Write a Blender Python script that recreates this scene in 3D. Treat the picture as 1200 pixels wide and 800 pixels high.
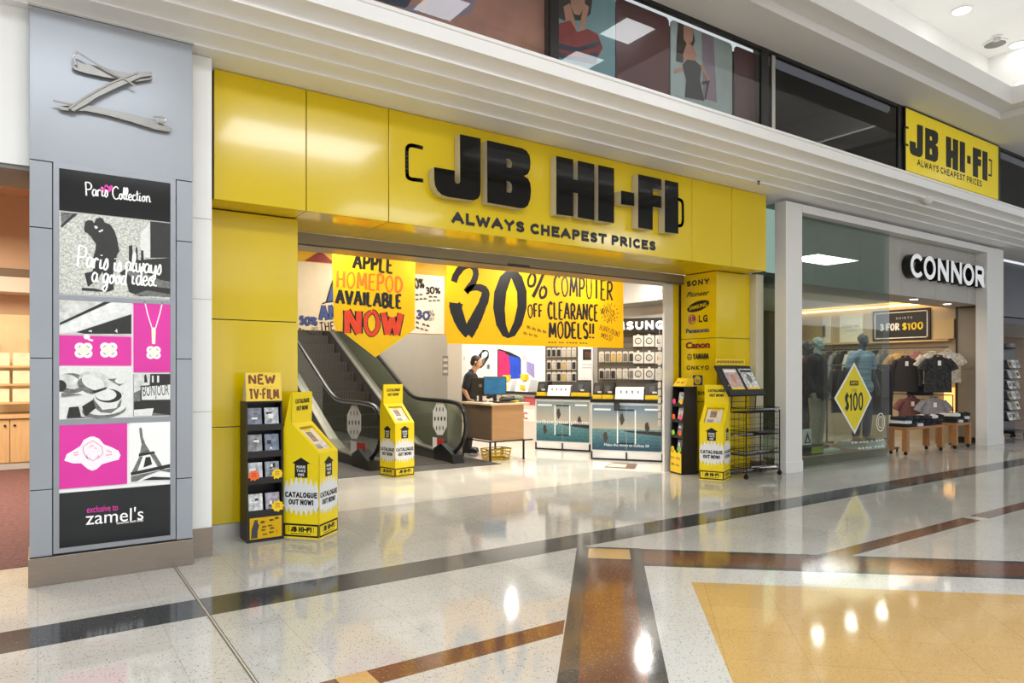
import bpy, math, random
from mathutils import Vector, Matrix, geometry

SC = bpy.context.scene
for _o in list(bpy.data.objects):
    bpy.data.objects.remove(_o)
COL = SC.collection

# ------------------------------------------------------------------ camera
H, FPX, CX, CY = 1.5, 815.0, 600.0, 435.0
ANG = math.atan(1195 / 815)
VX, VY = math.cos(ANG), math.sin(ANG)
RX, RY = VY, -VX
cam_d = bpy.data.cameras.new('camera')
cam = bpy.data.objects.new('camera', cam_d)
COL.objects.link(cam)
cam.location = (0, 0, H)
cam.rotation_euler = (math.pi / 2, 0, -(math.pi / 2 - ANG))
cam_d.sensor_width = 36.0
cam_d.lens = FPX / 1200 * 36
cam_d.shift_y = (CY - 400) / 1200
cam_d.clip_start = 0.05
SC.camera = cam

# ------------------------------------------------------------------ world, exposure
w = bpy.data.worlds.new('world')
SC.world = w
w.use_nodes = True
w.node_tree.nodes['Background'].inputs[0].default_value = (0.95, 0.97, 1.0, 1)
w.node_tree.nodes['Background'].inputs[1].default_value = 0.9
SC.view_settings.view_transform = 'Standard'
SC.view_settings.look = 'None'
SC.view_settings.gamma = 1.0
SC.view_settings.use_curve_mapping = False
SC.view_settings.exposure = 0.0
SC.cycles.use_denoising = True
SC.cycles.max_bounces = 8
SC.cycles.diffuse_bounces = 4
SC.cycles.glossy_bounces = 4
SC.cycles.transparent_max_bounces = 16
SC.cycles.sample_clamp_indirect = 6.0
SC.cycles.caustics_reflective = False
SC.cycles.caustics_refractive = False


def area(name, loc, sx, sy, power, color=(1, 1, 1), rot=(0, 0, 0)):
    d = bpy.data.lights.new(name, 'AREA')
    d.shape = 'RECTANGLE'
    d.size, d.size_y = sx, sy
    d.energy = power
    d.color = color
    o = bpy.data.objects.new(name, d)
    o.location = loc
    o.rotation_euler = rot
    COL.objects.link(o)
    return o


WARM = (1.0, 0.86, 0.66)
NEUT = (1.0, 0.95, 0.88)
COOL = (0.90, 0.95, 1.0)
# mall hall: unseen fill lamps added under the ceiling for floor and facade
for lx, ly, p in ((-4, -2.5, 70), (1.5, -2.5, 70), (7, -3, 90), (14, -2.5, 150), (22, -1, 200), (-3.2, 1.2, 130), (0.2, 1.2, 140), (3.6, 1.0, 150)):
    area('hall_fill_light', (lx, ly, 5.28), 2.4, 1.2, p, COOL)
# upper fill lamps added opposite, for frontal light on the shopfronts
for lx in (-6, 2, 10, 18):
    area('front_fill_band', (lx, -8.85, 4.6), 7.6, 1.2, 26, COOL, (math.radians(90), 0, 0))
# wide fill lamps added at shopfront height on the opposite side
for lx in (-9.5, -3.5, 2.5, 8.5, 14.5, 20.5):
    area('opposite_fill_light', (lx, -8.85, 1.7), 4.8, 2.6, 80, COOL, (math.radians(90), 0, 0))
# cove lighting of the coffer, thrown up on its lid
area('coffer_light', (9.0, 2.4, 5.75), 4.6, 3.0, 22, COOL, (math.pi, 0, 0))
# hi-fi shop ceiling lights
for lx, ly, p in ((6.9, 8.9, 46), (8.3, 8.3, 42), (7.0, 10.4, 48), (7.9, 11.6, 44), (7.2, 13.0, 44), (8.0, 14.6, 44), (7.0, 15.8, 40), (2.9, 7.72, 22), (4.3, 7.72, 22), (5.7, 7.72, 22), (7.0, 7.72, 22), (3.6, 8.75, 10), (5.2, 8.75, 10)):
    area('shop_ceiling_light', (lx, ly, 3.19), 0.14, 0.14, p * .9, NEUT)
area('stair_fill_light', (4.0, 12.6, 4.4), 2.6, 4.6, 330, NEUT)  # unseen lamp added to brighten the escalator
# fashion shop and jeweller
area('fashion_ceiling_light', (11.5, 9.0, 3.03), 3.5, 2.6, 75, WARM)
area('fashion_ceiling_light', (14.6, 8.6, 3.03), 2.2, 2.2, 60, WARM)
for lx in (10.6, 11.6, 12.6):
    area('window_fill_light', (lx, 6.62, 2.84), 0.14, 0.14, 9, NEUT)  # small lamps added to brighten the window display
area('jeweller_ceiling_light', (-1.6, 10.0, 3.6), 2.5, 3.5, 420, WARM)
area('next_shop_light', (21.0, 9.0, 2.8), 3.0, 3.0, 60, WARM)


# ------------------------------------------------------------------ measuring helpers: sight line of a photo pixel cut with a real plane
def _d(px):
    k = (px - CX) / FPX
    return VX + k * RX, VY + k * RY


def atY(px, py, Y):
    a, b = _d(px)
    d = Y / b
    return Vector((a * d, Y, H - (py - CY) / FPX * d))


def atX(px, py, X):
    a, b = _d(px)
    d = X / a
    return Vector((X, b * d, H - (py - CY) / FPX * d))


def atZ(px, py, Z=0.0):
    a, b = _d(px)
    d = FPX * (H - Z) / (py - CY)
    return Vector((a * d, b * d, Z))


# ------------------------------------------------------------------ materials
def lin(c):
    return tuple(((x / 255) / 12.92 if x / 255 <= 0.04045 else ((x / 255 + 0.055) / 1.055) ** 2.4) for x in c)


MATS = {}


def mat(name, rgb, rough=0.5, metal=0.0, var=0.0, vscale=8.0, coat=0.0, emit=0.0, bump=0.0, bscale=60.0, spec=0.5, stretch=None, rvar=0.0):
    """procedural principled material; var mixes noise into the colour"""
    if name in MATS:
        return MATS[name]
    m = bpy.data.materials.new(name)
    m.use_nodes = True
    nt = m.node_tree
    b = nt.nodes['Principled BSDF']
    c = lin(rgb)
    b.inputs['Base Color'].default_value = (*c, 1)
    b.inputs['Roughness'].default_value = rough
    b.inputs['Metallic'].default_value = metal
    b.inputs['Coat Weight'].default_value = coat
    b.inputs['Coat Roughness'].default_value = 0.06
    b.inputs['Specular IOR Level'].default_value = spec
    if emit:
        b.inputs['Emission Color'].default_value = (*c, 1)
        b.inputs['Emission Strength'].default_value = emit
    if var or bump or rvar:
        tc = nt.nodes.new('ShaderNodeTexCoord')
        src = tc.outputs['Object']
        if stretch:
            mp = nt.nodes.new('ShaderNodeMapping')
            mp.inputs['Scale'].default_value = stretch
            nt.links.new(src, mp.inputs['Vector'])
            src = mp.outputs['Vector']
    if var or rvar:
        n = nt.nodes.new('ShaderNodeTexNoise')
        n.inputs['Scale'].default_value = vscale
        n.inputs['Detail'].default_value = 5
        nt.links.new(src, n.inputs['Vector'])
    if var:
        r = nt.nodes.new('ShaderNodeValToRGB')
        r.color_ramp.elements[0].position = 0.3
        r.color_ramp.elements[1].position = 0.7
        r.color_ramp.elements[0].color = (*[max(0, x * (1 - var)) for x in c], 1)
        r.color_ramp.elements[1].color = (*[min(1, x * (1 + var)) for x in c], 1)
        nt.links.new(n.outputs['Fac'], r.inputs['Fac'])
        nt.links.new(r.outputs['Color'], b.inputs['Base Color'])
        if emit:
            nt.links.new(r.outputs['Color'], b.inputs['Emission Color'])
    if rvar:
        mr = nt.nodes.new('ShaderNodeMapRange')
        mr.inputs['To Min'].default_value = max(0, rough - rvar)
        mr.inputs['To Max'].default_value = min(1, rough + rvar)
        nt.links.new(n.outputs['Fac'], mr.inputs['Value'])
        nt.links.new(mr.outputs['Result'], b.inputs['Roughness'])
    if bump:
        n2 = nt.nodes.new('ShaderNodeTexNoise')
        n2.inputs['Scale'].default_value = bscale
        nt.links.new(src, n2.inputs['Vector'])
        bp = nt.nodes.new('ShaderNodeBump')
        bp.inputs['Strength'].default_value = bump
        bp.inputs['Distance'].default_value = 0.01
        nt.links.new(n2.outputs['Fac'], bp.inputs['Height'])
        nt.links.new(bp.outputs['Normal'], b.inputs['Normal'])
    MATS[name] = m
    return m


def glass(name, tint=(235, 245, 240), refl=1.0, rough=0.0, ior=1.5):
    """thin architectural glass: tinted transparency with a fresnel mirror coat"""
    m = bpy.data.materials.new(name)
    m.use_nodes = True
    nt = m.node_tree
    nt.nodes.remove(nt.nodes['Principled BSDF'])
    out = nt.nodes['Material Output']
    t = nt.nodes.new('ShaderNodeBsdfTransparent')
    t.inputs[0].default_value = (*lin(tint), 1)
    g = nt.nodes.new('ShaderNodeBsdfGlossy')
    g.inputs['Roughness'].default_value = rough
    f = nt.nodes.new('ShaderNodeFresnel')
    f.inputs['IOR'].default_value = ior
    ml = nt.nodes.new('ShaderNodeMath')
    ml.operation = 'MULTIPLY'
    ml.inputs[1].default_value = refl
    ml.use_clamp = True
    mx = nt.nodes.new('ShaderNodeMixShader')
    nt.links.new(f.outputs[0], ml.inputs[0])
    gm = nt.nodes.new('ShaderNodeNewGeometry')
    iv = nt.nodes.new('ShaderNodeMath')
    iv.operation = 'SUBTRACT'
    iv.inputs[0].default_value = 1.0
    m2 = nt.nodes.new('ShaderNodeMath')
    m2.operation = 'MULTIPLY'
    nt.links.new(gm.outputs['Backfacing'], iv.inputs[1])
    nt.links.new(ml.outputs[0], m2.inputs[0])
    nt.links.new(iv.outputs[0], m2.inputs[1])
    nt.links.new(m2.outputs[0], mx.inputs[0])
    nt.links.new(t.outputs[0], mx.inputs[1])
    nt.links.new(g.outputs[0], mx.inputs[2])
    nt.links.new(mx.outputs[0], out.inputs[0])
    MATS[name] = m
    return m


def terrazzo(name, base, chips, rough=0.08, scale=55.0, density=0.32, tile=0.0, tvar=0.05, spec=0.5):
    """polished terrazzo: voronoi chips of several colours, faint tile-to-tile tone and joints"""
    m = bpy.data.materials.new(name)
    m.use_nodes = True
    nt = m.node_tree
    L = nt.links.new
    b = nt.nodes['Principled BSDF']
    tc = nt.nodes.new('ShaderNodeTexCoord')
    geo = nt.nodes.new('ShaderNodeNewGeometry')
    pos = geo.outputs['Position']
    v = nt.nodes.new('ShaderNodeTexVoronoi')
    v.inputs['Scale'].default_value = scale
    L(pos, v.inputs['Vector'])
    # cell random value decides chip colour, distance decides chip outline
    sep = nt.nodes.new('ShaderNodeSeparateColor')
    L(v.outputs['Color'], sep.inputs[0])
    ramp = nt.nodes.new('ShaderNodeValToRGB')
    ramp.color_ramp.interpolation = 'CONSTANT'
    els = ramp.color_ramp.elements
    els[0].position = 0.0
    els[0].color = (*lin(chips[0]), 1)
    els[1].position = 1.0 / len(chips)
    els[1].color = (*lin(chips[1 % len(chips)]), 1)
    for i in range(2, len(chips)):
        e = els.new(i / len(chips))
        e.color = (*lin(chips[i]), 1)
    L(sep.outputs[0], ramp.inputs[0])
    th = nt.nodes.new('ShaderNodeMath')
    th.operation = 'LESS_THAN'
    L(v.outputs['Distance'], th.inputs[0])
    rs = nt.nodes.new('ShaderNodeMath')
    rs.operation = 'MULTIPLY'
    rs.inputs[1].default_value = density * 1.6
    L(sep.outputs[1], rs.inputs[0])
    L(rs.outputs[0], th.inputs[1])
    n = nt.nodes.new('ShaderNodeTexNoise')
    n.inputs['Scale'].default_value = 1.3
    n.inputs['Detail'].default_value = 4
    L(pos, n.inputs['Vector'])
    r2 = nt.nodes.new('ShaderNodeValToRGB')
    c = lin(base)
    r2.color_ramp.elements[0].position = 0.35
    r2.color_ramp.elements[1].position = 0.65
    r2.color_ramp.elements[0].color = (*[x * (1 - tvar) for x in c], 1)
    r2.color_ramp.elements[1].color = (*[min(1, x * (1 + tvar)) for x in c], 1)
    L(n.outputs['Fac'], r2.inputs[0])
    col = r2.outputs[0]
    mx = nt.nodes.new('ShaderNodeMixRGB')
    L(th.outputs[0], mx.inputs[0])
    L(col, mx.inputs[1])
    L(ramp.outputs[0], mx.inputs[2])
    col = mx.outputs[0]
    if tile:
        br = nt.nodes.new('ShaderNodeTexBrick')
        br.offset = 0.0
        br.inputs['Scale'].default_value = 1.0
        br.inputs['Brick Width'].default_value = tile
        br.inputs['Row Height'].default_value = tile
        br.inputs['Mortar Size'].default_value = 0.0018
        br.inputs['Color1'].default_value = (1, 1, 1, 1)
        br.inputs['Color2'].default_value = (0.93, 0.93, 0.92, 1)
        br.inputs['Mortar'].default_value = (0.72, 0.7, 0.66, 1)
        mp = nt.nodes.new('ShaderNodeMapping')
        mp.inputs['Rotation'].default_value = (0, 0, math.radians(45) if 'yellow' in name else 0)
        L(pos, mp.inputs['Vector'])
        L(mp.outputs[0], br.inputs['Vector'])
        mm = nt.nodes.new('ShaderNodeMixRGB')
        mm.blend_type = 'MULTIPLY'
        mm.inputs[0].default_value = 1.0
        L(col, mm.inputs[1])
        L(br.outputs['Color'], mm.inputs[2])
        col = mm.outputs[0]
    L(col, b.inputs['Base Color'])
    b.inputs['Roughness'].default_value = rough
    b.inputs['Specular IOR Level'].default_value = spec
    # very slight waviness of the polish
    n3 = nt.nodes.new('ShaderNodeTexNoise')
    n3.inputs['Scale'].default_value = 3.0
    L(pos, n3.inputs['Vector'])
    bp = nt.nodes.new('ShaderNodeBump')
    bp.inputs['Strength'].default_value = 0.02
    bp.inputs['Distance'].default_value = 0.02
    L(n3.outputs['Fac'], bp.inputs['Height'])
    L(bp.outputs[0], b.inputs['Normal'])
    MATS[name] = m
    return m




def paper(name, rgb, k=0.4):
    """sheet of poster paper: diffuse plus light let through from behind"""
    m = mat(name, rgb, 0.6, var=0.03, vscale=2)
    nt = m.node_tree
    b = nt.nodes['Principled BSDF']
    t = nt.nodes.new('ShaderNodeBsdfTranslucent')
    t.inputs[0].default_value = (*lin(rgb), 1)
    mx = nt.nodes.new('ShaderNodeMixShader')
    mx.inputs[0].default_value = k
    nt.links.new(b.outputs[0], mx.inputs[1])
    nt.links.new(t.outputs[0], mx.inputs[2])
    nt.links.new(mx.outputs[0], nt.nodes['Material Output'].inputs[0])
    return m


YEL = mat('yellow_gloss_panel', (220, 191, 0), 0.17, var=0.015, vscale=1.5, coat=0.3)
YCARD = mat('yellow_card', (245, 218, 8), 0.42, var=0.02, vscale=5)
YPAPER = paper('yellow_poster_paper', (252, 208, 6))
BLK = mat('black_satin', (18, 18, 19), 0.35, var=0.15, vscale=20)
BLKG = mat('black_gloss', (8, 9, 11), 0.06, coat=0.0, spec=0.35)
INK = mat('black_ink', (14, 13, 14), 0.5)
WHT = mat('white_paint', (226, 224, 221), 0.55, var=0.02, vscale=3)
WHT2 = mat('bright_white', (240, 240, 238), 0.5, var=0.015, vscale=4)
PAPER = mat('white_paper', (238, 236, 230), 0.6, var=0.03, vscale=4)
GRYP = mat('grey_metal_panel', (156, 161, 168), 0.28, 0.2, var=0.03, vscale=2)
STEEL = mat('brushed_steel', (150, 138, 126), 0.3, 0.85, var=0.08, vscale=9, stretch=(1, 1, 30))
ALU = mat('satin_aluminium', (186, 184, 178), 0.35, 0.6, var=0.03, vscale=6)
ALUD = mat('shutter_aluminium', (140, 130, 112), 0.4, 0.4, var=0.04, vscale=6, stretch=(0.2, 1, 30))
PINK = mat('pink_print', (226, 60, 172), 0.4, var=0.04, vscale=3)
RED = mat('red_print', (200, 40, 24), 0.5, var=0.06, vscale=10)
ORANGE = mat('orange_ink', (240, 120, 20), 0.5, var=0.08, vscale=14)
REDINK = mat('red_orange_ink', (222, 62, 18), 0.5, var=0.12, vscale=14)
BLUE = mat('blue_ink', (60, 84, 150), 0.5, var=0.1, vscale=14)
DKGREY = mat('dark_grey', (58, 57, 56), 0.5, var=0.1, vscale=8)
MIDGREY = mat('mid_grey', (120, 118, 114), 0.5, var=0.06, vscale=8)
LTGREY = mat('light_grey', (190, 189, 186), 0.5, var=0.04, vscale=8)
RUBBER = mat('black_rubber', (16, 16, 16), 0.5, var=0.1, vscale=30)
TAN = mat('tan_laminate', (178, 138, 96), 0.4, var=0.06, vscale=4, stretch=(1, 1, 6))
TAND = mat('shaded_tan_laminate', (104, 84, 66), 0.4, var=0.06, vscale=4, stretch=(1, 1, 6))  # counter's tan laminate with the shade of its left side in the colour
PINE = mat('pale_timber', (214, 178, 128), 0.4, var=0.08, vscale=4, stretch=(6, 6, 0.8))
OAK = mat('table_timber', (160, 112, 66), 0.45, var=0.14, vscale=5, stretch=(8, 8, 0.8))
GLS = glass('clear_glass', (238, 246, 242), 1.0)
GLSG = glass('green_glass', (198, 214, 206), 1.0)
SHOPGLS = glass('shopfront_glass', (224, 234, 229), 2.6)
POSTGLS = glass('upper_poster_glass', (240, 243, 243), 1.5)
DARKGLS = glass('dark_upper_glass', (150, 152, 156), 0.9)
SKIN = mat('skin', (206, 160, 132), 0.5, var=0.05, vscale=12)
HAIR = mat('dark_hair', (36, 27, 22), 0.6, var=0.3, vscale=40)


# ------------------------------------------------------------------ mesh builder
class Fr:
    """a plane in the place: origin, right and up vectors; n points out of the face"""

    def __init__(s, o, u, v):
        s.o, s.u, s.v = Vector(o), Vector(u).normalized(), Vector(v).normalized()
        s.n = s.u.cross(s.v).normalized()

    def at(s, a, b, h=0.0):
        return s.o + s.u * a + s.v * b + s.n * h

    def px(s, px, py):
        """photo pixel -> (a, b) on this plane"""
        k = (px - CX) / FPX
        d = Vector((VX + k * RX, VY + k * RY, -(py - CY) / FPX))
        c = Vector((0, 0, H))
        t = (s.o - c).dot(s.n) / d.dot(s.n)
        q = c + d * t - s.o
        return (q.dot(s.u), q.dot(s.v))


def FY(Y, x=0.0, z=0.0):
    return Fr((x, Y, z), (1, 0, 0), (0, 0, 1))


def FXL(X, y=0.0, z=0.0):
    """plane X = const, facing -X"""
    return Fr((X, y, z), (0, -1, 0), (0, 0, 1))


def FZ(Z):
    return Fr((0, 0, Z), (1, 0, 0), (0, 1, 0))


class MB:
    def __init__(s):
        s.v, s.f, s.m, s.mats = [], [], [], []

    def mi(s, mt):
        if mt not in s.mats:
            s.mats.append(mt)
        return s.mats.index(mt)

    def add(s, vs, fs, mt):
        k = len(s.v)
        i = s.mi(mt)
        s.v += [Vector(q) for q in vs]
        for f in fs:
            s.f.append([k + j for j in f])
            s.m.append(i)
        return s

    def box(s, x0, x1, y0, y1, z0, z1, mt):
        vs = [(x0, y0, z0), (x1, y0, z0), (x1, y1, z0), (x0, y1, z0), (x0, y0, z1), (x1, y0, z1), (x1, y1, z1), (x0, y1, z1)]
        return s.add(vs, [(0, 3, 2, 1), (4, 5, 6, 7), (0, 1, 5, 4), (1, 2, 6, 5), (2, 3, 7, 6), (3, 0, 4, 7)], mt)

    def fbox(s, fr, a0, a1, b0, b1, h0, h1, mt):
        vs = [fr.at(a, b, h) for h in (h0, h1) for a, b in ((a0, b0), (a1, b0), (a1, b1), (a0, b1))]
        return s.add(vs, [(0, 3, 2, 1), (4, 5, 6, 7), (0, 1, 5, 4), (1, 2, 6, 5), (2, 3, 7, 6), (3, 0, 4, 7)], mt)

    def quad(s, a, b, c, d, mt):
        return s.add([a, b, c, d], [(0, 1, 2, 3)], mt)

    def poly(s, pts, fr, h, mt, holes=()):
        loops = [pts] + list(holes)
        flat = [p for l in loops for p in l]
        tri = geometry.tessellate_polygon([[Vector((p[0], p[1], 0)) for p in l] for l in loops])
        fs = []
        for t in tri:
            a, b, c = [Vector((flat[i][0], flat[i][1])) for i in t]
            cr = (b.x - a.x) * (c.y - a.y) - (b.y - a.y) * (c.x - a.x)
            fs.append(tuple(t) if cr > 0 else (t[0], t[2], t[1]))
        return s.add([fr.at(p[0], p[1], h) for p in flat], fs, mt)

    def prism(s, pts, fr, h0, h1, mt, holes=(), side=None, back=True):
        side = side or mt
        if sum(p[0] * q[1] - q[0] * p[1] for p, q in zip(pts, pts[1:] + pts[:1])) < 0:
            pts = pts[::-1]
        s.poly(pts, fr, h1, mt, holes)
        if back:
            k = len(s.f)
            s.poly(pts, fr, h0, side, holes)
            for i in range(k, len(s.f)):
                s.f[i] = s.f[i][::-1]
        for li, l in enumerate([pts] + list(holes)):
            n = len(l)
            ar = sum(p[0] * q[1] - q[0] * p[1] for p, q in zip(l, l[1:] + l[:1]))
            vs = [fr.at(p[0], p[1], h0) for p in l] + [fr.at(p[0], p[1], h1) for p in l]
            fs = [(i, (i + 1) % n, n + (i + 1) % n, n + i) for i in range(n)]
            if (ar < 0) == (li == 0):
                fs = [f[::-1] for f in fs]
            s.add(vs, fs, side)
        return s

    def tube(s, pts, r, mt, n=8, closed=False, caps=True):
        pts = [Vector(p) for p in pts]
        N = len(pts)
        rr = r if isinstance(r, (list, tuple)) else [r] * N
        vs, fs = [], []
        pu = None
        for i, p in enumerate(pts):
            a = pts[(i - 1) % N] if (i > 0 or closed) else p
            b = pts[(i + 1) % N] if (i < N - 1 or closed) else p
            t = (b - a).normalized()
            if pu is None:
                up = Vector((0, 0, 1)) if abs(t.z) < 0.9 else Vector((1, 0, 0))
            else:
                up = pu
            x = t.cross(up)
            if x.length < 1e-6:
                x = t.cross(Vector((0, 1, 0)))
            x.normalize()
            y = x.cross(t).normalized()
            pu = y
            for k in range(n):
                q = 2 * math.pi * k / n
                vs.append(p + (x * math.cos(q) + y * math.sin(q)) * rr[i])
        for i in range(N if closed else N - 1):
            j = (i + 1) % N
            for k in range(n):
                l = (k + 1) % n
                fs.append((i * n + k, i * n + l, j * n + l, j * n + k))
        if caps and not closed:
            fs.append(tuple(range(n))[::-1])
            fs.append(tuple((N - 1) * n + k for k in range(n)))
        return s.add(vs, fs, mt)

    def bar(s, pts, wx, hz, mt, fr=None):
        """flat strip extruded along a path: rectangular tube section wx x hz"""
        pts = [Vector(p) for p in pts]
        vs, fs = [], []
        N = len(pts)
        for i, p in enumerate(pts):
            t = (pts[min(i + 1, N - 1)] - pts[max(i - 1, 0)]).normalized()
            side = t.cross(Vector((0, 0, 1)))
            if side.length < 1e-4:
                side = Vector((1, 0, 0))
            side.normalize()
            up = side.cross(t).normalized()
            for a, b in ((-1, -1), (1, -1), (1, 1), (-1, 1)):
                vs.append(p + side * a * wx / 2 + up * b * hz / 2)
        for i in range(N - 1):
            for k in range(4):
                l = (k + 1) % 4
                fs.append((i * 4 + k, i * 4 + l, i * 4 + 4 + l, i * 4 + 4 + k))
        fs += [(3, 2, 1, 0), tuple((N - 1) * 4 + k for k in range(4))]
        return s.add(vs, fs, mt)

    def lathe(s, prof, c, mt, n=20, axis=None):
        c = Vector(c)
        R = (Vector((0, 0, 1)).rotation_difference(Vector(axis))).to_matrix() if axis else Matrix.Identity(3)
        vs, fs = [], []
        for r, z in prof:
            for k in range(n):
                q = 2 * math.pi * k / n
                vs.append(c + R @ Vector((r * math.cos(q), r * math.sin(q), z)))
        for i in range(len(prof) - 1):
            for k in range(n):
                l = (k + 1) % n
                fs.append((i * n + k, i * n + l, i * n + n + l, i * n + n + k))
        fs.append(tuple(range(n))[::-1])
        fs.append(tuple((len(prof) - 1) * n + k for k in range(n)))
        return s.add(vs, fs, mt)

    def ell(s, c, r, mt, nu=16, nv=10, R=None):
        c = Vector(c)
        R = R or Matrix.Identity(3)
        vs, fs = [], []
        vs.append(c + R @ Vector((0, 0, r[2])))
        for i in range(1, nv):
            p = math.pi * i / nv
            for k in range(nu):
                q = 2 * math.pi * k / nu
                vs.append(c + R @ Vector((r[0] * math.sin(p) * math.cos(q), r[1] * math.sin(p) * math.sin(q), r[2] * math.cos(p))))
        vs.append(c - R @ Vector((0, 0, r[2])))
        for k in range(nu):
            fs.append((0, 1 + k, 1 + (k + 1) % nu))
        for i in range(nv - 2):
            for k in range(nu):
                l = (k + 1) % nu
                a = 1 + i * nu
                fs.append((a + k, a + nu + k, a + nu + l, a + l))
        a = 1 + (nv - 2) * nu
        for k in range(nu):
            fs.append((a + k, len(vs) - 1, a + (k + 1) % nu))
        return s.add(vs, fs, mt)

    def text(s, st, fr, a, b, size, mt, h=0.002, bold=0.0, shear=0.0, wide=1.0, space=1.0, align='LEFT', width=None, depth=0.0, rot=0.0):
        vs, fs = text_geo(st, bold, shear, space)
        if not vs:
            return s
        xs = [v[0] for v in vs]
        x0, x1 = min(xs), max(xs)
        k = size * wide
        if width:
            k = width / (x1 - x0)
        off = {'LEFT': x0, 'CENTER': (x0 + x1) / 2, 'RIGHT': x1}[align]
        cr, sr = math.cos(rot), math.sin(rot)
        P = []
        for v in vs:
            x, y = (v[0] - off) * k, v[1] * size
            P.append((a + x * cr - y * sr, b + x * sr + y * cr))
        if depth:
            n = len(P)
            s.add([fr.at(x, y, h + depth) for x, y in P], fs, mt)
            edges = {}
            for f in fs:
                for i in range(len(f)):
                    e = (f[i], f[(i + 1) % len(f)])
                    if (e[1], e[0]) in edges:
                        del edges[(e[1], e[0])]
                    else:
                        edges[e] = 1
            s.add([fr.at(x, y, h) for x, y in P] + [fr.at(x, y, h + depth) for x, y in P], [(i, j, n + j, n + i) for i, j in edges], mt)
            return s
        return s.add([fr.at(x, y, h) for x, y in P], fs, mt)

    def stroke(s, pts, fr, h, w0, mt, w1=None, jit=0.0, flat=False):
        """brush stroke: ribbon of changing width laid on a plane"""
        n = len(pts)
        if n < 2:
            return s
        L, Rr = [], []
        for i, p in enumerate(pts):
            a = pts[max(i - 1, 0)]
            b = pts[min(i + 1, n - 1)]
            dx, dy = b[0] - a[0], b[1] - a[1]
            q = math.hypot(dx, dy) or 1
            t = i / (n - 1)
            wd = (w0 if w1 is None else w0 + (w1 - w0) * t) / 2
            if jit:
                wd *= 1 + RND.uniform(-jit, jit)
            # sharper corners get a little more body
            L.append((p[0] - dy / q * wd, p[1] + dx / q * wd))
            Rr.append((p[0] + dy / q * wd, p[1] - dx / q * wd))
        vs = [fr.at(x, y, h) for x, y in L] + [fr.at(x, y, h) for x, y in Rr]
        return s.add(vs, [(i, n + i, n + i + 1, i + 1) for i in range(n - 1)], mt)

    def hand(s, st, fr, a, b, size, mt, h=0.002, w=0.12, wide=0.62, width=None, jit=0.08, rot=0.0, w1=None, gap=0.16, calli=0.0, outline=None):
        """hand lettering in marker strokes; size is cap height; w = stroke width relative to size"""
        if width is None:
            tot = None
        cells = []
        x = 0.0
        for ch in st:
            g = GLY.get(ch)
            if g is None:
                x += 0.45
                continue
            gw = g[0]
            cells.append((x, g))
            x += gw + gap / max(0.2, wide)
        tot = max(1e-6, x - gap / max(0.2, wide))
        kx = (width / tot) if width else size * wide
        cr, sr = math.cos(rot), math.sin(rot)
        for xo, (gw, sts) in cells:
            jx, jy, js, jr = RND.uniform(-jit, jit) * .5, RND.uniform(-jit, jit), 1 + RND.uniform(-jit, jit), RND.uniform(-jit, jit) * 0.6
            for k, sp in enumerate(sts):
                pts = []
                sp = smooth_line(sp)
                for (gx, gy) in sp:
                    ux = (xo + gx + jx * .3) * kx + (gy - .5) * jr * size
                    uy = (gy * js + jy * .5) * size
                    pts.append((a + ux * cr - uy * sr, b + ux * sr + uy * cr))
                # vertical strokes heavier than horizontal ones
                dx, dy = abs(sp[-1][0] - sp[0][0]), abs(sp[-1][1] - sp[0][1])
                ww = w * size * (1 + calli * (1 if dy > dx else -0.5))
                if outline:
                    s.stroke(pts, fr, h - 0.0006, ww * 1.5, outline, jit=0.05)
                s.stroke(pts, fr, h + 0.0002 * k, ww, mt, None if w1 is None else ww * w1, jit=0.12)
        return s

    def block(s, st, fr, a, b, size, mt, h=0.002, w=0.26, width=None, rot=0.0, align='LEFT', gap=0.34, depth=0.0, wide=.8, only=None):
        """heavy sans lettering from thick strokes with squared ends"""
        x, cells = 0.0, []
        for ch in st:
            g = GLY.get(ch)
            if g is None:
                x += 0.42
                continue
            cells.append((x, g))
            x += g[0] + gap
        tot = x - gap
        lx = w * .9
        kx = ((width - size * w) / tot) if width else size * wide
        full = tot * kx + size * w
        a0 = a - {'LEFT': 0, 'CENTER': full / 2, 'RIGHT': full}[align]
        cr, sr = math.cos(rot), math.sin(rot)
        for xo, (gw, sts) in (cells[only[0]:only[1]] if only else cells):
            for k, sp in enumerate(sts):
                L_ = sp[0] == 'L'
                q = [(size * w / 2 + (xo + gx) * kx, size * (w / 2 + gy * (1 - w))) for gx, gy in smooth_line(sp)]
                for e, f in ((0, 1), (-1, -2)):
                    dx, dy = q[e][0] - q[f][0], q[e][1] - q[f][1]
                    l = math.hypot(dx, dy) or 1
                    ex = size * w * (.5 if L_ else .25)
                    if L_ and abs(dy) > abs(dx) * .3 and abs(dx) > abs(dy) * .1:
                        ex *= .75
                    q[e] = (q[e][0] + dx / l * ex, q[e][1] + dy / l * ex)
                q = [(min(max(X, 0), full), min(max(Y_, 0), size)) for X, Y_ in q]
                P_ = [(a0 + X * cr - Y_ * sr, b + X * sr + Y_ * cr) for X, Y_ in q]
                s.stroke(P_, fr, h + depth + .0001 * k, size * w, mt)
        return s

    def mesh(s, name):
        me = bpy.data.meshes.new(name)
        me.from_pydata([tuple(q) for q in s.v], [], s.f)
        for m in s.mats:
            me.materials.append(m)
        me.polygons.foreach_set('material_index', s.m)
        me.update()
        return me


RND = random.Random(7)


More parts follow.
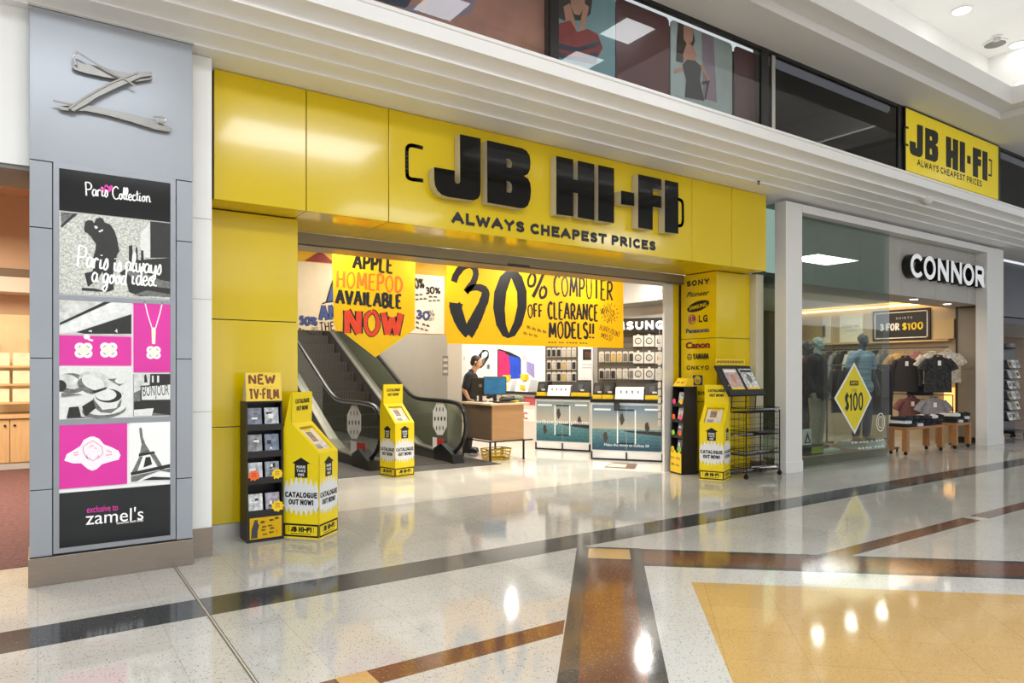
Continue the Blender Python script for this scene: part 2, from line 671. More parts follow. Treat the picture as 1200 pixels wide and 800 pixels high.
def smooth_line(p, n=5):
    if len(p) < 3 or p[0] == 'L':
        if p[0] == 'L':
            p = p[1:]
        out = []
        for a, b in zip(p, p[1:]):
            for i in range(3):
                t = i / 3
                out.append((a[0] + (b[0] - a[0]) * t, a[1] + (b[1] - a[1]) * t))
        out.append(p[-1])
        return out
    q = [p[0]] + list(p) + [p[-1]]
    out = []
    for i in range(1, len(q) - 2):
        a, b, c, d = q[i - 1], q[i], q[i + 1], q[i + 2]
        for k in range(n):
            t = k / n
            out.append(tuple(0.5 * (2 * b[j] + (c[j] - a[j]) * t + (2 * a[j] - 5 * b[j] + 4 * c[j] - d[j]) * t * t + (3 * b[j] - a[j] - 3 * c[j] + d[j]) * t ** 3) for j in (0, 1)))
    out.append(p[-1])
    return out


# marker lettering: (width, strokes); strokes with 'L' keep their corners
GLY = {
    'A': (.8, [['L', (0, 0), (.4, 1)], ['L', (.4, 1), (.8, 0)], ['L', (.15, .35), (.66, .35)]]),
    'B': (.65, [['L', (.05, 0), (.05, 1)], [(.05, 1), (.45, .97), (.55, .78), (.4, .55), (.08, .52)], [(.08, .52), (.5, .48), (.63, .25), (.45, .03), (.05, 0)]]),
    'C': (.65, [[(.62, .85), (.4, 1), (.1, .8), (.02, .45), (.15, .1), (.4, 0), (.64, .12)]]),
    'D': (.7, [['L', (.05, 0), (.05, 1)], [(.05, 1), (.45, .92), (.68, .55), (.5, .12), (.05, 0)]]),
    'E': (.6, [['L', (.05, 0), (.05, 1)], ['L', (.05, 1), (.58, 1)], ['L', (.05, .53), (.48, .53)], ['L', (.05, 0), (.6, 0)]]),
    'F': (.6, [['L', (.05, 0), (.05, 1)], ['L', (.05, 1), (.6, 1)], ['L', (.05, .52), (.48, .52)]]),
    'G': (.7, [[(.65, .85), (.4, 1), (.1, .8), (.02, .45), (.15, .1), (.42, 0), (.66, .2)], ['L', (.66, .0), (.66, .42), (.4, .42)]]),
    'H': (.7, [['L', (.05, 0), (.05, 1)], ['L', (.65, 0), (.65, 1)], ['L', (.05, .5), (.65, .5)]]),
    'I': (.16, [['L', (.08, 0), (.08, 1)]]),
    'J': (.5, [[(.42, 1), (.42, .3), (.3, .02), (.02, .18)]]),
    'K': (.7, [['L', (.05, 0), (.05, 1)], ['L', (.6, 1), (.08, .45), (.68, 0)]]),
    'L': (.55, [['L', (.05, 1), (.05, 0)], ['L', (.05, 0), (.55, 0)]]),
    'M': (.9, [['L', (.03, 0), (.12, 1)], ['L', (.12, 1), (.45, .2)], ['L', (.45, .2), (.78, 1)], ['L', (.78, 1), (.88, 0)]]),
    'N': (.75, [['L', (.05, 0), (.05, 1)], ['L', (.05, 1), (.68, 0)], ['L', (.68, 0), (.68, 1)]]),
    'O': (.75, [[(.37, 1), (.08, .8), (.03, .4), (.2, .05), (.42, 0), (.68, .25), (.7, .65), (.55, .95), (.37, 1)]]),
    'P': (.62, [['L', (.05, 0), (.05, 1)], [(.05, 1), (.45, .97), (.6, .75), (.45, .5), (.05, .46)]]),
    'R': (.68, [['L', (.05, 0), (.05, 1)], [(.05, 1), (.45, .97), (.6, .75), (.45, .52), (.05, .48)], ['L', (.22, .48), (.68, 0)]]),
    'S': (.6, [[(.56, .86), (.35, 1), (.08, .86), (.1, .62), (.45, .45), (.58, .2), (.35, 0), (.03, .12)]]),
    'T': (.65, [['L', (0, 1), (.65, 1)], ['L', (.33, 1), (.33, 0)]]),
    'U': (.7, [[(.05, 1), (.05, .35), (.2, .03), (.45, .03), (.63, .3), (.65, 1)]]),
    'V': (.75, [['L', (0, 1), (.36, 0)], ['L', (.36, 0), (.75, 1)]]),
    'W': (1.0, [['L', (0, 1), (.25, 0)], ['L', (.25, 0), (.5, .8)], ['L', (.5, .8), (.75, 0)], ['L', (.75, 0), (1, 1)]]),
    'X': (.7, [['L', (0, 0), (.7, 1)], ['L', (0, 1), (.7, 0)]]),
    'Y': (.7, [['L', (0, 1), (.34, .5)], ['L', (.7, 1), (.34, .5), (.34, 0)]]),
    '0': (.75, [[(.37, 1), (.08, .8), (.03, .4), (.2, .05), (.42, 0), (.68, .25), (.7, .65), (.55, .95), (.37, 1)]]),
    '1': (.3, [['L', (.02, .8), (.2, 1), (.2, 0)]]),
    '3': (.62, [[(.04, .85), (.3, 1), (.56, .8), (.4, .57), (.22, .53)], [(.22, .53), (.55, .42), (.58, .18), (.3, 0), (.02, .14)]]),
    '5': (.62, [['L', (.58, 1), (.12, 1), (.08, .56)], [(.08, .56), (.4, .62), (.6, .35), (.4, .03), (.03, .1)]]),
    '!': (.2, [['L', (.1, 1), (.1, .3)], ['L', (.1, .1), (.1, 0)]]),
    '.': (.15, [['L', (.05, .08), (.1, 0)]]),
    '~': (.6, [[(0, .35), (.08, .8), (.16, .2), (.26, .75), (.34, .3), (.44, .7), (.52, .25), (.6, .5)]]),
    '-': (.35, [['L', (0, .5), (.35, .5)]]),
    '/': (.5, [['L', (0, 0), (.5, 1)]]),
    '$': (.6, [[(.56, .84), (.35, .95), (.08, .82), (.1, .6), (.45, .43), (.58, .2), (.35, .05), (.03, .14)], ['L', (.31, 1.08), (.31, -.08)]]),
    '%': (.9, [[(.2, 1), (.03, .8), (.2, .56), (.36, .8), (.2, 1)], ['L', (.1, 0), (.78, 1)], [(.7, .45), (.54, .24), (.7, 0), (.86, .24), (.7, .45)]]),
    # linked script
    'a': (.5, [[(.4, .42), (.2, .5), (.04, .25), (.14, .02), (.32, .12), (.4, .42)], [(.4, .45), (.4, .08), (.52, .08)]]),
    'c': (.42, [[(.36, .42), (.2, .5), (.04, .25), (.16, .02), (.44, .12)]]),
    'd': (.5, [[(.4, .42), (.2, .5), (.04, .25), (.14, .02), (.32, .12), (.4, .42)], [(.44, 1), (.4, .08), (.52, .08)]]),
    'e': (.42, [[(.06, .22), (.32, .3), (.28, .5), (.1, .42), (.06, .15), (.2, 0), (.44, .14)]]),
    'g': (.5, [[(.4, .42), (.2, .5), (.04, .25), (.14, .02), (.32, .12), (.4, .42)], [(.42, .48), (.38, -.2), (.2, -.42), (.08, -.25), (.52, .1)]]),
    'i': (.3, [[(.1, .48), (.08, .08), (.26, .08)], ['L', (.12, .7), (.14, .66)]]),
    'l': (.26, [[(.0, .1), (.22, .7), (.16, 1), (.06, .8), (.08, .08), (.28, .1)]]),
    'n': (.52, [['L', (.06, .48), (.06, 0)], [(.06, .3), (.26, .5), (.38, .35), (.38, .06), (.54, .1)]]),
    'o': (.46, [[(.22, .48), (.05, .28), (.16, .02), (.36, .18), (.28, .46), (.46, .4)]]),
    'r': (.42, [['L', (.06, .48), (.06, 0)], [(.06, .3), (.2, .5), (.36, .42)]]),
    's': (.44, [[(.02, .06), (.22, .54), (.32, .2), (.18, 0), (.04, .08)]]),
    't': (.3, [['L', (.14, .85), (.1, .08), (.3, .1)], ['L', (0, .58), (.3, .6)]]),
    'w': (.66, [[(.04, .48), (.1, .04), (.3, .1), (.32, .48), (.36, .06), (.56, .1), (.58, .48), (.68, .42)]]),
    'y': (.5, [[(.04, .48), (.08, .1), (.28, .08), (.4, .48)], [(.42, .48), (.38, -.2), (.2, -.42), (.08, -.25), (.52, .1)]]),
}

_TXT = {}


def text_geo(st, bold, shear, space):
    key = (st, bold, shear, space)
    if key in _TXT:
        return _TXT[key]
    c = bpy.data.curves.new('tmp_text', 'FONT')
    c.body = st
    c.size = 1.0
    c.shear = shear
    c.offset = bold
    c.space_character = space
    c.resolution_u = 3
    c.fill_mode = 'FRONT'
    o = bpy.data.objects.new('tmp_text', c)
    COL.objects.link(o)
    dg = bpy.context.evaluated_depsgraph_get()
    me = o.evaluated_get(dg).to_mesh()
    vs = [(v.co.x / 0.73, v.co.y / 0.73) for v in me.vertices]   # normalised so that 1 = cap height
    fs = [tuple(p.vertices) for p in me.polygons]
    fs2 = []
    for f in fs:
        ar = sum(vs[f[i]][0] * vs[f[(i + 1) % len(f)]][1] - vs[f[(i + 1) % len(f)]][0] * vs[f[i]][1] for i in range(len(f)))
        fs2.append(f if ar > 0 else f[::-1])
    o.evaluated_get(dg).to_mesh_clear()
    bpy.data.objects.remove(o)
    bpy.data.curves.remove(c)
    _TXT[key] = (vs, fs2)
    return _TXT[key]


# ------------------------------------------------------------------ object helpers
def tagit(o, label=None, cat=None, group=None, kind=None):
    if label:
        o['label'] = label
    if cat:
        o['category'] = cat
    if group:
        o['group'] = group
    if kind:
        o['kind'] = kind
    return o


def rootmat(o):
    if o is None:
        return Matrix.Identity(4)
    m = Matrix.Translation(o.location) @ o.rotation_euler.to_matrix().to_4x4()
    return (rootmat(o.parent) @ m) if o.parent else m


def thing(name, label, cat, loc=(0, 0, 0), rotz=0.0, group=None):
    o = bpy.data.objects.new(name, None)
    o.empty_display_size = 0.1
    o.location = loc
    o.rotation_euler = (0, 0, rotz)
    COL.objects.link(o)
    return tagit(o, label, cat, group)


def finish(o, smooth, bevel):
    me = o.data
    if smooth:
        me.polygons.foreach_set('use_smooth', [True] * len(me.polygons))
        try:
            me.set_sharp_from_angle(angle=math.radians(smooth if smooth is not True else 40))
        except Exception:
            pass
    if bevel:
        b = o.modifiers.new('bevel', 'BEVEL')
        b.width = bevel
        b.segments = 2
        b.limit_method = 'ANGLE'
        b.angle_limit = math.radians(40)
    return o


def part(mb, name, parent, label=None, smooth=False, bevel=0.0, world=False, kind=None):
    """a part (child mesh); coordinates local to the thing unless world"""
    if world:
        inv = rootmat(parent).inverted()
        mb.v = [inv @ q for q in mb.v]
    o = bpy.data.objects.new(name, mb.mesh(name))
    COL.objects.link(o)
    o.parent = parent
    tagit(o, label, kind=kind)
    return finish(o, smooth, bevel)


def solo(mb, name, label=None, cat=None, group=None, smooth=False, bevel=0.0, kind=None):
    """a thing that is one mesh, world coordinates; origin put at its base"""
    lo = [min(q[i] for q in mb.v) for i in range(3)]
    hi = [max(q[i] for q in mb.v) for i in range(3)]
    org = Vector(((lo[0] + hi[0]) / 2, (lo[1] + hi[1]) / 2, lo[2]))
    mb.v = [q - org for q in mb.v]
    o = bpy.data.objects.new(name, mb.mesh(name))
    o.location = org
    COL.objects.link(o)
    tagit(o, label, cat, group, kind)
    return finish(o, smooth, bevel)


def struct(mb, name, **k):
    o = bpy.data.objects.new(name, mb.mesh(name))
    COL.objects.link(o)
    o['kind'] = 'structure'
    return finish(o, k.get('smooth', False), k.get('bevel', 0.0))


def dup(root, loc, rotz=None, label=None, group=None, scale=None):
    """copy of a thing with copies of its parts and sub-parts"""
    r = root.copy()
    COL.objects.link(r)
    r.location = loc
    if rotz is not None:
        r.rotation_euler = (0, 0, rotz)
    if scale:
        r.scale = scale
    if label:
        r['label'] = label
    if group:
        r['group'] = group
    for ch in list(root.children):
        c = ch.copy()
        COL.objects.link(c)
        c.parent = r
        for g in ch.children:
            d = g.copy()
            COL.objects.link(d)
            d.parent = c
    return r


def arc(cx, cy, r, a0, a1, n=8, ry=None):
    ry = ry or r
    return [(cx + r * math.cos(math.radians(a0 + (a1 - a0) * i / n)), cy + ry * math.sin(math.radians(a0 + (a1 - a0) * i / n))) for i in range(n + 1)]


def rrect(x0, x1, y0, y1, r, n=4):
    return arc(x1 - r, y1 - r, r, 0, 90, n) + arc(x0 + r, y1 - r, r, 90, 180, n) + arc(x0 + r, y0 + r, r, 180, 270, n) + arc(x1 - r, y0 + r, r, 270, 360, n)


def burst(cx, cy, rx, ry, n=12, inner=0.7, rnd=None):
    out = []
    for i in range(2 * n):
        q = math.pi * i / n
        k = 1 if i % 2 == 0 else inner
        if rnd:
            k *= rnd.uniform(0.88, 1.08)
        out.append((cx + rx * k * math.cos(q), cy + ry * k * math.sin(q)))
    return out

# ================================================================== SETTING
CHIPS = [(138, 135, 128), (112, 110, 107), (214, 210, 202), (164, 146, 124), (196, 188, 170), (98, 99, 103)]
T_MAIN = terrazzo('terrazzo_cream', (194, 192, 186), CHIPS, 0.07, 92, 0.25, tile=0.61, tvar=0.04)
T_SHOP = terrazzo('terrazzo_shop', (222, 217, 205), CHIPS, 0.06, 60, 0.12, tile=0.61, tvar=0.03)
T_BLACK = terrazzo('terrazzo_charcoal', (66, 68, 70), [(84, 85, 86), (54, 55, 57), (94, 94, 92)], 0.1, 95, 0.3, tile=0.61, tvar=0.12)
T_BROWN = terrazzo('terrazzo_brown', (108, 74, 58), [(134, 96, 72), (92, 64, 50), (146, 110, 84)], 0.09, 95, 0.3, tvar=0.1)
T_YEL = terrazzo('terrazzo_yellow', (200, 164, 106), [(212, 180, 124), (184, 148, 92), (168, 136, 92)], 0.08, 95, 0.28, tile=0.42, tvar=0.06)
T_WHITE = terrazzo('terrazzo_white', (200, 199, 194), CHIPS, 0.07, 95, 0.25, tvar=0.03)
CARPET = mat('plum_carpet', (112, 78, 78), 0.95, var=0.3, vscale=26, bump=0.4, bscale=90)
MATT = mat('grey_entrance_mat', (74, 70, 64), 0.75, var=0.2, vscale=30, bump=0.3, bscale=120)

b = MB(); b.box(-14, 45, -9, 6.3, -0.2, 0, T_MAIN); b.box(1.0, 9.05, 6.3, 7.2, -0.2, 0, T_MAIN); b.box(-14, 1.0, 6.3, 6.52, -0.2, 0, T_MAIN)
struct(b, 'floor')
b = MB(); b.box(1.0, 9.4, 7.2, 20, -0.2, 0, T_SHOP); struct(b, 'floor')
b = MB(); b.box(9.05, 45, 6.3, 16, -0.2, 0, T_MAIN); struct(b, 'floor')
b = MB(); b.box(-14, 1.0, 6.52, 16, -0.2, 0.004, CARPET); struct(b, 'floor')

# inlaid bands of the mall floor (let into the terrazzo, 1 mm proud)
NT = [0]


def trim(mb, **k):
    NT[0] += 1
    return struct(mb, 'trim_%d' % NT[0], **k)


F0 = FZ(0.0)


def inlay(pts, mt, h=0.0012):
    m_ = MB()
    if sum(p[0] * q[1] - q[0] * p[1] for p, q in zip(pts, pts[1:] + pts[:1])) < 0:
        pts = pts[::-1]
    m_.prism(pts, F0, -0.02, h, mt)
    return trim(m_)


inlay([(-14, 4.58), (45, 4.58), (45, 4.95), (-14, 4.95)], T_BLACK)
# groove (expansion joint) across the floor
b = MB()
b.box(0.858, 0.867, -9, 5.86, -0.01, 0.0022, mat('joint_metal', (126, 118, 106), 0.4, 0.4)); b.box(0.867, 0.875, -9, 5.86, -0.01, 0.0016, mat('joint_filler', (196, 190, 176), 0.6)); b.box(0.875, 0.88, -9, 5.86, -0.01, 0.0022, mat('joint_dark', (88, 82, 74), 0.6))
trim(b)
DIR_A = Vector((-0.7071, -0.7071))      # arm running to the lower left
DIR_B = Vector((0.7071, -0.7071))


def bandpts(o, d, n, l0, l1, w0, w1):
    return [tuple(o + d * l0 + n * w0), tuple(o + d * l1 + n * w0), tuple(o + d * l1 + n * w1), tuple(o + d * l0 + n * w1)]


OA = Vector((3.82, 4.61))
oa = OA
# arm A : direction slightly off 45 degrees as seen on the floor
dA = Vector((-1.756, -1.966)).normalized()
nA = Vector((-dA.y, dA.x))              # towards +x -y
if nA.x < 0:
    nA = -nA
WA = 0.535
inlay(bandpts(oa, dA, nA, 0, 9, 0, 0.10), T_BLACK, 0.0016)
inlay(bandpts(oa, dA, nA, 0.0, 0.05, 0.10, 0.44), T_BLACK, 0.0016)
inlay(bandpts(oa, dA, nA, 0.05, 0.36, 0.10, 0.44), T_YEL, 0.0016)
inlay(bandpts(oa, dA, nA, 0.36, 0.41, 0.10, 0.44), T_BLACK, 0.0016)
inlay(bandpts(oa, dA, nA, 0.41, 9, 0.10, 0.44), T_BROWN, 0.0016)
inlay(bandpts(oa, dA, nA, 0.0, 9, 0.44, WA), T_BLACK, 0.0016)
ob = oa + nA * WA + dA * 0.02
dB = nA
nB = dA
inlay(bandpts(ob, dB, nB, 0, 9, 0, 0.075), T_BLACK, 0.0018)
inlay(bandpts(ob, dB, nB, 0, 9, 0.075, 0.44), T_BROWN, 0.0018)
inlay(bandpts(ob, dB, nB, 0, 9, 0.44, 0.51), T_BLACK, 0.0018)
# white field then yellow field in the corner of the two arms
oc = ob + dB * 0.0 + nB * 0.51
inlay(bandpts(oc, dB, nB, 0, 9, 0, 9), T_WHITE, 0.0008)
c0 = Vector((3.842, 3.37))
inlay(bandpts(c0, dB, nB, 0, 9, 0, 9), T_YEL, 0.0014)
# thin brown band, pale insets
inlay([(-14, 3.12), (2.48, 3.12), (2.63, 3.29), (-14, 3.29)], T_BROWN, 0.001)
inlay([(5.17, 3.12), (45, 3.12), (45, 3.29), (5.03, 3.29)], T_BROWN, 0.001)
inlay([(1.20, 3.118), (1.36, 3.118), (1.36, 3.292), (1.20, 3.292)], T_YEL, 0.0018)
inlay([(7.84, 3.118), (8.0, 3.118), (8.0, 3.292), (7.84, 3.292)], T_WHITE, 0.0018)

# ---- entrance mat by the escalator
b = MB(); b.box(2.1, 6.2, 9.4, 12.2, 0.0, 0.006, MATT)
struct(b, 'trim_40')

# ---- moulded bulkhead above the shopfronts
PROF = [(6.75, 4.05)]
for (ya, za), (yb, zb) in (((5.88, 4.05), (5.671, 4.087)), ((5.671, 4.087), (5.448, 4.118)), ((5.448, 4.118), (5.259, 4.162)), ((5.259, 4.162), (5.08, 4.229))):
    zl0 = za + .006
    PROF += [(ya, za)] + [(yb + (ya - yb) * math.cos(math.radians(t)), zl0 + (zb - zl0) * math.sin(math.radians(t))) for t in range(0, 91, 10)]
PROF += [(5.08, 4.345), (5.065, 4.35), (5.065, 4.379), (6.75, 4.379)]
fr = Fr((-14, 0, 0), (0, 1, 0), (0, 0, 1))
b = MB(); b.prism(PROF, fr, 0.0, 59.0, mat('bulkhead_white', (240, 240, 240), 0.5, var=0.01))
struct(b, 'trim_41')
# wall over the hi-fi shop and lintel over the jeweller
b = MB(); b.box(1.0, 9.4, 6.75, 7.0, 2.975, 5.4, WHT); struct(b, 'wall_front')
b = MB(); b.box(-14, 0.98, 5.98, 6.15, 2.95, 4.05, WHT2)
b.box(-14, 0.98, 6.0, 6.6, 2.92, 2.95, MIDGREY)
struct(b, 'wall_left')
# white return strip between pillar and yellow front
b = MB()
for z0, z1 in ((0.235, 1.17), (1.176, 2.08), (2.086, 2.73), (2.736, 4.045)):
    b.box(1.0, 1.17, 6.05, 6.7, z0, z1, WHT2)
b.box(1.0, 1.165, 6.056, 6.7, 0.2, 4.04, LTGREY)
trim(b)
b = MB(); b.box(1.0, 1.175, 6.04, 6.7, 0.0, 0.235, STEEL); struct(b, 'baseboard_left')

# ---- mall ceiling with the stepped coffer
CE = mat('ceiling_white', (226, 226, 226), 0.6, var=0.01, vscale=2)
X0, X1, Y0, Y1 = 6.05, 12.05, 0.4, 4.53
b = MB()
ZC = 5.31
b.box(-14, X0, -9, 5.11, ZC, 5.415, CE); b.box(X1, 45, -9, 5.11, ZC, 5.415, CE)
b.box(X0, X1, Y1, 5.11, ZC, 5.415, CE); b.box(X0, X1, -9, Y0, ZC, 5.415, CE)
x0, x1, y0, y1 = X0 + .27, X1 - .25, Y0 + .27, 4.294
b.box(-14, x0, -9, 5.3, 5.415, 5.67, CE); b.box(x1, 45, -9, 5.3, 5.415, 5.67, CE)
b.box(x0, x1, y1, 5.3, 5.415, 5.67, CE); b.box(x0, x1, -9, y0, 5.415, 5.67, CE)
b.box(x0 - .5, x1 + .5, y0 - .5, y1 + .5, 6.4, 6.5, WHT2)      # lid of the coffer
for q in ((x0 - .55, x0 - .5, y0 - .5, y1 + .5), (x1 + .5, x1 + .55, y0 - .5, y1 + .5), (x0 - .5, x1 + .5, y0 - .55, y0 - .5), (x0 - .5, x1 + .5, y1 + .5, y1 + .55)):
    b.box(*q, 5.67, 6.5, WHT2)
struct(b, 'ceiling')
COVE = mat('cove_tube', (255, 252, 246), 0.5, emit=2.2)
b = MB()
b.box(x0 - .35, x1 + .35, y1 + .12, y1 + .2, 5.68, 5.74, COVE)
b.box(x0 - .35, x1 + .35, y0 - .2, y0 - .12, 5.68, 5.74, COVE)
b.box(x1 + .12, x1 + .2, y0, y1, 5.68, 5.74, COVE)
b.box(x0 - .2, x0 - .12, y0, y1, 5.68, 5.74, COVE)
solo(b, 'cove_light', 'glowing cove light hidden behind the edge of the ceiling coffer', 'light')

# ---- opposite side of the mall (behind the photographer)
b = MB()
b.box(-14, 45, -9.3, -9, -0.2, 5.4, WHT)
for i in range(9):
    xx = -12 + i * 6
    b.box(xx, xx + 5.0, -9.0, -8.96, 0.0, 3.0, mat('opposite_shopfront', (150, 140, 126), 0.2, var=0.3, vscale=0.8))
    b.box(xx, xx + 5.0, -9.0, -8.9, 3.1, 3.9, [MIDGREY, DKGREY, LTGREY][i % 3])
struct(b, 'wall_back')
b = MB(); b.box(-14, 45, -8.96, -8.9, 3.95, 5.25, mat('front_fill_band', (236, 242, 250), 0.5, emit=0.7)); struct(b, 'window_60')  # unseen glowing band added to light the shopfronts from the front

# ---- upper windows
UPD = mat('upper_interior_dark', (26, 26, 29), 0.6, var=0.2, vscale=2)
PW = FY(5.125)
wx = lambda p: atY(p, 100, 5.11).x
b = MB(); b.box(-14, 45, 5.36, 5.4, 4.38, 5.31, UPD); struct(b, 'wall_upper')
NW = [0]


def window(xa, xb, gm):
    NW[0] += 1
    m_ = MB(); m_.box(xa, xb, 5.10, 5.108, 4.385, 5.305, gm)
    return struct(m_, 'window_%d' % NW[0])


edges = [-8.0, -3.5, wx(434) - 2.6, wx(648), wx(894.5), wx(1053.5), wx(1168.5), 17.5, 21.5, 26, 32]
for xa, xb in zip(edges[:-1], edges[1:]):
    if abs(xa - wx(1053.5)) < .01:
        continue
    window(xa, xb, POSTGLS if xb < wx(900) else DARKGLS)
b = MB()
for xe in edges:
    wv = 0.07 if xe not in (wx(648),) else 0.05
    b.box(xe - wv, xe + wv, 5.085, 5.2, 4.38, 5.31, BLK)
b.box(-14, 45, 5.09, 5.14, 5.265, 5.31, BLK)
b.box(wx(905) - .03, wx(905) + .03, 5.09, 5.13, 4.38, 5.3, ALU)
trim(b)

BURG = mat('burgundy_print', (92, 40, 46), 0.35, var=0.08, vscale=2)
SKINP = mat('print_skin', (196, 140, 120), 0.45, var=0.15, vscale=6)
SKIND = mat('print_skin_rust', (186, 128, 112), 0.45, var=0.2, vscale=3)
MAUVE = mat('print_mauve', (150, 128, 146), 0.45, var=0.1, vscale=3)
NAVY = mat('print_navy', (38, 48, 76), 0.45, var=0.35, vscale=20)
TEALP = mat('print_teal', (128, 166, 176), 0.45, var=0.1, vscale=3)
PALET = mat('print_pale_teal', (176, 186, 186), 0.45, var=0.08, vscale=4)
HAIRP = mat('print_hair', (46, 34, 32), 0.5, var=0.3, vscale=18)
REDP = mat('print_red', (150, 42, 48), 0.5, var=0.25, vscale=14)
DRESSP = mat('print_dress', (44, 42, 50), 0.5, var=0.35, vscale=16)


def c3(pts, sc, ox, oy):
    return [(x / sc + ox, y / sc + oy) for x, y in pts]


def pxpoly(mb, pts, fr, h, mt, holes=()):
    """printed shape: outline measured in the photo, laid on its real plane"""
    P_ = [fr.px(*p) for p in pts]
    if sum(p[0] * q[1] - q[0] * p[1] for p, q in zip(P_, P_[1:] + P_[:1])) < 0:
        P_ = P_[::-1]
    mb.poly(P_, fr, h, mt, [[fr.px(*p) for p in hh] for hh in holes])
    return mb


PU = FY(5.18)


def poster_up(label, xa, xb, shapes, base):
    m_ = MB()
    m_.prism(rrect(xa, xb, 4.43, 5.26, 0.05), PU, -0.012, 0.0, base)
    for k, (pts, mt) in enumerate(shapes):
        P_ = [(min(max(a_, xa + .005), xb - .005), min(max(b_, 4.435), 5.255)) for a_, b_ in [PU.px(*p) for p in c3(pts, 2.5, 420, 0)]]
        if sum(p[0] * q[1] - q[0] * p[1] for p, q in zip(P_, P_[1:] + P_[:1])) < 0:
            P_ = P_[::-1]
        try:
            m_.poly(P_, PU, 0.0012 * (k + 1), mt)
        except Exception as e:
            print('poly', label, e)
    return solo(m_, 'window_poster', label, 'poster', 'posters behind the upper windows')


ux = lambda p: atY(p, 100, 5.18).x
poster_up('large rust coloured close up poster behind the leftmost upper window', ux(425), ux(641), [
    ([(60, -60), (190, -60), (140, 25), (90, 12), (20, -10)], NAVY), ([(240, -80), (380, -80), (330, 40), (260, 60), (190, 40)], MAUVE),
    ([(380, -90), (600, -90), (555, 60), (470, 110), (340, 60)], SKIND), ([(480, 120), (555, 80), (556, 150), (520, 140)], SKINP), ([(120, 28), (170, 12), (200, 40), (160, 40)], MAUVE)], SKIND)
poster_up('fashion poster of a woman in a red striped jumper in the upper window', ux(652), ux(721), [
    ([(580, -40), (690, -40), (680, 40), (660, 60), (600, 60), (582, 50)], HAIRP),
    ([(620, -30), (665, -30), (662, 20), (648, 45), (632, 42), (622, 20)], SKINP),
    ([(600, 20), (618, 10), (640, 80), (630, 100), (610, 80)], SKINP), ([(660, 10), (675, 20), (660, 90), (645, 90)], SKINP),
    ([(578, 70), (620, 60), (640, 95), (670, 85), (700, 100), (715, 140), (690, 190), (578, 165)], REDP),
    ([(578, 125), (640, 140), (705, 120), (708, 132), (640, 155), (578, 142)], NAVY),
    ([(578, 152), (640, 168), (700, 150), (696, 190), (578, 166)], NAVY)], TEALP)
poster_up('plain burgundy panel between two fashion posters in the upper window', ux(722), ux(784), [], BURG)
poster_up('fashion poster of a woman in a dark dress with a handbag in the upper window', ux(786), ux(858), [
    ([(1005, 60), (1040, 80), (1050, 300), (1010, 290)], MAUVE),
    ([(936, 60), (955, 42), (980, 60), (986, 120), (975, 150), (955, 150), (950, 185), (930, 180), (932, 120)], HAIRP),
    ([(952, 65), (972, 60), (982, 85), (978, 120), (965, 135), (952, 115)], SKINP),
    ([(960, 130), (975, 130), (990, 160), (985, 190), (955, 190), (950, 160)], SKINP),
    ([(948, 190), (962, 175), (985, 178), (1004, 195), (1000, 235), (1012, 296), (955, 285), (960, 235)], DRESSP),
    ([(1000, 190), (1008, 190), (1030, 235), (1026, 242), (1004, 205)], SKINP),
    ([(1004, 240), (1028, 236), (1016, 292), (1012, 292), (1020, 246), (1006, 248)], DRESSP),
    ([(922, 205), (950, 195), (950, 206), (924, 216)], SKINP)], PALET)
poster_up('narrow burgundy panel at the right end of the upper posters', ux(861), ux(889), [], BURG)

# ================================================================== JB FRONT (yellow shop)
YF = 6.24
fx = lambda p: atY(p, 200, YF).x
XS = [1.222, fx(359), fx(455.5), fx(811), fx(857.5), fx(898)]
fascia = thing('shop_fascia', 'long glossy yellow panelled fascia above the hi-fi shop entrance', 'fascia', (4.9, YF, 2.95))
g = 0.004
for xa, xb in zip(XS[:-1], XS[1:]):
    m_ = MB(); m_.box(xa + g, xb - g, YF, YF + 0.03, 2.95, 4.045, YEL)
    part(m_, 'fascia_panel', fascia, world=True, bevel=0.003)
    if xb < fx(898) - .1 or True:
        m_ = MB(); m_.box(xa + g, xb - g, YF + 0.034, 6.595 if xb <= XS[1] - 0.0 and xb < 2.04 else 7.2, 2.95, 2.965, YEL)
        part(m_, 'soffit_panel', fascia, world=True)
m_ = MB(); m_.box(XS[0], XS[-1], YF + 0.031, 6.7, 2.968, 4.04, DKGREY)
part(m_, 'backing_frame', fascia, world=True)

# roller shutter box under the soffit
sh = thing('shutter_box', 'long grey metal roller shutter housing along the top of the entrance', 'shutter', (5.1, 7.24, 2.81))
m_ = MB(); m_.box(2.05, 8.05, 7.203, 7.55, 2.81, 2.949, ALUD); part(m_, 'housing', sh, world=True, bevel=0.006)
m_ = MB(); m_.box(2.05, 8.05, 7.196, 7.202, 2.812, 2.826, DKGREY); part(m_, 'bottom_lip', sh, world=True)
p0 = atY(608, 311, 7.2)
m_ = MB(); m_.box(p0.x - .17, p0.x + .17, 7.198, 7.2025, p0.z - .014, p0.z + .014, DKGREY); part(m_, 'maker_plate', sh, world=True)

# yellow pier left of the entrance
pier = thing('entrance_pier', 'yellow panelled pier left of the entrance, behind the film stand', 'pier', (1.63, 6.9, 0))
for z0, z1 in ((0.13, 1.0), (1.0, 1.965), (1.965, 2.945)):
    m_ = MB(); m_.box(1.18, 2.04, 6.6, 7.55, z0 + g, z1 - g, YEL); part(m_, 'cladding_panel', pier, world=True, bevel=0.003)
m_ = MB(); m_.box(1.18, 2.03, 6.62, 7.5, 0.0, 2.94, DKGREY); part(m_, 'core', pier, world=True)
m_ = MB(); m_.box(1.18, 2.035, 6.605, 7.5, 0.0, 0.13, ALU); part(m_, 'plinth', pier, world=True)

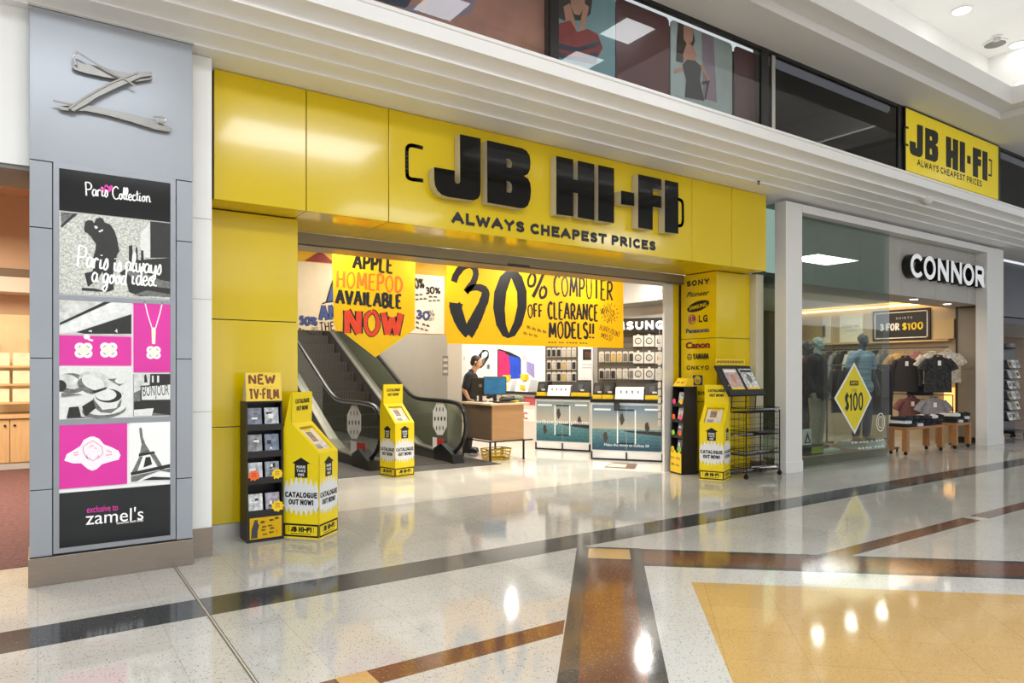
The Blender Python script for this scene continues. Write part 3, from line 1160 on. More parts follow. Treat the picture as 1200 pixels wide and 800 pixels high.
# pier right of the entrance
pier2 = thing('entrance_pier', 'yellow pier with a column of maker names, right of the entrance', 'pier', (8.44, 6.95, 0))
Zj = [0.02, atY(839, 471.5, 6.6).z, atY(839, 395.5, 6.6).z, 2.945]
for z0, z1 in zip(Zj[:-1], Zj[1:]):
    m_ = MB(); m_.box(8.06, 8.82, 6.6, 7.27, z0 + g, z1 - g, YEL); part(m_, 'cladding_panel', pier2, world=True, bevel=0.004)
m_ = MB(); m_.box(8.075, 8.81, 6.615, 7.3, 0.0, 2.945, DKGREY); part(m_, 'core', pier2, world=True)
m_ = MB(); m_.box(8.045, 8.08, 7.272, 7.3, 0, 2.81, BLK); part(m_, 'dark_gap_strip', pier2, world=True)  # shade of the gap beside the jamb, built as a black strip
PL = FXL(8.0595)
BRN = mat('print_brown_red', (120, 26, 24), 0.5)
LGR = mat('print_magenta', (150, 40, 90), 0.5)
HPB = mat('print_dark_blue', (26, 60, 110), 0.5)


def logo(name, draw):
    m_ = MB(); draw(m_); part(m_, name, pier2, world=True)


def lgtext(st, pxl, pyl, pxr, hpx, mt, bold=0.01, shear=0.0, h=0.001):
    def f(m_):
        a0, b0 = PL.px(pxl, pyl)
        a1, _ = PL.px(pxr, pyl)
        b1 = PL.px(pxl, pyl - hpx)[1]
        (m_.block(st, PL, a0, b0, b1 - b0, mt, h, .26, width=a1 - a0) if st.isupper() else m_.text(st, PL, a0, b0, b1 - b0, mt, h, bold + .02, shear, width=a1 - a0))
    return f


logo('brand_lettering', lgtext('SONY', 804.5, 336, 831.5, 6.6, INK, 0.03))
logo('brand_lettering', lgtext('Pioneer', 804.5, 348.3, 831.5, 6, INK, 0.0, 0.35))


def oval(m_):
    a, bb = PL.px(818, 358.7)
    w_ = abs(PL.px(831.5, 357)[0] - PL.px(805, 357)[0]) / 2
    pts = [(a + w_ * math.cos(t) * math.cos(.22) - 0.075 * math.sin(t) * math.sin(.22), bb + w_ * math.cos(t) * math.sin(.22) * .9 + 0.072 * math.sin(t)) for t in [2 * math.pi * i / 32 for i in range(32)]]
    m_.prism(pts, PL, 0.0, 0.001, INK)
    m_.text('SAMSUNG', PL, a, bb - 0.028, 0.055, YEL, 0.0016, 0.02, align='CENTER', width=w_ * 1.55, rot=0.12)


logo('brand_emblem', oval)


def lg(m_):
    a, bb = PL.px(811, 374.2)
    m_.prism(arc(a, bb, 0.075, 0, 354, 30), PL, 0.0, 0.001, LGR)
    m_.prism([(a - .012, bb + .04), (a + .0, bb + .04), (a + .0, bb - .03), (a + .03, bb - .03), (a + .03, bb - .042), (a - .012, bb - .042)], PL, 0.001, 0.0016, YEL)
    m_.stroke(arc(a, bb, 0.055, 60, 345, 16), PL, 0.0016, 0.01, YEL)
    a0, b0 = PL.px(818.5, 377.6)
    a1 = PL.px(829.5, 377)[0]
    m_.block('LG', PL, a0, b0, 0.105, INK, 0.001, .22, width=a1 - a0)


logo('brand_emblem', lg)
logo('brand_lettering', lgtext('Panasonic', 804, 390.2, 831.5, 5, HPB, 0.025))
logo('brand_lettering', lgtext('Canon', 803.5, 408, 832, 7, BRN, 0.04))


def yam(m_):
    a, bb = PL.px(808, 418.2)
    m_.stroke(arc(a, bb, 0.04, 0, 360, 20), PL, 0.001, 0.013, INK)
    for q in (90, 210, 330):
        m_.stroke(['L'] and [(a, bb), (a + .036 * math.cos(math.radians(q)), bb + .036 * math.sin(math.radians(q)))], PL, 0.001, 0.01, INK)
    a0, b0 = PL.px(812, 421)
    m_.block('YAMAHA', PL, a0, b0, 0.085, INK, 0.001, .24, width=PL.px(831, 420)[0] - a0)


logo('brand_emblem', yam)
logo('brand_lettering', lgtext('ONKYO', 804.5, 433.4, 831, 5.2, INK, 0.04))


def hp(m_):
    a, bb = PL.px(817.5, 445.3)
    m_.prism(rrect(a - .095, a + .095, bb - .075, bb + .075, .02), PL, 0, 0.001, HPB)
    m_.prism(arc(a, bb, 0.062, 0, 354, 26), PL, 0.001, 0.0016, YEL)
    m_.text('hp', PL, a, bb - .03, 0.06, HPB, 0.002, 0.02, 0.3, align='CENTER')


logo('brand_emblem', hp)
logo('brand_lettering', lgtext('ASUS', 814, 462.4, 826.5, 4.4, INK, 0.05))

# beige post and its kick, white jamb panel
BEI = mat('beige_panel', (206, 200, 176), 0.5, var=0.02, vscale=3)
b = MB(); b.box(8.823, 9.0, 6.5, 7.2, 0.17, 2.945, BEI); trim(b)
b = MB(); b.box(8.823, 9.05, 6.48, 7.2, 0, 0.17, mat('grey_stone_kick', (122, 114, 104), 0.4, var=0.1)); struct(b, 'baseboard_right')
b = MB(); b.box(7.735, 7.925, 7.3, 7.34, 0, 2.81, WHT); b.box(7.93, 8.05, 7.3, 7.34, 0, 2.81, YEL); trim(b)

# ---- big raised letters
sign = thing('shop_sign', 'big raised black letters with pale sides on the yellow fascia', 'sign', (4.7, YF, 3.2))
SIDE = mat('letter_return', (206, 198, 180), 0.4, 0.2, var=0.02)
FL = FY(6.125)
c1 = lambda pts: [FL.px(*p) for p in c3(pts, 7.475, 470, 145)]
c2 = lambda pts: [FL.px(*p) for p in c3(pts, 6.667, 635, 170)]
LET = {
    'J': (c1([(515, 92), (695, 130), (695, 590), (690, 625), (672, 655), (640, 670), (600, 668), (410, 641), (355, 622), (318, 585), (297, 540), (290, 480), (288, 380), (468, 410), (468, 498), (474, 518), (493, 527), (512, 520), (517, 500)]), []),
    'B': (c1([(752, 145), (1060, 215), (1100, 240), (1125, 280), (1132, 340), (1128, 400), (1110, 440), (1075, 458), (1110, 480), (1130, 520), (1137, 580), (1130, 660), (1110, 715), (1080, 738), (1040, 740), (755, 690)]),
          [c1([(922, 303), (950, 308), (968, 330), (971, 365), (960, 388), (922, 382)]), c1([(922, 501), (950, 507), (968, 530), (971, 575), (962, 606), (922, 600)])]),
    'H': (c2([(112, 85), (243, 113), (243, 268), (280, 275), (280, 122), (408, 150), (408, 587), (280, 564), (280, 377), (243, 370), (243, 557), (112, 540)]), []),
    'I': (c2([(440, 155), (563, 183), (563, 608), (440, 590)]), []),
    '-': (c2([(618, 355), (720, 375), (720, 476), (618, 462)]), []),
    'F': (c2([(752, 228), (932, 266), (932, 352), (865, 340), (865, 388), (932, 400), (932, 492), (865, 482), (865, 662), (752, 645)]), []),
    'i': (c2([(960, 272), (1065, 295), (1065, 692), (960, 680)]), []),
}
for ch, (o_, hs) in LET.items():
    m_ = MB(); m_.prism(o_, FL, -0.11, 0.0, SIDE, hs, side=SIDE)
    L_ = part(m_, 'letter', sign, world=True)
    m_ = MB()
    m_.prism(o_, FL, 0.0005, 0.004, BLKG, hs)
    part(m_, 'letter_face', L_, 'glossy black face', world=True)
FP = FY(YF)


def rline(mb, pts, fr, w_, h0, h1, mt):
    """flat strip with thickness along a path on a plane"""
    for i in range(len(pts) - 1):
        a, c = Vector(pts[i]), Vector(pts[i + 1])
        t = (c - a).normalized()
        n = Vector((-t.y, t.x)) * w_ / 2
        e = t * w_ * 0.3
        mb.prism([tuple(a - n - e), tuple(c - n + e), tuple(c + n + e), tuple(a + n - e)], fr, h0, h1, mt)
    return mb


def bracket(pts, sc, ox, oy, fr, w_):
    return smooth_line([fr.px(*p) for p in c3(pts, sc, ox, oy)], 3)


m_ = MB(); rline(m_, bracket([(182, 210), (120, 195), (85, 190), (60, 202), (50, 235), (50, 340), (52, 440), (62, 470), (90, 485), (130, 490), (185, 497)], 7.475, 470, 145, FP, .035), FP, 0.036, 0.0, 0.006, BLK)
part(m_, 'bracket_mark', sign, world=True)
m_ = MB(); rline(m_, bracket([(1040, 418), (1065, 424), (1088, 434), (1099, 460), (1100, 525), (1100, 590), (1092, 620), (1075, 630), (1045, 626)], 6.667, 635, 170, FP, .035), FP, 0.04, 0.0, 0.006, BLK)
part(m_, 'bracket_mark', sign, world=True)
a0, b0 = FP.px(528.8, 261.2)
a1, b1 = FP.px(768.5, 293.6)
for rg in ((0, 6), (6, 14), (14, 20)):
    m_ = MB()
    m_.block('ALWAYS CHEAPEST PRICES', FP, a0, b0, FP.px(534, 248)[1] - b0, BLK, 0.003, .3, width=a1 - a0, only=rg)
    part(m_, 'tagline_lettering', sign, world=True)

# ---- second sign, upstairs
b = thing('upper_sign', 'yellow lightbox sign with black lettering set between the upper windows', 'sign', (wx(1112), 5.08, 4.39))
XA, XB = wx(1057), wx(1166)
YSIGN = mat('yellow_sign_face', (238, 214, 30), 0.3, var=0.02, emit=0.12)
m_ = MB(); m_.box(XA, XB, 5.06, 5.3, 4.39, 5.28, YSIGN)
PS = FY(5.06)
k8 = lambda pts: [PS.px(*p) for p in c3(pts, 7.27, 1055, 125)]
for ch, pts in (
    ('J', [(143, 150), (192, 165), (190, 400), (178, 425), (160, 430), (110, 412), (88, 395), (80, 365), (80, 290), (130, 305), (130, 350), (143, 352)]),
    ('B', [(212, 178), (295, 205), (318, 225), (322, 270), (316, 310), (298, 325), (318, 345), (322, 400), (316, 455), (295, 472), (212, 445)]),
    ('H', [(390, 252), (432, 266), (432, 372), (448, 377), (448, 272), (492, 288), (490, 548), (446, 530), (446, 440), (432, 434), (432, 522), (390, 508)]),
    ('I', [(507, 293), (550, 308), (550, 566), (507, 550)]),
    ('-', [(570, 415), (598, 424), (598, 490), (570, 480)]),
    ('F', [(618, 345), (688, 370), (686, 430), (660, 422), (660, 445), (688, 452), (686, 510), (660, 500), (660, 605), (618, 590)]),
    ('i', [(700, 375), (742, 390), (740, 635), (700, 618)])):
    hs = [k8([(250, 250), (268, 255), (272, 290), (250, 285)]), k8([(250, 355), (268, 360), (272, 410), (250, 405)])] if ch == 'B' else []
    o_ = k8(pts)
    m_.prism(o_, PS, 0.0, 0.004, INK, hs)
for pts in ([(66, 180), (36, 172), (36, 318), (64, 328)], [(756, 452), (776, 460), (774, 588), (752, 580)]):
    rline(m_, k8(pts), PS, 0.03, 0.0, 0.003, INK)
a0, b0 = PS.px(*c3([(143, 500)], 7.27, 1055, 125)[0])
a1, b1 = PS.px(*c3([(695, 690)], 7.27, 1055, 125)[0])
m_.block('ALWAYS CHEAPEST PRICES', PS, a0, b0, 0.1, INK, 0.001, .2, width=a1 - a0)
part(m_, 'sign_face', b, world=True)
m_ = MB()
for q in ((XA - .015, XA, 4.38, 5.3), (XB, XB + .015, 4.38, 5.3)):
    m_.box(q[0], q[1], 5.055, 5.3, q[2], q[3], BLK)
m_.box(XA, XB, 5.055, 5.3, 5.28, 5.3, BLK)
part(m_, 'frame', b, world=True)

# ================================================================== JEWELLER PILLAR
PY = 5.88
FPi = FY(PY - 0.006)
pil = thing('display_pillar', 'grey metal pillar with a tall backlit poster case and a pin emblem', 'pillar', (0.475, 6.0, 0))
zp = lambda px, py: atY(px, py, PY).z
Ztop = zp(37, 186.5)
gp = 0.003


def pan(x0, x1, z0, z1):
    m_ = MB(); m_.box(x0 + gp, x1 - gp, PY, PY + 0.03, z0 + gp, z1 - gp, GRYP)
    part(m_, 'cladding_panel', pil, world=True, bevel=0.002)


pan(-0.05, 1.0, Ztop, 4.045)
zl = [0.2, zp(37, 575), zp(37, 419.5), zp(37, 265.5), Ztop]
for z0, z1 in zip(zl[:-1], zl[1:]):
    pan(-0.05, 0.088, z0, z1)
zr = [0.2, zp(206, 561), zp(208, 420.6), zp(207, 282), Ztop]
for z0, z1 in zip(zr[:-1], zr[1:]):
    pan(0.88, 1.0, z0, z1)
m_ = MB(); m_.box(-0.045, 0.995, PY + 0.03, 6.3, 0, 4.04, mat('pillar_core', (70, 74, 80), 0.5)); part(m_, 'core', pil, world=True)
m_ = MB(); m_.box(-0.055, 1.004, PY - 0.02, 6.3, 0, 0.198, STEEL); part(m_, 'steel_plinth', pil, world=True, bevel=0.003)
m_ = MB()
for q in ((-0.05, 4.045), ):
    m_.box(-0.056, 1.006, PY - .004, PY + .03, 4.046, 4.06, LTGREY)
part(m_, 'top_edge', pil, world=True)
# poster case frame
xa, xb, za, zb = 0.091, 0.876, 0.212, 2.982
pa, pb, pza, pzb = 0.124, 0.840, 0.247, 2.939
m_ = MB()
o_ = [(xa, za), (xb, za), (xb, zb), (xa, zb)]
i_ = [(pa, pza), (pb, pza), (pb, pzb), (pa, pzb)]
m_.prism(o_, FY(PY), -0.02, 0.008, mat('case_grey', (150, 154, 160), 0.35, 0.4, var=0.03), [i_])
bar1 = (FPi.px(69, 345)[1], FPi.px(69, 350.5)[1])
bar2 = (FPi.px(69, 492)[1], FPi.px(69, 498.5)[1])
for t, bt in (bar1, bar2):
    m_.box(pa, pb, PY - .008, PY + .01, bt, t, MATS['case_grey'])
part(m_, 'case_frame', pil, world=True)
BLW = mat('backlit_white', (236, 238, 236), 0.5, emit=0.15)
m_ = MB(); m_.box(pa, pb, PY + .004, PY + .012, pza, pzb, BLW); part(m_, 'case_backing', pil, world=True)

BLW = mat('backlit_white', (236, 238, 236), 0.5, emit=0.22)
BLP = mat('backlit_pink', (220, 50, 160), 0.4, var=0.06, vscale=3, emit=0.06)
BLK2 = mat('backlit_black', (22, 24, 26), 0.12, spec=0.4)
SPK = mat('bw_photo_speckle', (196, 198, 190), 0.4, var=0.42, vscale=70, emit=0.12)
SPK2 = mat('bw_photo_soft', (206, 208, 204), 0.4, var=0.25, vscale=22, emit=0.12)
PDK = mat('photo_dark', (38, 37, 36), 0.4, var=0.2, vscale=30)
PMD = mat('photo_mid', (116, 117, 114), 0.4, var=0.4, vscale=60)
PLT = mat('photo_light', (220, 222, 219), 0.4, var=0.08, vscale=40, emit=0.15)
JEW = mat('print_jewel', (244, 228, 236), 0.35, var=0.06, vscale=90, emit=0.2)
JEWC = mat('print_jewel_cream', (240, 232, 212), 0.35, var=0.1, vscale=120, emit=0.15)
GLYPHW = mat('print_white', (246, 246, 244), 0.5, emit=0.2)

CR = {'A': (5.0, 60, 190), 'B': (5.0, 60, 340), 'C': (4.703, 60, 480)}


def poster(crop, rect, base, shapes, extra=None):
    """one picture of the poster case: base rectangle and printed shapes on top"""
    sc, ox, oy = CR[crop]
    m_ = MB()
    a0, b0 = FPi.px(rect[0], rect[3])
    a1 = FPi.px(rect[2], rect[3])[0]
    b1 = FPi.px(rect[0], rect[1])[1]
    m_.fbox(FPi, a0, a1, b0, b1, -0.012, 0.0, base)
    for k, sh_ in enumerate(shapes):
        pts, mt = sh_[0], sh_[1]
        P_ = [(min(max(x, a0), a1), min(max(y, b0), b1)) for x, y in [FPi.px(*p) for p in c3(pts, sc, ox, oy)]]
        if sum(p[0] * q[1] - q[0] * p[1] for p, q in zip(P_, P_[1:] + P_[:1])) < 0:
            P_ = P_[::-1]
        m_.poly(P_, FPi, 0.0005 * (k + 1), mt)
    if extra:
        extra(m_, (a0, a1, b0, b1), lambda x, y: FPi.px(x / sc + ox, y / sc + oy))
    return part(m_, 'poster_panel', pil, world=True)


def script(m_, st, p0, p1, hh, mt, w=.095, h=.004):
    """linked script lettering between two points"""
    L_ = math.hypot(p1[0] - p0[0], p1[1] - p0[1])
    rot = math.atan2(p1[1] - p0[1], p1[0] - p0[0])
    m_.hand(st, FPi, p0[0], p0[1], hh, mt, h, w, width=L_, jit=0.02, rot=rot, gap=0.0)


def ex1(m_, r, q):
    script(m_, 'Paris', q(203, 195), q(338, 206), .095, GLYPHW)
    script(m_, 'Collection', q(360, 214), q(583, 236), .09, GLYPHW)
    for (x, y, s_) in ((310, 160, .022), (338, 152, .026)):
        a, bb = q(x, y)
        m_.poly([(a, bb - s_ * 1.3), (a + s_ * 1.2, bb + .2 * s_), (a + s_ * .7, bb + s_), (a, bb + .4 * s_), (a - s_ * .7, bb + s_), (a - s_ * 1.2, bb + .2 * s_)], FPi, .003, PINK)


poster('A', (69.5, 197, 199.5, 246), BLK2, [], ex1)


def ex2(m_, r, q):
    script(m_, 'Paris', q(150, 610), q(338, 634), .15, GLYPHW, .085, .008)
    script(m_, 'is', q(365, 640), q(415, 644), .14, GLYPHW, .085, .008)
    script(m_, 'always', q(432, 636), q(650, 660), .14, GLYPHW, .085, .008)
    script(m_, 'a', q(235, 700), q(275, 704), .14, GLYPHW, .085, .008)
    script(m_, 'good', q(300, 708), q(440, 724), .14, GLYPHW, .085, .008)
    script(m_, 'idea.', q(470, 718), q(618, 728), .14, GLYPHW, .085, .008)


poster('A', (69.5, 247.5, 199.5, 343.5), SPK, [
    ([(55, 290), (140, 300), (60, 380)], PMD), ([(55, 310), (90, 300), (160, 292), (60, 385), (55, 372), (130, 300)], PDK),
    ([(580, 340), (700, 350), (700, 560), (582, 560)], PDK), ([(525, 420), (578, 350), (578, 560), (545, 555), (520, 500)], PLT),
    ([(455, 490), (475, 485), (477, 560), (495, 565), (495, 500), (505, 500), (507, 570), (525, 575), (527, 515), (540, 518), (542, 570), (700, 560), (700, 780), (520, 785), (455, 760), (440, 690), (400, 650), (455, 610)], PDK),
    ([(430, 640), (520, 640), (640, 690), (700, 700), (700, 740), (520, 720)], PMD),
    ([(198, 350), (215, 340), (240, 342), (252, 358), (262, 332), (285, 324), (303, 330), (312, 352), (345, 365), (370, 400), (385, 445), (400, 520), (385, 545), (372, 620), (360, 660), (368, 745), (330, 760), (300, 745), (318, 690), (300, 640), (270, 690), (215, 730), (195, 650), (240, 640), (258, 600), (245, 560), (258, 520), (262, 480), (235, 440), (212, 415), (196, 410), (192, 385)], PDK),
    ([(250, 375), (265, 372), (275, 385), (260, 392)], PLT), ([(275, 405), (300, 392), (305, 402), (285, 412)], PLT),
    ([(180, 735), (260, 740), (330, 760), (180, 752)], PDK), ([(560, 750), (700, 775), (700, 790), (480, 778)], PMD)], ex2)


def ex3(m_, r, q):
    for st, x, y in (('C', 118, 235), ('A', 180, 205), ('F', 255, 170), ('E', 345, 130)):
        a, bb = q(x, y)
        m_.block(st, FPi, a, bb - .01, .07, GLYPHW, .004, .22, rot=.35, wide=.9)


poster('B', (69.5, 351, 154, 391), SPK2, [
    ([(50, 190), (310, 40), (350, 48), (50, 205)], PDK), ([(50, 215), (360, 50), (470, 50), (470, 135), (140, 245), (50, 250)], PLT),
    ([(145, 246), (470, 140), (470, 255), (200, 255)], PDK), ([(215, 240), (235, 232), (240, 245)], PLT), ([(372, 240), (385, 225), (390, 250)], PLT)], ex3)


def flower(m_, a, bb, s_):
    for q in range(4):
        t = math.pi / 4 + math.pi / 2 * q
        m_.poly(arc(a + s_ * .52 * math.cos(t), bb + s_ * .52 * math.sin(t), s_ * .52, 0, 345, 16), FPi, .0015, JEW)
    m_.poly(arc(a, bb, s_ * .72, 0, 345, 16), FPi, .002, JEW)
    m_.poly(rrect(a - s_ * .55, a + s_ * .55, bb - s_ * .55, bb + s_ * .55, s_ * .3), FPi, .0025, JEWC)
    for q in range(4):
        t = math.pi / 4 + math.pi / 2 * q
        m_.stroke([(a + s_ * (.62 * math.cos(t + d_)), bb + s_ * (.62 * math.sin(t + d_))) for d_ in (-.3, -.1, .1, .3)], FPi, .003, s_ * .08, MIDGREY)


def ex4(m_, r, q):
    for x, y in ((190, 352), (337, 350)):
        a, bb = q(x, y); flower(m_, a, bb, .062)
    a, bb = q(208, 272); m_.poly(arc(a, bb, .02, 0, 345, 12), FPi, .002, JEW)
    m_.stroke([q(208, 272), q(225, 290), q(245, 295)], FPi, .0025, .014, JEW)


poster('B', (69.5, 392.5, 154, 428), BLP, [], ex4)


def ex5(m_, r, q):
    m_.stroke([q(548, 65), q(565, 140), q(590, 220)], FPi, .002, .008, JEW)
    m_.stroke([q(652, 68), q(635, 140), q(612, 220)], FPi, .002, .008, JEW)
    m_.stroke([q(600, 218), q(600, 270), q(600, 315)], FPi, .002, .03, JEWC, .022)
    a, bb = q(600, 365); flower(m_, a, bb, .055)


poster('B', (156.5, 352, 199.5, 436), BLP, [], ex5)


def el(x, y, rx, ry, n=22, rot=0.0):
    return [(x + rx * math.cos(t) * math.cos(rot) - ry * math.sin(t) * math.sin(rot), y + rx * math.cos(t) * math.sin(rot) + ry * math.sin(t) * math.cos(rot)) for t in [2 * math.pi * i / n for i in range(n)]]


poster('B', (69.5, 430, 154, 491.5), PLT, [
    (el(115, 545, 95, 60), PMD), (el(105, 535, 70, 40, rot=.3), SPK2), (el(50, 560, 40, 35), PDK),
    (el(255, 530, 95, 55, rot=.2), SPK2), (el(230, 560, 80, 45, rot=.3), PMD), (el(245, 540, 70, 40, rot=.4), PLT), ([(330, 520), (400, 560), (440, 535), (400, 515)], PMD), (el(405, 530, 32, 18), PLT),
    (el(310, 700, 130, 50, rot=-.1), PMD), (el(320, 685, 120, 45, rot=-.1), PLT), ([(245, 630), (420, 600), (405, 680), (350, 720), (290, 715), (255, 690)], PMD),
    ([(250, 640), (300, 700), (380, 690), (400, 650)], PLT), (el(332, 618, 88, 48), PLT), (el(335, 618, 78, 40), PDK), (el(320, 612, 62, 34), PLT),
    ([(90, 750), (105, 685), (160, 680), (175, 740), (240, 745)], PDK), ([(180, 680), (245, 640), (260, 690), (200, 740)], PDK), ([(60, 600), (190, 610), (60, 625)], PMD), ([(240, 590), (330, 565), (320, 580), (250, 605)], PDK)])


def ex6(m_, r, q):
    a, bb = q(538, 620)
    a1, b1 = q(690, 612)
    m_.text('BONJOUR', FPi, a, bb, .085, PDK, .005, 0.0, width=a1 - a, rot=math.atan2(b1 - bb, a1 - a))


poster('B', (156.5, 438, 199.5, 487.5), PMD, [
    ([(485, 490), (580, 490), (575, 560), (485, 600)], SPK2), ([(580, 490), (697, 490), (697, 545), (580, 560)], PDK), ([(485, 650), (697, 650), (697, 740), (485, 700)], PDK), ([(485, 700), (600, 690), (590, 740), (485, 740)], PLT),
    ([(545, 500), (555, 490), (565, 540), (545, 540)], PDK), ([(590, 500), (600, 500), (600, 540), (590, 540)], PLT), ([(620, 500), (632, 500), (632, 540), (620, 540)], PLT),
    ([(523, 560), (697, 545), (697, 650), (523, 650)], PDK), ([(530, 566), (697, 552), (697, 640), (530, 642)], PLT)], ex6)


def ex7(m_, r, q):
    m_.stroke([q(180, 240), q(175, 205), q(200, 185), q(225, 170), q(255, 185), q(280, 205), q(285, 240), q(262, 262), q(230, 280), q(195, 262), q(180, 240)], FPi, .0035, .006, mat('print_jewel_line', (226, 176, 190), 0.4))
    for pts in ([(205, 210), (225, 195), (250, 215)], [(120, 240), (150, 232)], [(305, 222), (335, 235)], [(300, 250), (335, 246)], [(125, 250), (150, 246)], [(195, 250), (200, 270)], [(262, 250), (255, 265)]):
        m_.stroke([q(*p) for p in pts], FPi, .0035, .007, mat('print_jewel_line', (226, 176, 190), 0.4))
    for a in range(7):
        x, y = q(228 + 34 * math.cos(a), 232 + 30 * math.sin(a))
        m_.poly(arc(x, y, .007, 0, 330, 8), FPi, .004, JEWC)


poster('C', (69.5, 497.5, 149, 573), BLP, [
    ([(72, 280), (85, 245), (120, 225), (160, 200), (180, 165), (215, 148), (235, 147), (265, 160), (290, 190), (330, 205), (370, 225), (382, 250), (372, 275), (330, 285), (280, 300), (250, 328), (225, 336), (200, 325), (165, 295), (120, 295)], JEW)], ex7)
poster('C', (151.5, 495.5, 199.5, 565.5), BLW, [
    ([(484, 105), (492, 96), (500, 103), (505, 150), (520, 190), (545, 230), (488, 245), (498, 190), (490, 150)], PMD),
    ([(484, 240), (568, 228), (572, 240), (482, 258)], PDK), ([(486, 258), (505, 256), (470, 350), (440, 352)], PMD), ([(545, 245), (570, 240), (625, 330), (600, 335)], PMD),
    ([(520, 262), (545, 258), (556, 300), (508, 318)], PDK), ([(438, 345), (655, 298), (655, 318), (440, 362)], PDK),
    ([(440, 366), (655, 322), (655, 345), (600, 335), (520, 365), (470, 395), (440, 396)], PMD), ([(500, 388), (560, 368), (655, 372), (655, 395)], PDK)])


def ex8(m_, r, q):
    a, bb = q(196, 568); a1, b1 = q(368, 553)
    m_.text('exclusive to', FPi, a, bb, .05, PINK, .002, 0.01, width=a1 - a, rot=math.atan2(b1 - bb, a1 - a))
    a, bb = q(190, 634); a1, b1 = q(508, 604)
    m_.text("zamel's", FPi, a, bb, .10, GLYPHW, .002, 0.0, width=a1 - a, rot=math.atan2(b1 - bb, a1 - a))
    a, bb = q(360, 631); a1, b1 = q(508, 612)
    m_.text('tomorrow starts today', FPi, a, bb, .018, GLYPHW, .002, 0.01, width=a1 - a, rot=math.atan2(b1 - bb, a1 - a))


poster('C', (69.5, 578, 199.5, 643), BLK2, [], None)
ob_ = pil.children[-1]
m_ = MB(); ex8(m_, None, lambda x, y: FPi.px(x / 4.703 + 60, y / 4.703 + 480)); part(m_, 'logo_lettering', pil, world=True)

# pin emblem (three hair-pin like bars)
em = thing('pin_emblem', 'silver emblem of three crossed pin shaped bars on the grey pillar', 'emblem', (0.47, PY, 3.4))
EMB = mat('emblem_metal', (128, 126, 122), 0.3, 0.55, var=0.05)
EM2 = mat('emblem_wire', (206, 204, 200), 0.25, 0.6)
FE = FY(PY)
k5 = lambda pts: [FE.px(*p) for p in c3(pts, 5.0, 20, 0)]
for pts, h0, h1 in (
    ([(318, 400), (345, 390), (400, 388), (500, 405), (600, 432), (700, 448), (780, 438), (790, 475), (700, 490), (600, 476), (500, 462), (400, 440), (340, 422)], .02, .045),
    ([(700, 440), (782, 440), (782, 462), (720, 470), (640, 505), (540, 550), (460, 590), (410, 625), (330, 668), (300, 652), (420, 570), (560, 495)], .047, .07),
    ([(245, 635), (330, 622), (430, 630), (560, 655), (680, 682), (800, 712), (905, 762), (890, 782), (800, 766), (660, 722), (520, 684), (400, 660), (300, 660), (250, 652)], .02, .045)):
    m_ = MB(); m_.prism(k5(pts), FE, h0, h1, EMB); part(m_, 'pin_bar', em, world=True, bevel=0.006)
for pts in ([(350, 400), (338, 380), (328, 350), (340, 332), (365, 336), (450, 390), (540, 440), (620, 482), (690, 524)], [(790, 700), (850, 706), (862, 722), (852, 732), (820, 722)], [(300, 655), (420, 575), (560, 500), (700, 446)], [(210, 608), (270, 622), (330, 632)]):
    m_ = MB(); m_.tube([FE.at(x, y, .075) for x, y in smooth_line(k5(pts), 4)], .007, EM2, 8); part(m_, 'pin_wire', em, world=True, smooth=True)

# ================================================================== JEWELLER INTERIOR (sliver at the left edge)
TANW = mat('tan_wall', (205, 172, 140), 0.6, var=0.04, vscale=2)
b = MB()
b.box(-14, 0.95, 13.7, 13.8, 0, 4.2, TANW)
b.box(-14, 0.95, 13.2, 13.69, 3.08, 4.2, TANW)
b.box(-14, 0.95, 13.15, 13.69, 2.96, 3.08, mat('dark_brown_rail', (120, 100, 80), 0.6))  # dark brown band below the tan bulkhead
b.box(-14, 0.95, 13.12, 13.69, 2.72, 2.95, mat('pelmet_white', (222, 208, 192), 0.5))
struct(b, 'wall_left')
b = MB(); b.box(0.88, 0.98, 6.32, 13.8, 0, 4.2, TANW); struct(b, 'wall_left')
b = MB(); b.box(-14, 0.95, 6.6, 13.8, 4.2, 4.3, TANW); struct(b, 'ceiling')
cab = thing('base_cabinet', 'pale timber base cabinet with two door knobs in the jeweller shop', 'cabinet', (-0.3, 13.3, 0.0))
m_ = MB(); m_.box(-1.2, 0.86, 13.0, 13.68, 0.1, 0.78, PINE); part(m_, 'carcass', cab, world=True)
m_ = MB(); m_.box(-1.2, 0.86, 12.98, 13.68, 0.012, 0.1, LTGREY); part(m_, 'plinth', cab, world=True)
m_ = MB(); m_.box(-1.22, 0.87, 12.94, 13.68, 0.785, 0.84, PINE); part(m_, 'worktop', cab, world=True, bevel=0.004)
xd = atY(11.5, 520, 12.97).x
for i in (-2, -1, 0, 1):
    m_ = MB(); m_.box(xd + i * .46 + .005, xd + i * .46 + .455, 12.975, 12.995, .12, .77, PINE); d_ = part(m_, 'door', cab, world=True, bevel=0.003)
    m_ = MB(); m_.ell((xd + i * .46 + (.4 if i % 2 else .06), 12.965, .68), (.018, .02, .018), BLK, 10, 8); part(m_, 'knob', d_, world=True, smooth=True)
lad = thing('display_stand', 'leaning pale timber ladder stand with cards, on the jeweller cabinet', 'stand', (-0.35, 13.3, 0.845))
for sx in (-.62, -.05):
    m_ = MB(); m_.bar([(sx, 13.1, .845), (sx - .06 * (1 if sx > -.3 else -1), 13.5, 2.0)], .04, .05, PINE); part(m_, 'upright', lad, world=True)
for k, zz in enumerate((1.0, 1.28, 1.56)):
    m_ = MB(); m_.box(-.66, -.02, 13.08 + .08 * k, 13.32 + .08 * k, zz, zz + .03, PINE); part(m_, 'shelf', lad, world=True)
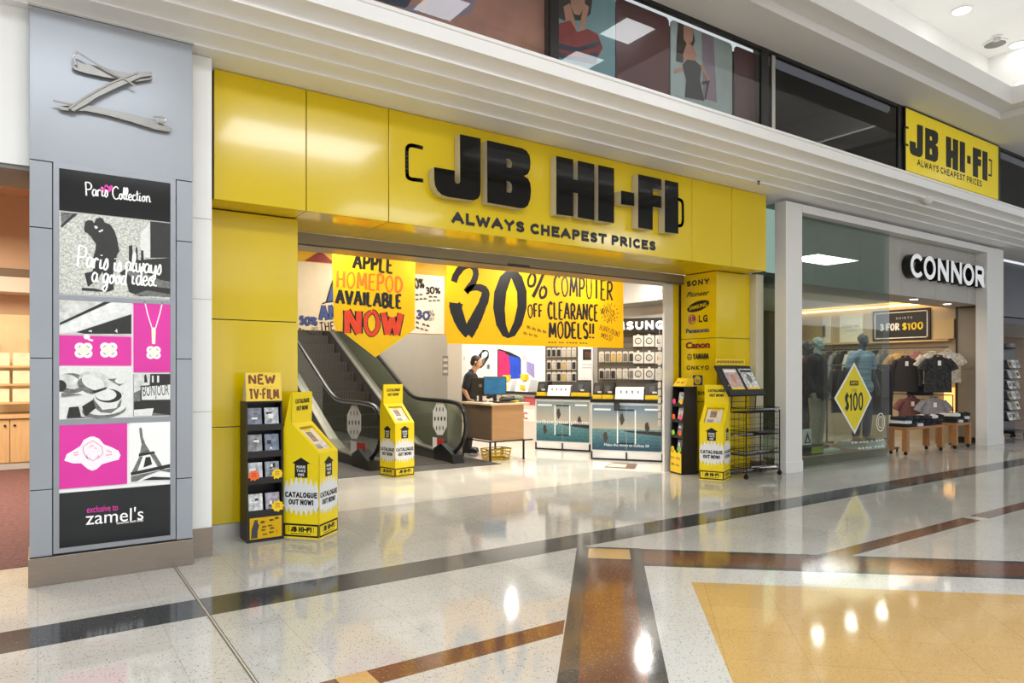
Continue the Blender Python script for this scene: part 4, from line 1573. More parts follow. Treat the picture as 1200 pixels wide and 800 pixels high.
for k, zz in enumerate((1.03, 1.31, 1.59)):
    for i in range(2):
        m_ = MB(); m_.box(-.62 + i * .3, -.36 + i * .3, 13.2 + .08 * k, 13.21 + .08 * k, zz + .001, zz + .2, mat('cream_card', (236, 226, 196), 0.5, var=0.1, vscale=9))
        solo(m_, 'display_card', 'cream card standing on the ladder stand in the jeweller shop', 'card', 'cream cards on the ladder stand')
m_ = MB(); m_.box(-1.2, .86, 13.6, 13.69, .85, 2.4, mat('jewel_back_panel', (222, 204, 160), 0.5, var=0.08, vscale=3)); struct(m_, 'trim_42')

# ================================================================== FILM STAND (left of entrance)
DVDC = [mat('dvd_cover_%s' % n_, c_, 0.3, var=0.55, vscale=s_) for n_, c_, s_ in (('slate', (120, 126, 140), 22), ('pale', (188, 190, 194), 26), ('grey', (140, 140, 144), 20), ('bluegrey', (120, 130, 150), 24), ('light', (196, 200, 208), 18), ('steel', (150, 156, 166), 25), ('white', (206, 206, 208), 30), ('mauve', (168, 160, 176), 22))]
CARTON = mat('pale_cardboard', (206, 196, 160), 0.7, var=0.05)
YTAG = mat('yellow_tag', (246, 206, 20), 0.5, var=0.05)
OTAG = mat('orange_tag', (244, 110, 50), 0.5, var=0.05)
PTAG = mat('pink_tag', (240, 60, 130), 0.5)
GTAG = mat('lime_tag', (150, 220, 60), 0.5)
STK = mat('stand_black', (24, 21, 20), 0.45, var=0.15, vscale=10)
FSx, FSy = 1.508, 6.300
fs = thing('film_display_stand', 'tall black display stand for films with a hand lettered header, at the left pier', 'display stand', (FSx, FSy, 0))
W_, D_ = 0.315, 0.26
prof = [(0, 0), (0.05, 1.223), (D_, 1.223), (D_, 0)]
for x in (0, W_ - .012):
    m_ = MB(); m_.prism(prof, Fr((x, 0, 0), (0, 1, 0), (0, 0, 1)), 0, .012, STK); part(m_, 'side_panel', fs)
m_ = MB(); m_.box(.012, W_ - .012, D_ - .012, D_, 0, 1.22, STK); part(m_, 'back_panel', fs)
m_ = MB(); m_.box(0.0, W_, 0.045, D_, 1.223, 1.235, STK); part(m_, 'top_panel', fs)
rows = []
for yt, yb in ((180, 262), (300, 382), (425, 500), (565, 645)):
    rows.append((FY(FSy + .03).px(300, yb / 3.81 + 430)[1], FY(FSy + .03).px(300, yt / 3.81 + 430)[1]))
for zb_, zt_ in rows:
    off = 0.05 * zb_ / 1.223
    m_ = MB(); m_.box(.012, W_ - .012, off + .005, D_ - .012, zb_ - .012, zb_ - .004, STK); part(m_, 'shelf', fs)
    m_ = MB(); m_.box(.012, W_ - .012, off + .0, off + .008, zb_ - .045, zb_ + .012, STK); part(m_, 'shelf_lip', fs)
m_ = MB(); m_.box(0.012, W_ - .012, 0.006, .02, 0, .23, STK)
part(m_, 'base_panel', fs)
FB = Fr((0, -0.002, 0), (1, 0, 0), (0, 0, 1))
m_ = MB(); m_.box(.02, W_ - .02, -.001, .005, .03, .215, YPAPER)
m_.hand('~ ~~', FB, .115, .155, .035, INK, .002, .13, width=.16, jit=.15, rot=.15)
m_.hand('~~', FB, .125, .115, .03, INK, .002, .13, width=.09, jit=.15, rot=.12)
m_.hand('~ ~', FB, .12, .085, .028, INK, .002, .13, width=.11, jit=.15, rot=.12)
m_.hand('~~!', FB, .13, .05, .03, INK, .002, .13, width=.13, jit=.15, rot=.1)
FBl = lambda pts: [(x, y) for x, y in pts]
m_.poly([(.03, .04), (.085, .04), (.085, .1), (.1, .15), (.085, .175), (.09, .2), (.075, .195), (.06, .2), (.055, .175), (.035, .12)], FB, .002, mat('ink_grey', (60, 62, 66), 0.5, var=0.4, vscale=60))
part(m_, 'base_poster', fs, 'yellow hand drawn poster')
# header wedge
FH = Fr((0, .048, 1.24), (1, 0, 0), (0, .12, 1))
m_ = MB()
m_.prism([(0.045, 1.237), (.08, 1.49), (.10, 1.49), (.17, 1.237)], Fr((0.0, 0, 0), (0, 1, 0), (0, 0, 1)), 0, W_ - .004, CARTON)
FH = Fr((0.0, .0435, 1.237), (1, 0, 0), (0, .035, .253))
m_.fbox(FH, .004, W_ - .008, 0.0, .255, .0, .002, mat('header_yellow', (238, 204, 60), 0.5, var=0.06))
BRO = mat('brown_marker', (120, 58, 20), 0.5, var=0.2, vscale=20)
m_.hand('NEW', FH, .03, .155, .075, BRO, .003, .25, width=.22, jit=.03)
m_.hand('~~~~', FH, .07, .118, .02, mat('faint_marker', (214, 170, 70), 0.5), .003, .15, width=.17, jit=.05)
m_.hand('TV-FILM', FH, .03, .02, .085, BRO, .003, .2, width=.25, jit=.03)
part(m_, 'header_sign', fs, 'pale card header with brown lettering')
# DVD cases: one case built, then copied
pos_words = [('left', 'top'), ('right', 'top'), ('left', 'second'), ('right', 'second'), ('left', 'third'), ('right', 'third'), ('left', 'lowest'), ('right', 'lowest')]


def dvd(i, loc, wd, hh, label, cmat, group, rz=0.0, name='film_case'):
    t_ = thing(name, label, 'film case', loc, rz, group)
    lean = .18
    F_ = Fr((0, 0, 0), (1, 0, 0), (0, lean, 1))
    m_ = MB(); m_.fbox(F_, 0, wd, 0, hh, -.013, 0, BLK); part(m_, 'case', t_, bevel=.002)
    m_ = MB(); m_.fbox(F_, .003, wd - .003, .003, hh - .003, 0, .0012, cmat)
    r_ = random.Random(i)
    for k in range(3):
        x = r_.uniform(.01, wd * .5); y = r_.uniform(.02, hh * .7)
        m_.fbox(F_, x, x + r_.uniform(.02, wd * .45), y, y + r_.uniform(.01, .05), .0012, .0016 + k * .0002, [PDK, PLT, DVDC[(i * 3 + k) % 8]][k])
    part(m_, 'cover', t_)
    return t_


for i, (sd, rw) in enumerate(pos_words):
    zb_, zt_ = rows[i // 2]
    x = FSx + (.018 if i % 2 == 0 else .165)
    dvd(i, (x, FSy + .05 * zb_ / 1.223 + .03, zb_ - .003), .128, zt_ - zb_, 'film case, %s one on the %s shelf of the black film stand' % (sd, rw), DVDC[i], 'film cases on the film stand')


def tag_burst(loc, r_, mt, label, rz=0.0, grp='price tags'):
    F_ = Fr((0, 0, 0), (1, 0, 0), (0, 0, 1))
    m_ = MB(); m_.prism(burst(0, 0, r_, r_ * .9, 9, .78, random.Random(int(loc[2] * 999))), F_, -.001, .001, mt)
    for k in (-.2, .05, .3):
        m_.stroke([(-r_ * .35, r_ * k), (0, r_ * (k + .08)), (r_ * .35, r_ * k)], F_, .0015, r_ * .1, RED if mt is OTAG else OAK)
    m_.v = [Matrix.Rotation(rz, 3, 'Z') @ q + Vector(loc) for q in m_.v]
    return solo(m_, 'price_tag', label, 'price tag', grp)


z3, z4 = rows[2][0], rows[3][0]
tag_burst((FSx + .06, FSy + .016, z3 + .035), .055, OTAG, 'orange starburst price tag on the third shelf of the film stand')
tag_burst((FSx + .26, FSy + .016, z3 + .035), .055, YTAG, 'yellow starburst price tag on the third shelf of the film stand')
tag_burst((FSx + .26, FSy + .008, z4 + .035), .062, YTAG, 'yellow starburst price tag on the lowest shelf of the film stand')

# ================================================================== CATALOGUE BINS
BW, BD = 0.34, 0.36
BURSTW = mat('burst_white', (232, 234, 236), 0.5)
SHD = mat('burst_grey', (150, 152, 150), 0.5)


def jb_logo(m_, F_, a, bb, w_, h_, mt, hh):
    m_.block('JB HI-FI', F_, a, bb, h_, mt, hh, .3, align='CENTER', width=w_)
    for s_ in (-1, 1):
        x = a + s_ * (w_ / 2 + h_ * .35)
        rline(m_, [(x - s_ * h_ * .18, bb + h_ * .95), (x, bb + h_ * .95), (x, bb + .05 * h_), (x - s_ * h_ * .18, bb + .05 * h_)], F_, h_ * .08, hh - .0005, hh, mt)


def bin_face(m_, F_, w_, ztop):
    c = w_ / 2
    # arrow
    s_ = w_ / .34
    za_ = .60
    m_.prism([(c - .085 * s_, za_ + .075), (c, za_ + .125), (c + .085 * s_, za_ + .075), (c + .06 * s_, za_ + .068), (c + .06 * s_, za_ - .055), (c - .06 * s_, za_ - .055), (c - .06 * s_, za_ + .068)], F_, 0, .001, INK)
    for st, zz in (('PLEASE', za_ + .03), ('TAKE', za_ - .005), ('ONE', za_ - .04)):
        m_.block(st, F_, c, zz, .024, BURSTW, .0016, .22, align='CENTER', width=.085 * s_ if st != 'ONE' else .06 * s_)
    # torn burst
    r_ = random.Random(int(ztop * 1000))
    top, bot = [], []
    for i in range(15):
        x = w_ * (.02 + .96 * i / 14)
        top.append((x, (.46 + .05 * math.sin(i / 14 * math.pi)) + (.05 if i % 2 else -.025)))
        bot.append((x, (.27 - .035 * math.sin(i / 14 * math.pi)) + (-.035 if i % 2 else .02)))
    for i in range(14):
        x = w_ * (.05 + .9 * i / 13)
        m_.stroke([(x + .012, .30), (x + .004, .255), (x - .012, .222 + .02 * (i % 2))], F_, .0006, .012, SHD, .002)
    m_.prism(top + bot[::-1], F_, 0, .001, BURSTW)
    m_.block('CATALOGUE', F_, c, .365, .05, INK, .0016, .24, align='CENTER', width=w_ * .9)
    m_.block('OUT NOW!', F_, c, .30, .05, INK, .0016, .24, align='CENTER', width=w_ * .7)
    # foot band
    m_.prism([(0.004, .012), (w_ - .004, .012), (w_ - .004, .13), (.004, .13)], F_, 0, .0008, INK)
    m_.prism([(0.018, .028), (w_ - .018, .028), (w_ - .018, .113), (.018, .113)], F_, .0008, .0012, YCARD)
    jb_logo(m_, F_, c, .056, w_ * .6, .048, INK, .0018)
    for k in range(12):
        m_.fbox(F_, c - w_ * .28 + k * w_ * .047, c - w_ * .28 + k * w_ * .047 + w_ * .03, .037, .046, .0012, .0017, INK)


def make_bin(label, loc, rz):
    t_ = thing('catalogue_bin', label, 'catalogue bin', loc, rz, 'yellow catalogue bins')
    prof = [(0, 0), (0, .765), (.275, 1.035), (.268, 1.31), (.285, 1.31), (BD, .97), (BD, 0)]
    # sides
    for nm, F_ in (('side_panel', Fr((0, BD, 0), (0, -1, 0), (0, 0, 1))), ('side_panel', Fr((BW, 0, 0), (0, 1, 0), (0, 0, 1)))):
        left = F_.n.x < 0
        P_ = [((BD - y) if left else y, z) for y, z in prof]
        m_ = MB(); m_.prism(P_, F_, -.006, 0, YCARD)
        bin_face(m_, F_, BD, .8 if left else .81)
        part(m_, nm, t_)
    F_ = Fr((0, 0, 0), (1, 0, 0), (0, 0, 1))
    m_ = MB(); m_.fbox(F_, 0.0, BW, 0, .765, -.006, 0.0, YCARD); bin_face(m_, F_, BW, .79); part(m_, 'front_panel', t_)
    m_ = MB(); m_.box(.006, BW - .006, BD - .006, BD, 0, .97, YCARD)
    m_.add([(0, BD, .97), (BW, BD, .97), (BW, .285, 1.31), (0, .285, 1.31)], [(0, 1, 2, 3)], YCARD); part(m_, 'back_panel', t_)
    # header board
    FHd = Fr((0, .273, 1.035), (1, 0, 0), (0, -.02, 1))
    m_ = MB(); m_.fbox(FHd, 0.0, BW, -.005, .275, -.012, 0, YCARD)
    m_.block('CATALOGUE', FHd, BW / 2, .17, .042, INK, .001, .24, align='CENTER', width=.24, rot=.02)
    m_.block('OUT NOW!', FHd, BW / 2, .105, .042, INK, .001, .24, align='CENTER', width=.2, rot=.02)
    part(m_, 'header_board', t_)
    # sloping tray rim and tray floor
    FS_ = Fr((0, 0, .765), (1, 0, 0), (0, .275, .27))
    L_ = math.hypot(.275, .27)
    m_ = MB()
    m_.prism([(0.006, 0), (BW - .006, 0), (BW - .006, L_), (.006, L_)], FS_, -.006, -.001, YCARD, [[(.05, .04), (.05, L_ - .06), (BW - .05, L_ - .06), (BW - .05, .04)]])
    m_.fbox(FS_, .05, BW - .05, .04, L_ - .06, -.06, -.055, CARTON)
    m_.fbox(FS_, .045, .05, .04, L_ - .06, -.06, -.002, YCARD); m_.fbox(FS_, BW - .05, BW - .045, .04, L_ - .06, -.06, -.002, YCARD)
    m_.fbox(FS_, .05, BW - .05, .035, .04, -.06, -.002, YCARD); m_.fbox(FS_, .05, BW - .05, L_ - .06, L_ - .055, -.06, -.002, YCARD)
    part(m_, 'tray', t_)
    return t_, FS_, L_


CATP = mat('catalogue_paper', (232, 220, 196), 0.4, var=0.06, vscale=9)
for label, loc, ang, nm in (('yellow catalogue bin in front of the left pier, beside the black film stand', (2.075, 6.096, 0), 41.5, 'left pier'),
                            ('yellow catalogue bin on the grey mat in front of the escalator', (4.152, 9.006, 0.002), 12, 'escalator'),
                            ('yellow catalogue bin at the right pier, beside the wire rack', (7.59, 6.515, 0), -65.0, 'right pier')):
    t_, FS_, L_ = make_bin(label, loc, math.radians(ang))
    cp = thing('catalogue_stack', 'pile of printed catalogues lying in the yellow bin at the %s' % nm, 'catalogues', loc, math.radians(ang), 'catalogues in the bins')
    m_ = MB(); m_.fbox(FS_, .06, BW - .06, .05, L_ - .08, -.054, -.02, CATP); part(m_, 'pages', cp)
    m_ = MB(); m_.fbox(FS_, .062, BW - .058, .05, L_ - .078, -.02, -.017, CATP)
    m_.fbox(FS_, .11, .2, .15, .27, -.017, -.0165, mat('catalogue_photo', (150, 130, 124), 0.4, var=0.4, vscale=40)); m_.fbox(FS_, .11, .23, .28, .305, -.017, -.0165, YTAG)
    m_.fbox(FS_, .21, .27, .07, .14, -.017, -.0164, DVDC[4]); m_.fbox(FS_, .09, .18, .06, .12, -.017, -.0164, DVDC[7])
    part(m_, 'cover', cp)

# ================================================================== SMALL STAND AT THE RIGHT PIER
q0, q1, q2 = atZ(785, 553), atZ(798.6, 556.5), atZ(814.7, 555.7)
ang = math.atan2(q1.y - q0.y, q1.x - q0.x)
wT = (q1 - q0).length
ts = thing('film_display_stand', 'narrow black display stand with coloured tags, at the right pier', 'display stand', tuple(q0), ang)
DT = 0.26
HT = 1.27
for x in (0, wT - .01):
    m_ = MB(); m_.prism([(0, 0), (.05, HT), (DT, HT), (DT, 0)], Fr((x, 0, 0), (0, 1, 0), (0, 0, 1)), 0, .01, STK); part(m_, 'side_panel', ts)
m_ = MB(); m_.box(.01, wT - .01, DT - .01, DT, 0, HT, STK); part(m_, 'back_panel', ts)
m_ = MB(); m_.box(0, wT, .05, DT, HT, HT + .01, STK); part(m_, 'top_panel', ts)
m_ = MB(); m_.prism([(.045, HT + .01), (.14, HT + .13), (.2, HT + .13), (.2, HT + .01)], Fr((0, 0, 0), (0, 1, 0), (0, 0, 1)), 0, wT, YTAG)
FHt = Fr((0, .045, HT + .01), (1, 0, 0), (0, .095, .12))
m_.hand('~~', FHt, .05, .045, .05, OAK, .002, .2, width=wT - .12)
part(m_, 'header_sign', ts, 'yellow wedge header')
zz4 = [.33, .57, .80, 1.03]
for i, z in enumerate(zz4):
    m_ = MB(); m_.box(.01, wT - .01, .05 * z / HT + .005, DT - .01, z - .02, z - .01, STK); part(m_, 'shelf', ts)
    m_ = MB(); m_.box(.01, wT - .01, .05 * z / HT, .05 * z / HT + .008, z - .05, z + .01, STK); part(m_, 'shelf_lip', ts)
m_ = MB(); m_.box(.01, wT - .01, .005, .015, 0, .3, STK); part(m_, 'base_panel', ts)
FBt = Fr((0, .003, 0), (1, 0, 0), (0, 0, 1))
m_ = MB(); m_.prism([(.01, .02), (wT - .01, .02), (wT - .01, .3), (wT * .75, .33), (wT * .6, .3), (wT * .4, .35), (wT * .25, .3), (.02, .33)], FBt, 0, .002, YTAG)
m_.hand('~~', FBt, .03, .2, .06, OAK, .003, .18, width=wT - .07); m_.hand('~~', FBt, .04, .1, .06, OAK, .003, .18, width=wT - .1)
part(m_, 'base_poster', ts, 'yellow hand lettered poster')
Rz = Matrix.Rotation(ang, 3, 'Z')
tg = [(PTAG, YTAG), (OTAG, PTAG), (GTAG, OTAG), (YTAG, GTAG)]
nmr = ['lowest', 'third', 'second', 'top']
mn = {PTAG: 'pink', YTAG: 'yellow', OTAG: 'orange', GTAG: 'lime green'}
for i, z in enumerate(zz4):
    l_ = Rz @ Vector((.09, .05 * z / HT + .04, 0)) + q0
    dvd(20 + i, (l_.x, l_.y, z - .009), .13, .18, 'film case on the %s shelf of the narrow stand by the right pier' % nmr[i], DVDC[(i * 3) % 8], 'film cases on the narrow stand', ang)
    for k in (0, 1):
        l_ = Rz @ Vector((.06 + k * (wT - .13), .05 * z / HT - .004, 0)) + q0
        tag_burst((l_.x, l_.y, z + .03), .05, tg[3 - i][k], '%s tag, %s on the %s shelf of the narrow stand' % (mn[tg[3 - i][k]], ('left', 'right')[k], nmr[i]), ang, 'tags on the narrow stand')

# ================================================================== WIRE RACK AT THE RIGHT PIER
WIRE = mat('black_wire', (28, 27, 26), 0.4, 0.3)
rk = thing('wire_rack', 'black wire magazine rack on castors in front of the beige post', 'rack', (8.45, 6.3, 0))
rx0, rx1, ry0, ry1 = 8.12, 8.88, 6.14, 6.46
zs = [.09, .33, .60, .92]
for x in (rx0, rx1):
    for y in (ry0, ry1):
        m_ = MB(); m_.tube([(x, y, .07), (x, y, .95)], .009, WIRE); part(m_, 'post', rk, world=True, smooth=True)
        m_ = MB(); m_.lathe([(.032, -.012), (.034, 0), (.032, .012)], (x, y, .034), RUBBER, 14, axis=(1, .2, 0)); m_.box(x - .016, x + .016, y - .012, y + .012, .045, .075, WIRE); part(m_, 'castor', rk, world=True, smooth=True)
for z in zs:
    m_ = MB()
    m_.tube([(rx0, ry0, z), (rx1, ry0, z), (rx1, ry1, z), (rx0, ry1, z)], .006, WIRE, 6, closed=True)
    m_.tube([(rx0, ry0, z + .06), (rx1, ry0, z + .06), (rx1, ry1, z + .06), (rx0, ry1, z + .06)], .005, WIRE, 6, closed=True)
    for i in range(14):
        x = rx0 + (rx1 - rx0) * (i + .5) / 14
        m_.tube([(x, ry0, z + .06), (x, ry0, z), (x, ry1, z), (x, ry1, z + .06)], .003, WIRE, 5)
    part(m_, 'wire_shelf', rk, world=True)
m_ = MB()
for i in range(9):
    z = .12 + i * .1
    for x in (rx0, rx1):
        m_.tube([(x, ry0, z), (x, ry1, z)], .003, WIRE, 5)
    m_.tube([(rx0, ry1, z), (rx1, ry1, z)], .003, WIRE, 5)
for i in range(4):
    y = ry0 + (ry1 - ry0) * (i + .5) / 4
    for x in (rx0, rx1):
        m_.tube([(x, y, .1), (x, y, .92)], .003, WIRE, 5)
part(m_, 'wire_sides', rk, world=True)
# slanted black display board with two magazine pockets
tl, tr_, br, bl = atY(845, 428, 6.5), atY(882, 429, 6.5), atY(893, 464, 6.24), atY(858, 464, 6.24)
FD = Fr(bl, br - bl, tl - bl)
FD = Fr(bl, (1, 0, 0), (0, tl.y - bl.y, tl.z - bl.z))
wD = br.x - bl.x + .08
hD = (tl - bl).length * .98
BOARD = mat('board_black', (30, 32, 36), 0.4, var=0.1)
m_ = MB(); m_.fbox(FD, -.06, wD - .02, 0, hD, -.02, 0, BOARD); m_.fbox(FD, -.06, wD - .02, 0, .09, 0, .03, BOARD)
part(m_, 'display_board', rk, world=True, bevel=.004)
m_ = MB()
for sx in (.05, wD - .16):
    m_.tube([FD.at(sx, .03, -.03), FD.at(sx, -.1, -.12), (FD.at(sx, 0, 0).x, 6.3, .95)], .008, WIRE)
    m_.tube([FD.at(sx, hD * .7, -.025), (FD.at(sx, 0, 0).x, 6.46, .95)], .008, WIRE)
part(m_, 'board_bracket', rk, world=True, smooth=True)
FT = Fr(FD.at(-.02, hD + .01, 0), (1, 0, 0), (0, 0, 1))
m_ = MB(); m_.fbox(FT, 0, wD - .1, 0, .085, -.006, 0, YTAG)
for i in range(22):
    m_.fbox(FT, .02 + i * (wD - .14) / 22, .02 + i * (wD - .14) / 22 + .016, .02 + .006 * (i % 3), .06 + .008 * (i % 2), 0, .001, INK)
part(m_, 'strip_sign', rk, world=True)
MAGP = mat('magazine_print', (196, 170, 168), 0.3, var=0.35, vscale=18)
for i, (x0_, nm) in enumerate(((.06, 'left'), (.06 + wD * .47, 'right'))):
    m_ = MB(); m_.fbox(FD, x0_, x0_ + wD * .38, .075, hD - .06, .003, .012, [MAGP, DVDC[6]][i])
    m_.fbox(FD, x0_, x0_ + wD * .38, .075, .13, .012, .0128, YTAG)
    m_.poly([FD_ for FD_ in el(x0_ + wD * .19, hD * .55, .05, .08, 16)], FD, .0132, [SKINP, PMD][i])
    m_.fbox(FD, x0_ + .01, x0_ + wD * .36, hD - .12, hD - .08, .012, .013, [PLT, PDK][i])
    solo(m_, 'magazine', 'magazine in the %s pocket of the slanted black display board' % nm, 'magazine', 'magazines on the display board')
for i, (x, z, rz, c_) in enumerate(((8.1, .66, .1, DVDC[2]), (8.45, .66, -.2, PDK), (8.2, .985, .2, PDK), (8.55, .985, -.15, DVDC[5]), (8.15, .395, .05, DVDC[0]), (8.5, .395, .15, PMD), (8.15, .15, .2, DVDC[3]), (8.5, .16, -.3, PLT))):
    R_ = Matrix.Rotation(rz, 3, 'Z') @ Matrix.Rotation(-.12, 3, 'X')
    m_ = MB(); m_.box(0, .28, 0, .2, 0, .02, c_); m_.box(.02, .2, .03, .12, .02, .0206, [YTAG, PLT, RED, MAGP][i % 4])
    m_.v = [R_ @ q + Vector((x, 6.19, z - .055 + (.02 if rz < 0 else .0))) for q in m_.v]
    lv = {.66: 'third', .985: 'top', .395: 'second', .15: 'bottom', .16: 'bottom'}[z]
    solo(m_, 'magazine', 'magazine lying on the %s level of the wire rack, %s one' % (lv, ('left', 'right')[i % 2]), 'magazine', 'magazines in the wire rack')

# ================================================================== HI-FI SHOP INTERIOR : shell
SHW = mat('shop_wall_white', (232, 226, 216), 0.6, var=0.02, vscale=2)
SHG = mat('shop_wall_taupe', (188, 178, 160), 0.5, var=0.03, vscale=2)
b = MB(); b.box(2.05, 2.2, 7.55, 18, 0, 4.6, DKGREY); struct(b, 'wall_left')
b = MB(); b.box(9.4, 9.52, 7.3, 18, 0, 4.6, SHW); struct(b, 'wall_right')
b = MB(); b.box(2.0, 9.5, 17.9, 18, 0, 4.6, SHW); struct(b, 'wall_back')
b = MB(); b.box(5.95, 6.2, 10.75, 17.9, 0, 4.6, SHG); b.box(5.93, 6.22, 10.7, 10.75, 0, 4.6, mat('wall_end_grey', (196, 192, 184), 0.4, 0.2)); struct(b, 'wall_middle')
b = MB(); b.box(2.05, 9.4, 7.55, 9.44, 3.22, 3.3, WHT2); b.box(6.2, 9.4, 9.44, 17.9, 3.22, 3.3, WHT2); b.box(2.05, 6.0, 9.44, 17.9, 4.55, 4.62, DKGREY); struct(b, 'ceiling')
b = MB(); b.box(8.75, 9.4, 7.6, 12.2, 2.72, 3.2, mat('bulkhead_grey', (176, 172, 164), 0.6)); struct(b, 'trim_43')
b = MB(); b.box(2.05, 5.95, 9.34, 9.44, 2.06, 3.22, mat('yellow_bulkhead', (232, 186, 20), 0.5, var=0.03)); struct(b, 'trim_44')
# recessed panel light of the shop ceiling
b = MB(); b.box(8.0, 8.6, 9.4, 10.6, 3.2, 3.219, mat('shop_panel_light', (255, 250, 240), 0.5, emit=5.0)); solo(b, 'panel_light', 'bright square ceiling light inside the hi-fi shop, above the phone units', 'light')

# ---- hanging hand painted banners
PB = FY(8.2)
bx0, bx1 = PB.px(523.5, 350)[0], PB.px(730.5, 350)[0]
bz0 = PB.px(525, 402.5)[1]
ban = thing('hanging_banner', 'wide yellow hand painted 30 percent off banner hanging inside the entrance', 'banner', ((bx0 + bx1) / 2, 8.2, bz0))
m_ = MB(); m_.box(bx0, bx1, 8.2, 8.206, bz0, 3.02, YPAPER)
kb = lambda pts: [PB.px(*p) for p in c3(pts, 5.4545, 520, 300)]


def brush(pts, w0, w1, h=.001, n=5):
    P_ = smooth_line(kb(pts), n)
    m_.stroke(P_, PB, h, w0, INK, w1, jit=.06)


brush([(65, 165), (80, 120), (120, 70), (165, 55), (195, 75), (205, 115), (190, 165), (160, 205), (140, 230)], .10, .09)
brush([(140, 228), (175, 205), (220, 200), (262, 220), (262, 270), (225, 360), (180, 450), (150, 495)], .06, .20)
brush([(155, 505), (120, 460), (95, 400), (78, 340), (78, 300)], .10, .22, .0012)
m_.poly(kb([(148, 512), (50, 320), (105, 292), (160, 480), (150, 512)]), PB, .0014, INK)
m_.poly(kb([(418, 78), (360, 130), (322, 230), (315, 330), (335, 440), (375, 510), (410, 525), (455, 510), (500, 440), (530, 330), (530, 220), (500, 130), (455, 80)][::-1]), PB, .001, INK, [kb([(432, 140), (400, 230), (390, 340), (398, 440), (416, 492), (448, 420), (470, 320), (468, 230)])])
# percent
brush([(560, 110), (540, 150), (545, 190), (575, 185), (585, 140), (570, 105)], .035, .05, .001)
brush([(640, 105), (605, 190), (570, 262)], .05, .06)
brush([(630, 195), (614, 230), (622, 265), (648, 255), (655, 215), (635, 192)], .04, .05)


def bh(st, x0, y0, x1, y1, hpx, w=.16, mt=INK, jit=.05):
    a, bb = kb([(x0, y0)])[0]
    a1, b1 = kb([(x1, y1)])[0]
    hh = kb([(x0, y0 - hpx)])[0][1] - bb
    m_.hand(st, PB, a, bb, hh, mt, .001, w, width=a1 - a, jit=jit, rot=math.atan2(b1 - bb, a1 - a), calli=.25)


bh('COMPUTER', 705, 248, 1078, 282, 128, .10)
bh('OFF', 540, 390, 632, 390, 82, .16)
bh('CLEARANCE', 668, 398, 985, 412, 105, .13)
bh('MODELS!!', 675, 520, 960, 525, 100, .15)
bh('~~~~', 528, 470, 655, 505, 36, .1)
bh('~~~', 508, 505, 600, 528, 30, .1)
bh('.-.-.-.', 505, 552, 590, 545, 12, .14)
bh('~~~ ~~ ~~~~ ~~~', 668, 560, 918, 565, 18, .14)
bh('WHILE', 1010, 372, 1080, 340, 34, .12); bh('STOCK', 1025, 395, 1100, 372, 30, .12); bh('LASTS', 1045, 425, 1100, 398, 26, .12)
for i in range(14):
    q = i / 14 * 2 * math.pi
    m_.stroke(kb([(1060 + 46 * math.cos(q), 365 + 52 * math.sin(q)), (1060 + 58 * math.cos(q), 365 + 66 * math.sin(q))]), PB, .001, .012, INK)
bh('HURRY/DONT', 995, 470, 1125, 520, 34, .1); bh('MISS!', 1005, 520, 1075, 545, 34, .12)
part(m_, 'banner_sheet', ban, world=True)
m_ = MB(); m_.tube([(bx0 - .02, 8.203, 3.02), (bx1 + .02, 8.203, 3.02)], .012, WHT, 8)
for x in (bx0 + .3, bx1 - .3):
    m_.tube([(x, 8.203, 3.02), (x, 8.203, 3.21)], .003, WIRE, 5)
part(m_, 'hanging_rail', ban, world=True)

PP = FY(8.0)
kp = lambda pts: [PP.px(*p) for p in c3(pts, 5.714, 345, 285)]
pent = thing('hanging_banner', 'pointed yellow hand painted smart speaker banner hanging above the escalator', 'banner', tuple(atY(440, 418, 8.0)))
o_ = [PP.px(*p) for p in ((389.0, 300), (391.5, 381), (440, 418.5), (486, 385.6), (486.5, 300))]
o_[0] = (o_[0][0], 2.98); o_[-1] = (o_[-1][0], 2.98)
m_ = MB(); m_.prism(o_, PP, -.006, 0, paper('yellow_banner_bright', (253, 218, 14)))


def ph(st, x0, y0, x1, y1, hpx, w, mt, jit=.03, outline=None):
    a, bb = kp([(x0, y0)])[0]; a1, b1 = kp([(x1, y1)])[0]
    hh = kp([(x0, y0 - hpx)])[0][1] - bb
    m_.hand(st, PP, a, bb, hh, mt, .0018, w, width=a1 - a, jit=jit, rot=math.atan2(b1 - bb, a1 - a), outline=outline, calli=.3)


ph('APPLE', 395, 165, 655, 200, 100, .16, INK)
ph('HOMEPOD', 285, 290, 720, 330, 108, .13, ORANGE)
ph('AVAILABLE', 282, 402, 715, 435, 92, .19, INK)
ph('NOW', 345, 600, 712, 615, 150, .20, REDINK, .02, INK)
part(m_, 'banner_sheet', pent, world=True)
m_ = MB()
for x in (o_[0][0] + .1, o_[-1][0] - .1):
    m_.tube([(x, 8.0, 2.97), (x, 8.0, 3.21)], .003, WIRE, 5)
part(m_, 'hanging_wire', pent, world=True)

# ---- white hand lettered posters on the bulkhead above the escalator
PWH = FY(9.33)
kl = lambda pts: [PWH.px(*p) for p in c3(pts, 6.61, 345, 290)]
lx0, lx1 = 2.7, PWH.px(391, 350)[0] + .02
m_ = MB(); m_.box(lx0, lx1, 9.328, 9.334, 2.06, kl([(180, 118)])[0][1], mat('cream_poster_paper', (232, 218, 190), 0.6, var=0.04))


def lh(fr_, kk, st, x0, y0, x1, y1, hpx, w, mt, jit=.08, outline=None):
    a, bb = kk([(x0, y0)])[0]; a1, b1 = kk([(x1, y1)])[0]
    hh = kk([(x0, y0 - hpx)])[0][1] - bb
    m_.hand(st, fr_, a, bb, hh, mt, .0065, w, width=a1 - a, jit=jit, rot=math.atan2(b1 - bb, a1 - a), outline=outline)


